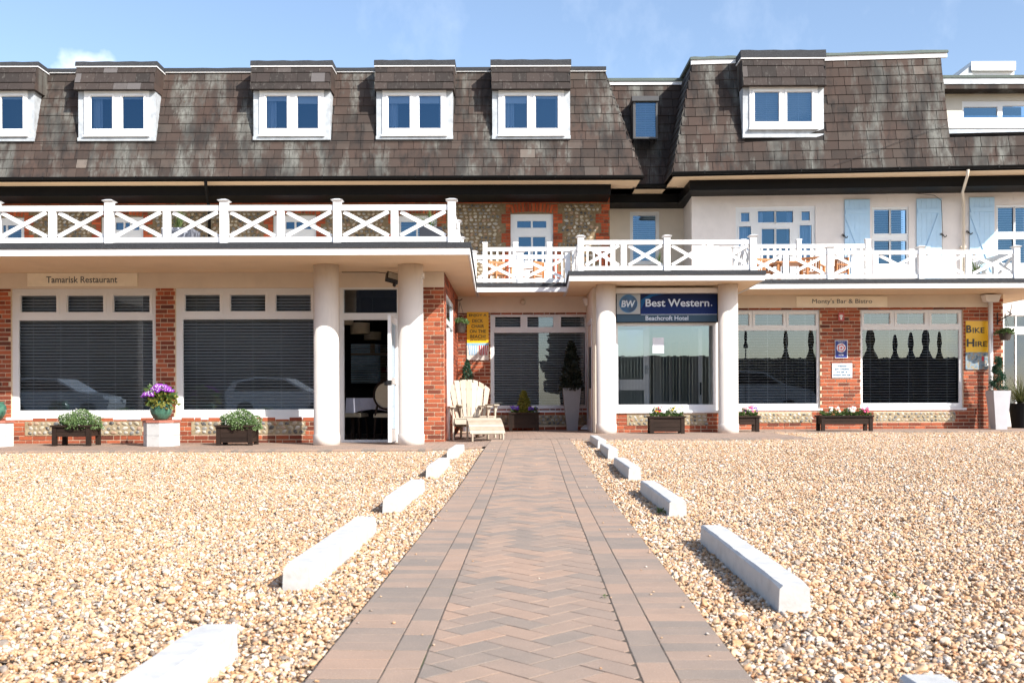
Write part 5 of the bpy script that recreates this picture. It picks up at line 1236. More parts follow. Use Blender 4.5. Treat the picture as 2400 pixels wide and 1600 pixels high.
# roof terrace room at the far right
tr_ = thing('roof_terrace_room', 'cream roof terrace room with wide window and glass rail behind the mansard', 'building', (10.5, 22.5, zlo))
DT = 22.6; DTf = 21.55
w_ = rpx(2255, 237, 2420, 288, DT); pn_ = [rpx(2259, 250, 2339, 288, DT), rpx(2350, 247, 2416, 286, DT)]
wz = rpx(2196, 208, 2470, 320, DT); g = MB(); g.cells(wz, [w_], DT, DT + .2); ob('wall', g, plain('pale_cream_wall', (.66, .62, .54), .7, .04, 3, bump=.1), tr_)
window(tr_, w_, pn_, DT + .02, M_gup); m = MB(); m.box(w_[0], w_[1], DT + .5, DT + .52, w_[2], w_[3]); ob('dark_interior', m, M_dark, tr_)
a = rpx(2190, 183, 2470, 197, DT - .4); m = MB(); m.box(a[0], a[1], DT - .4, DT + 2, a[2], a[3]); ob('white_fascia', m, M_lead, tr_); m = MB(); m.box(a[0] - .02, a[1], DT - .42, DT + 2, a[3] + .001, a[3] + .06); ob('felt_roof', m, M_felt2, tr_)
b = rpx(2195, 197, 2470, 208, DT - .38); m = MB(); m.box(b[0], b[1], DT - .38, DT - .001, b[2], a[2] - .001); ob('tile_strip', m, M_tile, tr_)
c = rpx(2205, 276, 2470, 300, DTf); m = MB(); m.box(c[0], c[1], DTf, DTf + .12, c[2], c[3]); ob('parapet', m, plain('parapet_white', (.74, .70, .66), .6, .03, 3, bump=.05), tr_)
c2 = rpx(2204, 302, 2470, 316, DTf - .25); m = MB(); m.hexa([(c2[0], DTf - .35, c2[2]), (c2[1], DTf - .55, c2[2]), (c2[1], DTf + .1, c2[2]), (c2[0], DTf + .1, c2[2]), (c2[0], DTf - .2, c2[3]), (c2[1], DTf - .2, c2[3]), (c2[1], DTf + .1, c2[3]), (c2[0], DTf + .1, c2[3])]); ob('flashing', m, M_lead, tr_)
gz = rpx(2258, 271, 2470, 290, DTf + .2); q = MB(); q.face([(gz[0], DTf + .2, gz[2]), (gz[1], DTf + .2, gz[2]), (gz[1], DTf + .2, gz[3]), (gz[0], DTf + .2, gz[3])]); ob('glass_rail', q, M_gup, tr_)
cb = rpx(2277, 144, 2381, 165, 24.0); cb2 = rpx(2277, 165, 2377, 180, 24.1)
ch = thing('roof_vent_housing', 'white boxed housing on the flat roof at far right', 'roof unit', ((cb[0] + cb[1]) / 2, 24, cb2[2])); m = MB(); m.box(cb[0], cb[1], 24, 25.2, cb[2], cb[3]); ob('cap', m, M_white, ch); m = MB(); m.box(cb2[0], cb2[1], 24.1, 25.1, cb2[2] - .4, cb2[3] - .001); ob('body', m, M_white, ch)
xs_ = rpx(2240, 165, 2277, 182, 24.1); m = MB(); m.prismY([(xs_[0], xs_[2]), (xs_[1], xs_[2]), (xs_[1], cb[3] - .05)], 24.05, 25); ob('sloping_side', m, M_lead, ch)

# --- neighbouring wall visible past the bar corner
nb = thing('neighbour_building', 'white stucco building with dark windows behind the potted palm', 'building', (13, 25, 0))
NW = [rpx(2352, 738, 2460, 980, 24.8)]; NW[0] = (NW[0][0], NW[0][1], .4, NW[0][3])
g = MB(); g.cells((10.2, 17, 0, 3.0), NW, 24.8, 25.0); g.box(10.9, 17, 25.01, 25.2, 3.0, 5.4); ob('wall', g, M_stucco, nb)
window(nb, NW[0], [rpx(2354, 740, 2381, 766, 24.8), rpx(2383, 740, 2440, 766, 24.8), rpx(2354, 783, 2381, 960, 24.8), rpx(2383, 783, 2440, 960, 24.8)], 24.82, M_glow)
room(nb, NW[0][0], NW[0][1], 24.95, 26, .4, NW[0][3])

# ================================================================== RAILINGS
RZB0, RZB1, RZT0, RZT1 = 3.077, 3.152, 3.545, 3.622
def railing(name, label, paths, group=None):
    """paths: list of runs; a run is a list of post positions (x, y)"""
    p0 = paths[0][0]; t = thing(name, label, 'railing', (p0[0], p0[1], ZT), group); done = set()
    for run in paths:
        for p in run:
            k = (round(p[0], 2), round(p[1], 2))
            if k in done: continue
            done.add(k); x, y = p; h = .056; m = MB(); m.box(x - h, x + h, y - h, y + h, ZT + .001, 3.665)
            po = ob('post', m, M_white, t); m = MB()
            m.hexa([(x - h, y - h, 3.6655), (x + h, y - h, 3.6655), (x + h, y + h, 3.6655), (x - h, y + h, 3.6655)] + [(x + a * .088, y + b * .088, 3.69) for a, b in ((-1, -1), (1, -1), (1, 1), (-1, 1))])
            m.hexa([(x + a * .088, y + b * .088, 3.6905) for a, b in ((-1, -1), (1, -1), (1, 1), (-1, 1))] + [(x + a * .03, y + b * .03, 3.715) for a, b in ((-1, -1), (1, -1), (1, 1), (-1, 1))]); ob('post_cap', m, M_white, po)
        for a, b in zip(run, run[1:]):
            A = Vector((a[0], a[1], 0)); Bv = Vector((b[0], b[1], 0)); d = (Bv - A); L_ = d.length; d.normalize(); A2 = A + d * .057; B2 = Bv - d * .057
            for z0, z1, nm in ((RZB0, RZB1, 'bottom_rail'), (RZT0, RZT1, 'top_rail')):
                m = MB(); z = Vector((0, 0, (z0 + z1) / 2)); m.beam(A2 + z, B2 + z, .06, z1 - z0); ob(nm, m, M_white, t)
            halves = 2 if L_ > 1.2 else 1; M_ = (A2 + B2) / 2; segs = [(A2, B2)] if halves == 1 else [(A2, M_ - d * .054), (M_ + d * .054, B2)]
            if halves == 2:
                m = MB(); m.beam(M_ - d * .054 + Vector((0, 0, (RZB1 + RZT0) / 2)), M_ + d * .054 + Vector((0, 0, (RZB1 + RZT0) / 2)), .05, RZT0 - RZB1 - .002); ob('middle_post', m, M_white, t)
            sd = Vector((-d.y, d.x, 0))
            for P, Q in segs:
                e = d * .035
                for k, (u, v) in enumerate((((P + e), (Q - e)), ((Q - e), (P + e)))):
                    m = MB(); o_ = sd * (.0125 if k else -.0125); m.beam(u + o_ + Vector((0, 0, RZB1 + .02)), v + o_ + Vector((0, 0, RZT0 - .02)), .024, .058); ob('cross_brace', m, M_white, t)
    return t
def PX(px, D, py=600): return XZ(px, py, D)[0]
YL = 14.47
xl = PX(1059, YL, 520)
railing('balcony_railing', 'white cross braced railing along the restaurant roof edge', [[(PX(p, YL, 520), YL) for p in (-277, -10, 257, 526, 791, 1059)], [(xl, YL), (xl - .03, 16.2), (xl - .05, 17.9), (xl - .05, 19.6)]], 'white cross braced balcony railings')
railing('balcony_railing', 'short white cross braced railing over the lobby between the two flat roofs', [[(xl + .12, 19.62), (PX(1219.5, 19.62), 19.62), (1.12, 19.62)]], 'white cross braced balcony railings')
xa, xm, xb = PX(1361, 17.8), PX(1563, 17.8), PX(1764.5, 17.8)
railing('balcony_railing', 'white cross braced railing on the roof of the reception porch', [[(xa, 17.8), (xm, 17.8), (xb, 17.8)], [(xa, 17.8), (xa, 19.5)], [(xb, 17.8), (xb, 19.15)]], 'white cross braced balcony railings')
railing('balcony_railing', 'white cross braced railing over the bar windows on the right', [[(xb + .12, 19.17), (PX(1944.5, 19.17), 19.17), (PX(2158, 19.17), 19.17), (PX(2381, 19.17), 19.17)], [(PX(2381, 19.17), 19.17), (PX(2381, 19.17), 20.9)]], 'white cross braced balcony railings')
def picket(label, run, zt=4.07):
    p0 = run[0]; t = thing('picket_railing', label, 'railing', (p0[0], p0[1], ZT), 'white picket railings on the terrace')
    for p in run: m = MB(); m.box(p[0] - .05, p[0] + .05, p[1] - .05, p[1] + .05, ZT, zt + .09); ob('post', m, M_white, t); m = MB(); m.box(p[0] - .06, p[0] + .06, p[1] - .06, p[1] + .06, zt + .091, zt + .12); ob('post_cap', m, M_white, t)
    for a, b in zip(run, run[1:]):
        A = Vector((a[0], a[1], 0)); Bv = Vector((b[0], b[1], 0)); d = (Bv - A); L_ = d.length; d.normalize()
        for z, h in ((zt - .035, .085), (ZT + .14, .07)): m = MB(); m.beam(A + d * .051 + Vector((0, 0, z)), Bv - d * .051 + Vector((0, 0, z)), .06, h); ob('rail', m, M_white, t)
        n = int(L_ / .13)
        for k in range(1, n):
            p = A + d * L_ * k / n; m = MB(); m.box(p.x - .02, p.x + .02, p.y - .02, p.y + .02, ZT + .176, zt - .079); ob('baluster', m, M_white, t)
picket('white picket railing in front of the flint wall balcony door', [(PX(1137, 21.6), 21.6), (PX(1209, 21.6), 21.6), (PX(1288, 21.6), 21.6), (PX(1436, 21.6), 21.6)])
picket('white picket railing in front of the french doors on the right terrace', [(PX(1742, 21.3), 21.3), (PX(1872, 21.3), 21.3), (PX(2033, 21.3), 21.3), (PX(2033, 21.3), 22.2)])

# ================================================================== PIPES AND SMALL FIXTURES
def pipe_thing(name, label, pts, r, mat, hopper=None, cat='drainpipe'):
    t = thing(name, label, cat, pts[-1]); m = MB(); m.tube(pts, r, 12); ob('pipe', m, mat, t, smooth=True)
    if hopper: x0, x1, y, z0, z1 = hopper; m = MB(); m.hexa([(x0 + .04, y - .08, z0), (x1 - .04, y - .08, z0), (x1 - .04, y + .08, z0), (x0 + .04, y + .08, z0), (x0, y - .11, z1), (x1, y - .11, z1), (x1, y + .09, z1), (x0, y + .09, z1)]); ob('hopper', m, mat, t)
    a = pts[-1]; b = pts[-2]; z = (a[2] + b[2]) / 2; m = MB(); m.box(a[0] - r - .03, a[0] + r + .03, a[1] - .01, a[1] + r + .03, z - .015, z + .015); ob('bracket', m, mat, t); return t
y = 20.12; x = PX(1381.5, y, 850); h = rpx(1366, 700, 1387, 716, y)
t = pipe_thing('drainpipe', 'white square drainpipe with hopper in the lobby corner beside the porch column', [(x, y, h[2] + .02), (x, y, .2)], .042, M_white, (h[0], h[1], y, h[2], h[3]))
m = MB(); m.hexa([(x - .2, y - .25, .13), (x + .06, y - .25, .13), (x + .06, y + .02, .13), (x - .1, y + .02, .13), (x - .2, y - .22, .16), (x + .06, y - .22, .16), (x + .06, y + .02, .22), (x - .1, y + .02, .22)]); ob('shoe', m, M_white, t)
y = 20.15; x = PX(2322, y, 850); h = rpx(2303, 691.5, 2341, 708, y); pipe_thing('drainpipe', 'white drainpipe with hopper beside the yellow bike hire sign', [(x, y, h[2] + .02), (x, y, .12)], .045, M_white, (h[0], h[1], y, h[2], h[3]))
pipe_thing('drainpipe', 'white drainpipe on the side wall behind the wooden deck chairs', [(xe + .05, 16.55, 1.95), (xe + .05, 16.55, .08)], .035, M_white)
y = 22.0; x = PX(2259, y, 500); pipe_thing('downpipe', 'cream downpipe on the stucco wall between two blue shutters', [(PX(2269, 20.75, 390), 20.75, 5.56), (PX(2267, 20.85, 400), 20.85, 5.44), (PX(2256, 21.7, 430), 21.7, 5.28), (x, y, 5.15), (x, y + .02, 3.1)], .03, M_cream, None)
pipe_thing('downpipe', 'black downpipe dropping from the left roof gutter behind the white railing', [(PX(480, 21.5, 420), 21.55, 5.6), (PX(481, 21.6, 430), 21.65, 5.45), (PX(489, 22.8, 470), 22.85, 5.15), (PX(489, 22.9, 500), 22.92, 3.1)], .035, M_black, None)
fl_ = rpx(906, 642, 938, 662, 15.9); t = thing('floodlight', 'black floodlight with motion sensor mounted over the open restaurant door', 'light', (fl_[1], 15.9, fl_[3]))
m = MB(); c = Vector(((fl_[0] + fl_[1]) / 2 - .01, 15.85, (fl_[2] + fl_[3]) / 2)); m.box(-.105, .105, -.05, .05, -.07, .07)
R_ = Euler((math.radians(-28), math.radians(14), math.radians(20))).to_matrix(); m.v = [tuple(c + R_ @ Vector(v)) for v in m.v]; ob('lamp_housing', m, M_iron, t)
m = MB(); m.box(-.085, .085, -.056, -.0505, -.055, .055); m.v = [tuple(c + R_ @ Vector(v)) for v in m.v]; ob('lens', m, plain('lamp_lens', (.42, .43, .40), .15, .1, 30, bump=0), t)
m = MB(); m.lathe([(.005, -.045), (.028, -.03), (.03, 0), (.015, .02)], (c.x + .03, 15.86, c.z - .1), 12); ob('sensor', m, M_iron, t); m = MB(); m.tube([(c.x + .08, 15.9, c.z - .02), (c.x + .17, 15.78, c.z - .02), (c.x + .2, 15.6, c.z)], .012, 6); ob('bracket', m, M_iron, t)
q = rpx(980, 640, 994, 666, 15.5); t = thing('sensor_box', 'small white sensor box on the right restaurant column', 'sensor', (q[0], 15.5, q[2])); m = MB(); m.cbox(q[0], q[1], 15.42, 15.55, q[2] + .09, q[3], .01); ob('case', m, M_white, t); m = MB(); m.cbox(q[0], q[1] - .02, 15.40, 15.54, q[2], q[2] + .085, .01); ob('detector', m, M_white, t)
q = XZ(1225, 707, DR - .08); t = thing('bulkhead_light', 'small round cream bulkhead light above the lobby window', 'light', (q[0], DR - .03, q[1])); m = MB(); m.lathe([(.062, 0), (.06, .03), (.045, .055), (.01, .062)], (0, 0, 0), 16); m.v = [(q[0] + x, DR - .031 - z, q[1] + y) for x, y, z in m.v]; m.f = [tuple(reversed(f)) for f in m.f]; ob('diffuser', m, plain('opal_cover', (.62, .56, .46), .3, .03, 3, bump=0), t, smooth=True)
m = MB(); m.box(q[0] - .065, q[0] + .065, DR - .0305, DR - .02, q[1] - .065, q[1] + .065); ob('base', m, M_cream, t)
# overhead and roof cables
def cable(label, pts, r=.006, mat=None):
    m = MB(); m.tube(pts, r, 5); o = ob('cable', m, mat or M_cable, None); tag(o, label, 'cable'); return o
cable('thin black cable sagging under the black eaves of the stucco building', [(PX(a, 21.6, 450), 21.6, XZ(a, b, 21.6)[1]) for a, b in ((1625, 446), (1760, 449), (1900, 446), (1990, 442), (2060, 446), (2130, 452), (2190, 458), (2206, 470), (2209, 545), (2207, 600))])
cable('thin grey cable stretched diagonally over the right roof tiles', [(a, dg(a) + RB * s - .06, ZG + 2.54 * s) for a, s in ((6.9, .03), (7.6, .12), (8.4, .24), (9.3, .36))], .005)
cable('thin dark cable running straight along the left roof below the dormers', [(-12.4, DG + RR * .33 - .06, ZG + 2.54 * .33), (-4, DG + RR * .325 - .06, ZG + 2.54 * .325), (2.6, DG + RR * .33 - .06, ZG + 2.54 * .33)], .005)
cable('thin cable clipped along the soffit above the restaurant door', [(PX(800, 16.2, 634), 16.25, 2.862), (PX(878, 16.2, 634), 16.25, 2.862), (PX(905, 15.9, 640), 15.9, 2.80)], .006)

# ================================================================== PLANTS
def leaves(n, pos_fn, size, elong=1.0, seed=0, droop=0.0):
    """n small bent leaf quads (two triangles each side) at pos_fn(r)"""
    r = random.Random(seed); m = MB()
    for _ in range(n):
        p, nrm = pos_fn(r); s = size * r.uniform(.6, 1.3)
        a = Vector((r.gauss(0, 1), r.gauss(0, 1), r.gauss(0, 1))).normalized(); d = (Vector(nrm) * 1.0 + a * .9).normalized(); sd = d.cross(Vector((r.gauss(0, 1), r.gauss(0, 1), r.gauss(0, 1)))).normalized()
        p = Vector(p); q = p + d * s * elong; mid = p + d * s * elong * .5 + Vector((0, 0, -droop * s)); w_ = s * .38
        m.face([p, mid + sd * w_, q]); m.face([p, q, mid - sd * w_])
    return m
def ell(c, rx, ry, rz, half=False, shell=.55):
    def f(r):
        while True:
            v = Vector((r.uniform(-1, 1), r.uniform(-1, 1), r.uniform(-.15 if half else -1, 1)))
            l = v.length
            if shell < l <= 1: break
        k = 1 + .12 * math.sin(v.x * 7 + v.y * 5) + .1 * math.sin(v.z * 9 + v.x * 4)
        return (c[0] + v.x * rx * k, c[1] + v.y * ry * k, c[2] + v.z * rz * k), (v.x / rx, v.y / ry, v.z / rz) if False else (v.x, v.y, v.z + .3)
    return f
def flowers(centers, size, seed=0, petals=5, up=(0, -.7, .5)):
    r = random.Random(seed); m = MB()
    for c in centers:
        n = (Vector(up) + Vector((r.uniform(-.5, .5), r.uniform(-.5, .5), r.uniform(-.3, .5)))).normalized(); a = n.cross(Vector((0, 0, 1))).normalized(); b = n.cross(a); c = Vector(c); s = size * r.uniform(.8, 1.2)
        for k in range(petals):
            t0 = 2 * math.pi * (k - .42) / petals; t1 = 2 * math.pi * (k + .42) / petals; tm_ = (t0 + t1) / 2
            m.face([c + n * .002, c + (a * math.cos(t0) + b * math.sin(t0)) * s * .7, c + (a * math.cos(tm_) + b * math.sin(tm_)) * s - n * s * .15, c + (a * math.cos(t1) + b * math.sin(t1)) * s * .7])
    return m
def mound_pts(c, rx, ry, rz, n, seed): 
    r = random.Random(seed); out = []
    for _ in range(n):
        a = r.uniform(0, 2 * math.pi); u = math.sqrt(r.random()); out.append((c[0] + rx * u * math.cos(a), c[1] + ry * u * math.sin(a) - .02, c[2] + rz * math.sqrt(max(0, 1 - u * u)) * r.uniform(.85, 1.1)))
    return out
def trough(name, label, x0, x1, yf, dep, z0, z1, panel, group=None):
    """panel: 'high' leaves a gap below the box, 'low' fills the front"""
    t = thing(name, label, 'planter', ((x0 + x1) / 2, yf, z0), group or 'dark wooden plant troughs'); lw = .065
    for x in (x0, x1 - lw):
        for y in (yf, yf + dep - lw): m = MB(); m.box(x, x + lw, y, y + lw, z0, z1 - .03); ob('leg', m, M_dwood, t)
    zb0 = z0 + (z1 - z0) * (.45 if panel == 'high' else .14); n = 2 if panel == 'high' else 3; hh_ = (z1 - .035 - zb0) / n
    for k in range(n):
        z = zb0 + k * hh_; m = MB(); m.box(x0 + lw + .002, x1 - lw - .002, yf + .012, yf + .034, z + .002, z + hh_ - .002); ob('board', m, M_dwood, t)
        for x in (x0 + .012, x1 - .034): m = MB(); m.box(x, x + .022, yf + lw + .002, yf + dep - lw - .002, z + .002, z + hh_ - .002); ob('board', m, M_dwood, t)
        m = MB(); m.box(x0 + lw + .002, x1 - lw - .002, yf + dep - .034, yf + dep - .012, z + .002, z + hh_ - .002); ob('board', m, M_dwood, t)
    for a in ((x0 - .02, x1 + .02, yf - .02, yf + .05), (x0 - .02, x1 + .02, yf + dep - .05, yf + dep + .02)): m = MB(); m.box(a[0], a[1], a[2], a[3], z1 - .029, z1); ob('rim_board', m, M_dwood, t)
    for x in (x0 - .02, x1 - .05): m = MB(); m.box(x, x + .07, yf + .051, yf + dep - .051, z1 - .029, z1); ob('rim_board', m, M_dwood, t)
    m = MB(); m.box(x0 + .04, x1 - .04, yf + .04, yf + dep - .04, zb0, z1 - .04); ob('soil', m, M_soil, t); return t
def plant(name, label, cat, loc, parts, group=None):
    t = thing(name, label, cat, loc, group)
    for nm, mb, mat in parts: ob(nm, mb, mat, t)
    return t
# two troughs with low white alyssum in front of the restaurant windows
for (a, b, yf, pn, lab, lab2, sd) in ((121, 210.5, 15.33, 'high', 'dark wooden trough on legs in front of the leftmost restaurant window', 'round green mound with tiny white flowers in the leftmost trough', 1),
                                     (506, 590, 15.35, 'low', 'dark wooden trough with deep front in front of the second restaurant window', 'round green mound with tiny white flowers below the second restaurant window', 2)):
    x0, x1 = PX(a, yf, 1020), PX(b, yf, 1020); zt = XZ((a + b) / 2, 996, yf)[1]; trough('wooden_planter', lab, x0, x1, yf, .42, .045, zt, pn)
    c = ((x0 + x1) / 2 + .04, yf + .2, zt - .03); rx, ry, rz = (x1 - x0) * .56, .24, .24
    plant('alyssum_plant', lab2, 'plant', c, [('leaf', leaves(5200, ell(c, rx, ry, rz, True, .45), .027, 1.2, sd), M_alys), ('flower', flowers(mound_pts(c, rx * 1.05, ry, rz * 1.08, 260, sd + 5), .0075, sd, 4, (0, -.5, .8)), M_wpet)], 'green mounds in troughs')
# plinths and glazed pots
def plinth(cx_, yc, label):
    t = thing('white_plinth', label, 'plinth', (cx_, yc, .04), 'white octagonal plinths'); R_ = .272; z1 = XZ(380, 990, yc - .2)[1]; m = MB(); a0 = math.radians(12)
    pol = [(cx_ + R_ * math.cos(a0 + k * math.pi / 4), yc + R_ * math.sin(a0 + k * math.pi / 4)) for k in range(8)]
    zm = .04 + (z1 - .04) * .47; m.prism(pol, .03, zm - .002); ob('block', m, M_block, t); m = MB(); m.prism(pol, zm + .001, z1); ob('block', m, M_block, t)
    m = MB(); m.prism([(cx_ + (p[0] - cx_) * 1.06, yc + (p[1] - yc) * 1.06) for p in pol], z1 + .0005, z1 + .035); ob('tile_cap', m, M_terra, t); return z1 + .036
def gpot(cx_, yc, z, label):
    t = thing('glazed_pot', label, 'pot', (cx_, yc, z), 'green glazed pots'); s = .29 / .29; m = MB(); m.lathe([(.085, 0), (.115, .03), (.155, .1), (.172, .17), (.165, .225), (.14, .26), (.128, .268), (.15, .285), (.148, .295), (.125, .29), (.12, .25)], (cx_, yc, z), 32); ob('body', m, M_green_glaze, t, smooth=True)
    m = MB(); m.lathe([(.12, .24), (.01, .25)], (cx_, yc, z), 16); ob('soil', m, M_soil, t); return z + .27
xc = PX(379, 15.35, 1000); z = plinth(xc, 15.35, 'white octagonal plinth with red tile cap between the two restaurant windows'); z = gpot(xc, 15.33, z, 'green glazed pot on the white plinth between the restaurant windows')
c = (xc - .02, 15.3, z + .05)
parts = [('leaf', leaves(420, ell((xc + .02, 15.3, z + .03), .2, .18, .12, False, .3), .06, 1.2, 31, .2), M_prim)]
fc = [(c[0] + .24 * math.cos(a) * u - .01, 15.26 + .12 * math.sin(a) * u, z + .16 + .10 * (1 - u * u) + (.02 if math.cos(a) > 0 else -.05 * u)) for a, u in [(k * 2.4, math.sqrt((k + .5) / 120)) for k in range(120)]]
parts += [('flower', flowers(fc, .034, 33, 9), M_purple), ('flower_eye', flowers([(p[0], p[1] - .012, p[2] + .004) for p in fc], .011, 33, 6), M_wpet), ('stem', leaves(160, ell((xc, 15.3, z + .1), .16, .12, .1, False, .1), .09, 1.5, 35), M_geran)]
plant('purple_cineraria', 'bushy purple daisy flowers in the green glazed pot', 'plant', c, parts)
xc = PX(-12, 15.35, 1000); z = plinth(xc, 15.35, 'white octagonal plinth cut by the left frame edge'); gpot(xc + .005, 15.33, z, 'green glazed pot barely showing at the left frame edge')
# bedding troughs on the right
def bedding(name, label, x0, x1, yc, z, cols, seed, leaf=M_geran, h=.11, n=700):
    c = ((x0 + x1) / 2, yc, z); rx = (x1 - x0) / 2; r = random.Random(seed)
    def pf(q):
        x = q.uniform(x0, x1); b = .6 + .4 * math.sin(x * 23 + seed); return (x, yc + q.uniform(-.13, .12), z + h * b * q.random() - .01), (q.uniform(-.5, .5), -.4, .8)
    parts = [('leaf', leaves(n, pf, .035, 1.2, seed, .1), leaf)]
    for k, (mat, xx0, xx1, nn, s) in enumerate(cols):
        cen = [(x0 + (x1 - x0) * r.uniform(xx0, xx1), yc - r.uniform(.02, .15), z + h * r.uniform(.5, 1.15)) for _ in range(nn)]; parts.append(('flower', flowers(cen, s, seed + k, 6), mat))
    return plant(name, label, 'plant', c, parts)
yf = 17.9; x0, x1 = PX(1524, yf, 990), PX(1605, yf, 990); zt = XZ(1565, 975, yf)[1]; trough('wooden_planter', 'dark wooden trough beneath the reception porch glass', x0, x1, yf, .36, .105, zt, 'low')
bedding('bedding_plants', 'red, white and yellow bedding flowers under the reception porch glass', x0 + .03, x1 - .03, yf + .17, zt, [(M_red, .1, .35, 7, .026), (M_wpet, .3, .8, 16, .02), (M_ypet, .55, 1, 14, .022), (M_ypet, .05, .2, 4, .02)], 41, h=.17)
yf = 18.7; x0, x1 = PX(1700, yf, 990), PX(1780, yf, 990); zt = XZ(1740, 974, yf)[1]; trough('wooden_planter', 'dark wooden trough half hidden behind the right porch column', x0, x1, yf, .36, .105, zt, 'high')
bedding('bedding_plants', 'pink cyclamen and violet pansies beside the right porch column', x0 + .2, x1 - .01, yf + .17, zt, [(M_ppink, .3, .65, 12, .028), (M_pink, .6, .8, 8, .034), (M_viol, .4, 1, 16, .022), (M_ypet, .45, .9, 6, .012), (M_wpet, .2, .55, 5, .024)], 43, h=.16)
yf = 18.85; x0, x1 = PX(1926, yf, 990), PX(2046, yf, 990); zt = XZ(1986, 973.5, yf)[1]; trough('wooden_planter', 'long dark wooden trough on legs below the blue award plaque', x0, x1, yf, .36, .105, zt, 'high')
bedding('bedding_plants', 'white flowers and one bright pink cyclamen in the long trough', x0 + .03, x1 - .02, yf + .17, zt, [(M_wpet, .18, .24, 5, .03), (M_wpet, .3, .37, 5, .03), (M_wpet, .55, .72, 14, .03), (M_pink, .85, .98, 12, .036)], 47, h=.14, n=1100)
yf = 19.75; x0, x1 = PX(1193, yf, 990), PX(1263, yf, 990); zt = XZ(1228, 966, yf)[1]; trough('wooden_planter', 'dark wooden trough in the shade below the lobby window', x0, x1, yf, .36, .11, zt, 'low')
bedding('bedding_plants', 'violet pansies around a small golden conifer below the lobby window', x0 + .03, x1 - .03, yf + .17, zt, [(M_viol, 0, .4, 16, .03), (M_viol, .65, 1, 14, .03), (M_wpet, .8, .95, 4, .02)], 53, h=.1, n=500)
def cone_fn(c, R_, H, wave=0.0):
    def f(r):
        t = r.random() ** 1.3; a = r.uniform(0, 2 * math.pi); rad = R_ * (1 - t) ** .7 * r.uniform(.55, 1.0) * (1 + wave * math.sin(t * 22 + a)); return (c[0] + rad * math.cos(a), c[1] + rad * math.sin(a), c[2] + H * t), (math.cos(a) * .5, math.sin(a) * .5, .8)
    return f
c = (PX(1228, yf + .15, 940), yf + .15, zt - .02); m = MB(); m.tube([c, (c[0], c[1], c[2] + .35)], [.012, .004], 6)
plant('golden_conifer', 'small yellow green conifer standing in the lobby trough', 'conifer', c, [('foliage', leaves(1500, cone_fn(c, .16, .43), .035, 1.6, 57), M_conif), ('trunk', m, M_soil)])
def tall_pot(label, px0_, px1_, pt, bx0, bx1, pb, D, mat, name='tall_planter'):
    a = rpx(px0_, pt, px1_, pb, D); b = rpx(bx0, pt, bx1, pb, D); w0 = (b[1] - b[0]) / 2; w1 = (a[1] - a[0]) / 2; xc = (a[0] + a[1]) / 2; xc0 = (b[0] + b[1]) / 2; t = thing(name, label, 'planter', (xc, D, a[2])); m = MB(); yc = D + w1
    P0 = [(xc0 - w0, yc - w0, .105), (xc0 + w0, yc - w0, .105), (xc0 + w0, yc + w0, .105), (xc0 - w0, yc + w0, .105)]; P1 = [(xc - w1, yc - w1, a[3]), (xc + w1, yc - w1, a[3]), (xc + w1, yc + w1, a[3]), (xc - w1, yc + w1, a[3])]
    m.hexa(P0 + P1); ob('pot', m, mat, t); m = MB(); k = w1 * .86; m.box(xc - k, xc + k, yc - k, yc + k, a[3] + .0005, a[3] + .012); ob('soil', m, M_soil, t); return xc, yc, a[3]
xc, yc, z = tall_pot('tall tapered dark grey planter beside the lobby drainpipe', 1319, 1362, 909, 1330, 1354, 1001, 19.6, M_zinc)
m = MB(); m.tube([(xc, yc, z), (xc, yc, z + .6)], [.02, .006], 6); plant('dark_conifer', 'dark conical conifer in the tall grey lobby planter', 'conifer', (xc, yc, z), [('foliage', leaves(2600, cone_fn((xc, yc, z - .05), .23, .95), .05, 1.5, 61), leafmat('dark_conifer_leaf', (.008, .014, .008), (.015, .024, .014), (.03, .04, .025), .15)), ('trunk', m, M_soil)])
xc, yc, z = tall_pot('tall tapered pale grey planter at the right corner by the drainpipe', 2329, 2370, 915, 2338, 2364, 1006, 19.6, M_lgrey)
def spiral(c, H, R_):
    def f(r):
        t = r.random(); a = t * 4.4 * math.pi + r.gauss(0, .55); k = R_ * (1 - t * .72); a = a if r.random() < .62 else r.uniform(0, 6.28); rad = k * r.uniform(.3, 1.0) * (1 if r.random() < .7 else .75); h = c[2] + H * t + r.uniform(-.04, .03); return (c[0] + rad * math.cos(a), c[1] + rad * math.sin(a), h), (math.cos(a), math.sin(a) - .3, .5)
    return f
m = MB(); m.tube([(xc, yc, z), (xc, yc, z + .62)], [.018, .006], 6); plant('spiral_topiary', 'bluish green spiral clipped conifer in the pale grey planter', 'topiary', (xc, yc, z), [('foliage', leaves(4200, spiral((xc, yc, z + .02), .64, .19), .022, 1.5, 67), M_topi), ('trunk', m, M_soil)])
c = (PX(1095, 19.6, 900), 19.6, .75); m = MB(); m.tube([c, (c[0], c[1], 1.45)], [.02, .005], 6)
t = plant('clipped_topiary', 'dark green clipped topiary cone behind the wooden deck chairs', 'topiary', (c[0], c[1], .11), [('foliage', leaves(3000, cone_fn((c[0], c[1], .74), .2, .78, .12), .024, 1.5, 71), M_topi), ('trunk', m, M_soil)]); m = MB(); m.lathe([(.13, 0), (.19, .64), (.2, .66)], (c[0], c[1], .105), 20); p = ob('planter_pot', m, M_zinc); tag(p, 'round grey pot hidden behind the wooden deck chairs', 'pot')
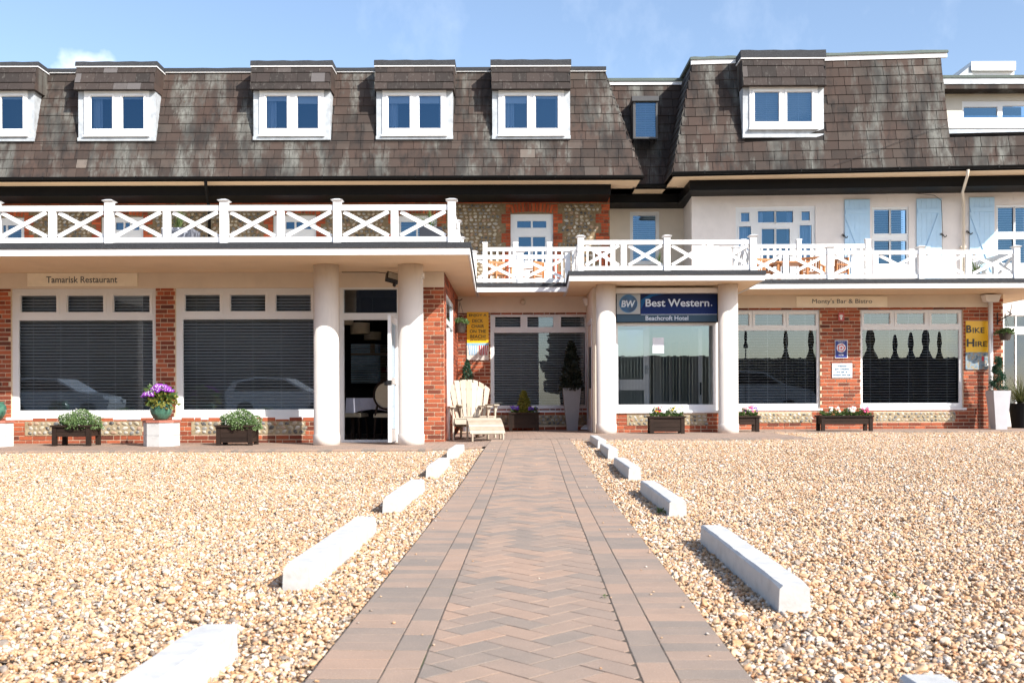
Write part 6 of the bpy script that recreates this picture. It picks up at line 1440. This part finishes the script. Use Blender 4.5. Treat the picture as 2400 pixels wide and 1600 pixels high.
# strappy palm at the right edge, and its pot
def palm(name, label, c, n, L_, mat, seed, wid=.02, spread=1.0, cat='plant'):
    r = random.Random(seed); m = MB(); t = thing(name, label, cat, c)
    for k in range(n):
        a = r.uniform(0, 2 * math.pi); el = r.uniform(.25, 1.35) / spread; l = L_ * r.uniform(.7, 1.1); d = Vector((math.cos(a) * math.cos(el), math.sin(a) * math.cos(el), math.sin(el))); p = Vector(c); sd = d.cross(Vector((0, 0, 1))).normalized(); pts = []
        for j in range(6):
            pts.append((p.copy(), wid * (1 - j / 5.2) * (1 if j else .6))); p = p + d * l / 5; d = (d + Vector((0, 0, -.16))).normalized()
        for (p0_, w0), (p1_, w1) in zip(pts, pts[1:]): m.face([p0_ - sd * w0, p0_ + sd * w0, p1_ + sd * w1, p1_ - sd * w1])
    ob('frond', m, mat, t); return t
c = (PX(2392, 20.4, 900), 20.4, .62); m = MB(); m.lathe([(.17, 0), (.23, .5), (.24, .52), (.2, .5)], (c[0], c[1], .1), 24); p = ob('black_pot', m, M_black, smooth=False); tag(p, 'black round pot at the right edge under the spiky palm', 'pot')
t = palm('spiky_palm', 'bushy spiky palm in the black pot at the right edge', c, 150, .72, M_palm, 73, .016)
m = MB(); m.tube([c, (c[0], c[1], .82)], .05, 8); ob('trunk', m, M_soil, t)
# hanging baskets
def basket(label, plabel, cx_, y, z0, w_, h_, seed):
    t = thing('hanging_basket', label, 'hanging basket', (cx_, y, z0)); m = MB(); m.lathe([(w_ * .36, 0), (w_ * .5, h_), (w_ * .52, h_ + .01), (w_ * .45, h_)], (cx_, y, z0), 20); ob('pot', m, M_pot, t)
    for k in range(3): a = k * 2.1 + .3; m = MB(); m.tube([(cx_ + w_ * .48 * math.cos(a), y + w_ * .48 * math.sin(a), z0 + h_), (cx_, y, z0 + h_ + .42)], .0035, 4); ob('chain', m, M_iron, t)
    plant('trailing_plant', plabel, 'plant', (cx_, y, z0 + h_), [('leaf', leaves(700, ell((cx_, y, z0 + h_ + .0), w_ * .62, w_ * .6, .08, True, .2), .035, 1.3, seed), M_leaf)])
b1 = XZ(1078, 780, 19.4); basket('brown hanging basket pot beside the yellow deck chair sign', 'bright green leaves filling the basket beside the deck chair sign', b1[0], 19.4, b1[1], .27, .19, 81)
b2 = XZ(2356, 797, 19.9); basket('brown hanging basket pot outside the right brick corner', 'bright green leaves filling the basket at the right brick corner', b2[0], 19.9, b2[1], .25, .14, 83)
m = MB(); zz = b1[1] + .62; m.tube([(xe + .01, 19.4, zz - .15), (xe + .01, 19.4, zz + .05)], .012, 6); m.tube([(xe, 19.4, zz), (b1[0] - .1, 19.4, zz + .03), (b1[0], 19.4, zz + .02), (b1[0] + .05, 19.4, zz + .05)], .01, 6); tag(ob('basket_bracket', m, M_iron), 'black iron bracket holding the basket on the restaurant side wall', 'bracket')
m = MB(); x0 = xb1 - .1; zz = XZ(2345, 735, 19.9)[1]; m.tube([(x0, 20.28, zz - .12), (x0, 20.2, zz - .1), (x0 + .1, 19.95, zz), (b2[0] + .05, 19.9, zz + .05), (b2[0] + .1, 19.9, zz + .02), (b2[0] + .08, 19.9, zz - .03)], .011, 6); m.tube([(x0 - .02, 20.28, zz + .05), (x0 - .02, 20.28, zz - .2)], .012, 6); m.tube([(b2[0] + .1, 19.9, zz), (b2[0] + .14, 19.9, zz + .2)], .008, 5); tag(ob('basket_bracket', m, M_iron), 'scrolled black iron bracket on the right brick corner', 'bracket')
# terrace pots
def tpot(label, plabel, px0_, px1_, pt, D, mat, seed, n=60, L_=.45):
    a = rpx(px0_, pt, px1_, pt + 10, D); w_ = (a[1] - a[0]); m = MB(); z1 = a[3]; m.box(a[0], a[1], D, D + w_, ZT + .001, z1); m2 = m; t = thing('terrace_pot', label, 'pot', (a[0], D, ZT)); ob('pot', m, mat, t); c = ((a[0] + a[1]) / 2 - .03, D + w_ / 2, z1); m = MB(); m.box(a[0] + .04, a[1] - .04, D + .04, D + w_ - .04, z1 + .0005, z1 + .01); ob('soil', m, M_soil, t)
    palm('strappy_plant', plabel, c, n, L_, M_spike, seed, .011, .8)
_w = NM('marbled_pot', .5); _w.color(_w.ramp(_w.noise(26, 5, .7, (1, 1, .5)), [(.42, (.045, .05, .065)), (.55, (.10, .11, .14)), (.62, (.5, .52, .58))])); M_marb = _w.m
tpot('marbled grey square pot on the restaurant roof behind the railing', 'strappy green plant in the marbled roof pot', 378, 447, 533, 16.6, M_marb, 91)
tpot('black square pot on the restaurant roof near the railing end', 'strappy green plant in the black roof pot', 983, 1035, 532, 17.2, plain('black_pot_mesh', (.02, .022, .03), .5, .4, 60, bump=.3), 93)
c = (PX(1545, 18.6, 620), 18.6, ZT + .22); m = MB(); m.lathe([(.1, 0), (.13, .22)], (c[0], c[1], ZT), 14); t = palm('grass_tuft', 'small tuft of green grass behind the porch railing', c, 70, .28, M_spike, 95, .007, .8); ob('pot', m, M_zinc, t)
c = (PX(2288, 20.0, 620), 20.0, ZT + .2); m = MB(); m.lathe([(.13, 0), (.17, .2)], (c[0], c[1], ZT), 14); t = palm('fan_palm', 'small green palm on the terrace behind the right railing', c, 60, .42, M_spike, 97, .016); ob('pot', m, M_zinc, t)
# weeds
def weed(label, px, py, z, n, s, seed, on=None):
    D = (CH - z) * F / (py - HY); x = PX(px, D, py); m = leaves(n, ell((x, D, z), s, s, s * .6, True, .1), s * .5, 1.5, seed); o = ob('weed', m, M_geran); tag(o, label, 'weed')
weed('tiny green weed beside a right hand white block', 1549, 1200, -.005, 40, .028, 101); weed('tiny green weed in the right paving joint', 1415, 1400, .003, 18, .014, 103); weed('small yellow green weed in the gravel on the right', 2092, 1401, -.012, 24, .02, 105)

# ================================================================== WOODEN DECK CHAIRS
def adirondack(loc, rot, label, group):
    t = thing('wooden_deck_chair', label, 'chair', loc, group, rot); P = lambda nm, m: ob(nm, m, M_wood, t, local=True)
    # local frame: chair faces -y; width along x
    W_ = .27
    for k in range(7):                       # seat slats rising to the front
        f = k / 6; y = -.36 + .42 * f; z = .36 - .13 * f; m = MB(); m.beam((-W_, y, z), (W_, y, z), .062, .018, (0, .3, 1)); P('seat_slat', m)
    n = 7                                    # fan back
    for k in range(n):
        u = (k - (n - 1) / 2) / ((n - 1) / 2); xb_, xt_ = u * .17, u * .315; hgt = .80 - .13 * u * u; y0, z0 = .07, .22; y1 = y0 + .30 * hgt / .8; z1 = z0 + hgt
        wb, wt = .021, .0435; dx = Vector((xt_ - xb_, 0, 0)); m = MB()
        cut = -.035 * u
        m.hexa([(xb_ - wb, y0, z0), (xb_ + wb, y0, z0), (xb_ + wb, y0 + .02, z0), (xb_ - wb, y0 + .02, z0), (xt_ - wt, y1, z1 - cut * -1), (xt_ + wt, y1, z1 + cut * -1 * -1), (xt_ + wt, y1 + .02, z1 + cut), (xt_ - wt, y1 + .02, z1 - cut)]); P('back_slat', m)
    for z, y in ((.5, .2), (.85, .33)): m = MB(); m.box(-.3, .3, y, y + .025, z, z + .05); P('back_rail', m)
    for s in (-1, 1):
        m = MB(); m.prism([(s * .30 - .03, -.42), (s * .30 + .06 * (1 if s > 0 else 1), -.42), (s * .30 + .07, -.1), (s * .30 + .02, .32), (s * .30 - .05, .32)] if s > 0 else [(s * .30 - .06, -.42), (s * .30 + .03, -.42), (s * .30 + .05, .32), (s * .30 - .02, .32), (s * .30 - .07, -.1)], .555, .578); P('arm', m)
        m = MB(); m.box(s * .30 - .012, s * .30 + .012, -.37, -.28, 0, .554); P('front_leg', m)
        m = MB(); m.prismY([(0, 0), (.0, .0)], 0, 0) if False else m.beam((s * .272, -.40, .33), (s * .272, .52, .03), .022, .10, (0, 0, 1)); P('side_rail', m)
        m = MB(); m.prismY([(s * .30 + .013, .42), (s * .30 + .05, .553), (s * .30 + .013, .553)] if s > 0 else [(s * .30 - .05, .553), (s * .30 - .013, .42), (s * .30 - .013, .553)], -.35, -.325); P('arm_bracket', m)
    m = MB(); m.box(-W_, W_, -.39, -.372, .27, .35); P('front_rail', m); return t
def footrest(loc, rot, label):
    t = thing('wooden_footrest', label, 'footrest', loc, None, rot); P = lambda nm, m: ob(nm, m, M_wood, t, local=True); pts = []
    for k in range(8):
        f = k / 7; y = .27 - .52 * f; z = .36 - .24 * f ** 1.7; pts.append((y, z))
    for (y, z), (y2, z2) in zip(pts, pts[1:]):
        m = MB(); a = Vector((0, y, z)); b = Vector((0, y2, z2)); d = (b - a) * .46; c = (a + b) / 2; nrm = Vector((0, d.z, -d.y)).normalized() * -.018
        m.hexa([tuple(c - d + Vector((-.285, 0, 0))), tuple(c + d + Vector((-.285, 0, 0))), tuple(c + d + Vector((.285, 0, 0))), tuple(c - d + Vector((.285, 0, 0)))] + [tuple(c - d + nrm + Vector((-.285, 0, 0))), tuple(c + d + nrm + Vector((-.285, 0, 0))), tuple(c + d + nrm + Vector((.285, 0, 0))), tuple(c - d + nrm + Vector((.285, 0, 0)))]); P('slat', m)
    for s in (-1, 1):
        m = MB(); x = s * .25
        for (y, z), (y2, z2) in zip(pts, pts[1:]): m.hexa([(x - .012, y, z - .075), (x + .012, y, z - .075), (x + .012, y2, z2 - .075), (x - .012, y2, z2 - .075), (x - .012, y, z - .003), (x + .012, y, z - .003), (x + .012, y2, z2 - .003), (x - .012, y2, z2 - .003)])
        P('side_rail', m); m = MB(); m.box(x + s * .0125, x + s * .0355, .16, .25, 0, .33); P('leg', m); m = MB(); m.box(x - .012, x + .012, -.275, -.2, 0, .1); P('foot', m)
    m = MB(); m.box(-.237, .237, .19, .21, .1, .16); P('stretcher', m); return t
xa_ = PX(1093, 16.75, 950); zc = zp(xa_, 16.7)
ca = adirondack((xa_, 16.85, zc), math.radians(14), 'front wooden deck chair with fan shaped slatted back outside the lobby', 'wooden deck chairs')
cb_ = copy_tree(ca, (xa_ + .11, 17.35, zc + .02), math.radians(14), 'second wooden deck chair tucked behind the front one')
footrest((PX(1138, 16.0, 1000), 16.05, zp(-.4, 16.0)), math.radians(10), 'curved slatted wooden footrest in front of the deck chairs')

# terrace furniture: small hardwood chairs
def tchair(loc, rot, label):
    t = thing('hardwood_chair', label, 'chair', loc, 'hardwood chairs on the terrace', rot); P = lambda nm, m: ob(nm, m, M_orange, t, local=True)
    for k in range(5): m = MB(); m.box(-.22, .22, -.22 + k * .088, -.22 + k * .088 + .07, .42, .44); P('seat_slat', m)
    for s in (-1, 1):
        m = MB(); m.box(s * .22 - .02, s * .22 + .02, -.22, -.18, 0, .62); P('leg', m); m = MB(); m.box(s * .22 - .02, s * .22 + .02, .18, .22, 0, .86); P('leg', m); m = MB(); m.box(s * .22 - .03, s * .22 + .03, -.24, .18, .621, .645); P('arm', m)
    m = MB(); m.box(-.199, .199, .185, .21, .80, .86); P('back_rail', m)
    for k in range(6): m = MB(); x = -.17 + k * .068; m.box(x - .02, x + .02, .19, .205, .46, .799); P('back_slat', m)
    t.scale = (.8, .8, .72); return t
for k, (px_, D, rot, lab) in enumerate(((1172, 20.7, .5, 'hardwood chair on the terrace left of the balcony door'), (1248, 21.0, -2.2, 'hardwood chair on the terrace in front of the balcony door'), (1800, 20.4, .3, 'hardwood chair on the right terrace behind the porch railing corner'), (1905, 20.5, 2.6, 'hardwood chair on the right terrace near the middle railing post'), (1960, 20.5, -1.1, 'hardwood chair on the right terrace below the left blue shutter'))):
    tchair((PX(px_, D, 620), D, ZT - (.12 if False else 0)), rot, lab)
m = MB(); t = thing('hardwood_table', 'low hardwood table on the right terrace between the chairs', 'table', (PX(1855, 20.3, 620), 20.3, ZT)); x = PX(1850, 20.3, 620); m.box(x - .35, x + .35, 20.0, 20.6, .46 + ZT, .49 + ZT); ob('tabletop', m, M_orange, t)
for sx_ in (-.3, .3):
    for y in (20.05, 20.55): m = MB(); m.box(x + sx_ - .02, x + sx_ + .02, y - .02, y + .02, ZT, ZT + .459); ob('leg', m, M_orange, t)

# ================================================================== RESTAURANT INTERIOR (seen through the open door)
def drum(label, a, D):
    q = rpx(*a, D); xc = (q[0] + q[1]) / 2; R_ = (q[1] - q[0]) / 2; t = thing('pendant_lamp', label, 'lamp', (xc, D, q[2]), 'drum pendant lamps inside the restaurant'); m = MB(); m.lathe([(R_, 0), (R_, q[3] - q[2]), (R_ - .01, q[3] - q[2]), (R_ - .01, 0)], (xc, D, q[2]), 28); ob('lamp_shade', m, M_shade, t, smooth=False); m = MB(); m.tube([(xc, D, q[3]), (xc, D, 2.84)], .006, 5); ob('flex', m, M_cable, t)
drum('large cream drum lampshade just inside the open door', (821, 757, 867, 783), 17.35); drum('second cream drum lampshade deeper inside the restaurant', (853, 778, 894, 797), 18.6); drum('cream drum lampshade at the upper left of the open doorway', (790, 747, 828, 762), 17.0)
q = rpx(823, 806, 910, 897, 19.9); t = thing('wall_mirror', 'large mirror with cream glazing bars on the restaurant back wall', 'mirror', (q[0], 19.9, q[2])); m = MB(); m.face([(q[0], 19.9, q[2]), (q[1], 19.9, q[2]), (q[1], 19.9, q[3]), (q[0], 19.9, q[3])]); ob('glass', m, glass('mirror_glass', .9, (.7, .92, 1.0), (.1, .2, .22)), t)
a = rpx(823, 827, 910, 832, 19.88); m = MB(); m.box(a[0], a[1], 19.86, 19.89, a[2], a[3]); ob('glazing_bar', m, M_shade, t); a = rpx(868, 806, 878, 827, 19.88); m = MB(); m.box(a[0], a[1], 19.86, 19.89, a[2], a[3]); ob('glazing_bar', m, M_shade, t)
me = MB(); me.box(-(q[1] - q[0]) / 2, (q[1] - q[0]) / 2, -.012, .012, -.003, .003); me = me.mesh('blind_slat'); me.materials.append(M_slat); z = q[2] + .03
while z < q[3]: ob('blind_slat', me, None, t, at=((q[0] + q[1]) / 2, 19.84, z)); z += .052  # solid slats shaped in front of the glass to imitate reflected blinds
TX, TY = PX(880, 17.6, 940), 17.6; tz = XZ(880, 932, 17.4)[1]
t = thing('dining_table', 'dark dining table under the white cloth inside the door', 'table', (TX, TY, .03)); m = MB(); m.box(TX - .42, TX + .42, TY - .42, TY + .42, tz - .04, tz - .006); ob('tabletop', m, M_dwood, t)
for a in (-.35, .35):
    for b in (-.35, .35): m = MB(); m.box(TX + a - .03, TX + a + .03, TY + b - .03, TY + b + .03, .03, tz - .041); ob('leg', m, M_dwood, t)
m = MB(); c8 = [(-.45, -.45), (.45, -.45), (.45, .45), (-.45, .45)]; m.face([(TX + a, TY + b, tz) for a, b in c8])
for k in range(4):
    (a, b), (c_, d_) = c8[k], c8[(k + 1) % 4]; n = 8
    for j in range(n):
        def pt(f, low):
            x, y = a + (c_ - a) * f, b + (d_ - b) * f; drop = .20 + .13 * abs(2 * f - 1) ** 2 if low else 0; o_ = 1.03 + .03 * math.sin(f * 20) if low else 1; return (TX + x * o_, TY + y * o_, tz - drop)
        f0, f1 = j / n, (j + 1) / n; m.face([pt(f0, 0), pt(f0, 1), pt(f1, 1), pt(f1, 0)])
tag(ob('tablecloth', m, M_cloth), 'white cloth draped with hanging corners over the dining table', 'tablecloth')
def dchair(loc, rot, label):
    t = thing('dining_chair', label, 'chair', loc, 'dining chairs inside the restaurant', rot); m = MB(); R1, R2 = .24, .21; n = 24
    pts = [(R1 * math.cos(2 * math.pi * k / n) * .92, .2, .80 + R1 * math.sin(2 * math.pi * k / n)) for k in range(n + 1)]; m.tube(pts, .018, 6); ob('back_frame', m, M_dwood, t, local=True)
    m = MB(); m.prismY([(R2 * math.cos(a) * .92, .80 + R2 * math.sin(a)) for a in [2 * math.pi * k / n for k in range(n)]], .185, .215); ob('back_pad', m, M_shade, t, local=True); m = MB(); m.cbox(-.23, .23, -.24, .2, .42, .49, .02); ob('seat', m, M_shade, t, local=True)
    for a in (-.2, .2):
        for b in (-.2, .18): m = MB(); m.tube([(a, b, .42), (a * 1.1, b * 1.15, 0)], [.022, .014], 6); ob('leg', m, M_dwood, t, local=True)
        m = MB(); m.tube([(a, .19, .45), (a * .8, .2, .62)], .018, 6); ob('back_post', m, M_dwood, t, local=True)
    return t
dchair((PX(916, 17.1, 950), 16.95, .03), math.radians(170), 'oval backed dining chair right of the table inside the door'); dchair((PX(822, 17.2, 950), 17.25, .03), math.radians(80), 'oval backed dining chair side on at the left of the doorway')
m = MB(); q = rpx(790, 837, 806, 852, 17.0); m.box(q[0], q[1], 17.0, 17.04, q[2], q[3]); tag(ob('red_call_box', m, M_printred), 'small red box on the inside left of the doorway', 'call box')

# ================================================================== WHAT STANDS BEHIND THE CAMERA (seen mirrored in the glass)
t = thing('boundary_fence', 'tall dark board fence across the road mirrored in the bar windows', 'fence', (12, -8, 0)); bmF = MB(); bmF.box(-.07, .07, 0, .025, 0, 2.7); fme = bmF.mesh('plank'); fme.materials.append(plain('dark_fence', (.02, .018, .016), .8, .2, 9, bump=0))
for k in range(150): ob('plank', fme, None, t, at=(3.2 + k * .15, -8 + rnd.uniform(-.005, .005), rnd.uniform(-.06, .0)))
M_hdark = plain('dark_house_wall', (.11, .085, .075), .8, .2, 3, bump=0)
for (x0, x1, z, lab) in ((-60, -20.0, 8.0, 'dark brick house mirrored in the leftmost window'), (-17.6, 1.5, 7.5, 'dark brick house mirrored in the middle windows')):
    t = thing('dark_house', lab, 'house', ((x0 + x1) / 2, -14, 0)); m = MB(); m.box(x0, x1, -22, -14, -.05, z); ob('wall', m, M_hdark, t); m = MB(); m.prism([(x0 - .3, -22.3), (x1 + .3, -22.3), (x1 + .3, -13.7), (x0 - .3, -13.7)], z + .001, z + .3); ob('roof', m, M_dtile, t)
    x = x0 + 2
    while x < x1 - 1.5:
        for zz in (1, 4.4): m = MB(); m.box(x, x + 1.1, -13.99, -13.97, zz, zz + 1.4); wf = ob('window', m, M_dtile, t); m = MB(); m.box(x + .1, x + 1.0, -13.968, -13.96, zz + .1, zz + 1.3); ob('pane', m, M_black, wf)
        x += 3.4
c = (3.3, -12, 0); m = MB(); m.tube([c, (3.3, -12, 5)], [.25, .08], 8); plant('evergreen_tree', 'dark evergreen tree mirrored in the lobby window', 'tree', c, [('crown', leaves(3000, cone_fn((3.3, -12, 1.0), 1.5, 6.2, .2), .42, 1.2, 111), leafmat('evergreen_leaf', (.008, .014, .008), (.014, .026, .014), (.03, .045, .02), .1)), ('trunk', m, M_soil)])
def car(label, x, y, col, s=1.0):
    t = thing('parked_car', label, 'car', (x, y, 0), 'parked cars behind the camera'); bp = [(-2.0, .35), (2.05, .3), (2.1, .62), (1.9, .86), (1.0, 1.04), (.2, 1.52), (-.9, 1.58), (-1.75, 1.4), (-2.05, 1.0)]; m = MB(); m.prismY([(x + a * s, b * s) for a, b in bp], y - .85, y + .85); ob('body', m, plain('car_paint', col, .15, .05, 2, bump=0), t)
    m = MB(); m.prismY([(x + a * s, b * s) for a, b in ((.85, 1.05), (.15, 1.46), (-.85, 1.51), (-1.6, 1.34), (-1.7, 1.05))], y + .851, y + .86); ob('side_window', m, M_black, t)
    for a in (-1.3, 1.35):
        for b in (-.78, .78): m = MB(); m.lathe([(.3, -.1), (.33, -.08), (.33, .08), (.3, .1)], (0, 0, 0), 20); m.v = [(x + a + vx, y + b + vz, .33 + vy) for vx, vy, vz in m.v]; w_ = ob('wheel', m, M_black, t)
    for b in (-.65, .65): m = MB(); m.box(x + 2.0 * s, x + 2.12 * s, y + b - .15, y + b + .15, .62, .75); ob('headlight', m, M_lead, t)
car('pale silver hatchback mirrored in the leftmost window', -17.0, -4.2, (.35, .38, .42)); car('white hatchback mirrored in the second window', -8.6, -4.4, (.6, .6, .62)); car('silver car mirrored in the first bar window', 11.2, -4.6, (.4, .42, .44), 1.25)

# closed parasols standing before the fence, mirrored in the bar windows
M_orn = plain('dark_parasol_canvas', (.018, .016, .012), .8, .3, 9, bump=.2); M_orn2 = plain('olive_parasol_canvas', (.085, .065, .02), .8, .3, 9, bump=.2)
def parasol(px, y0, y1, w_, mat, label):
    K = (20.37 * 2 + 3.0) / F; x = (px - CX) * K; z1 = CH + (HY - y0) * K; z0 = CH + (HY - y1) * K; R_ = w_ * K / 2; H = z1 - z0
    t = thing('closed_parasol', label, 'parasol', (x, -3, 0), 'closed parasols mirrored in the bar windows')
    m = MB(); m.lathe([(R_ * .9, -.1), (R_, 0), (R_ * .55, .2 * H), (R_ * .42, .32 * H), (R_ * .62, .55 * H), (R_ * .5, .8 * H), (.05, .97 * H), (.02, H)], (x, -3, z0), 10); ob('canopy', m, mat, t)
    m = MB(); m.tube([(x, -3, 0), (x, -3, z0)], .025, 8); ob('pole', m, M_iron, t); m = MB(); m.lathe([(.25, 0), (.25, .06), (.05, .1)], (x, -3, 0), 16); ob('base', m, M_iron, t)
parasol(1748, 777, 812, 12, M_orn, 'small dark closed parasol mirrored at the left of the first bar window'); parasol(1842, 775, 840, 19, M_orn2, 'olive closed parasol mirrored in the middle of the first bar window'); parasol(1901, 772, 842, 24, M_orn2, 'broad olive closed parasol mirrored at the right of the first bar window')
parasol(2040, 768, 840, 36, M_orn2, 'broadest closed parasol mirrored leftmost in the second bar window'); parasol(2098, 787, 842, 20, M_orn, 'slim black closed parasol mirrored second from left in the second bar window'); parasol(2135, 781, 842, 22, M_orn, 'black closed parasol mirrored in the centre of the second bar window')
parasol(2170, 770, 840, 30, M_orn, 'tall black closed parasol mirrored right of centre in the second bar window'); parasol(2202, 780, 842, 18, M_orn2, 'olive closed parasol mirrored rightmost in the second bar window')
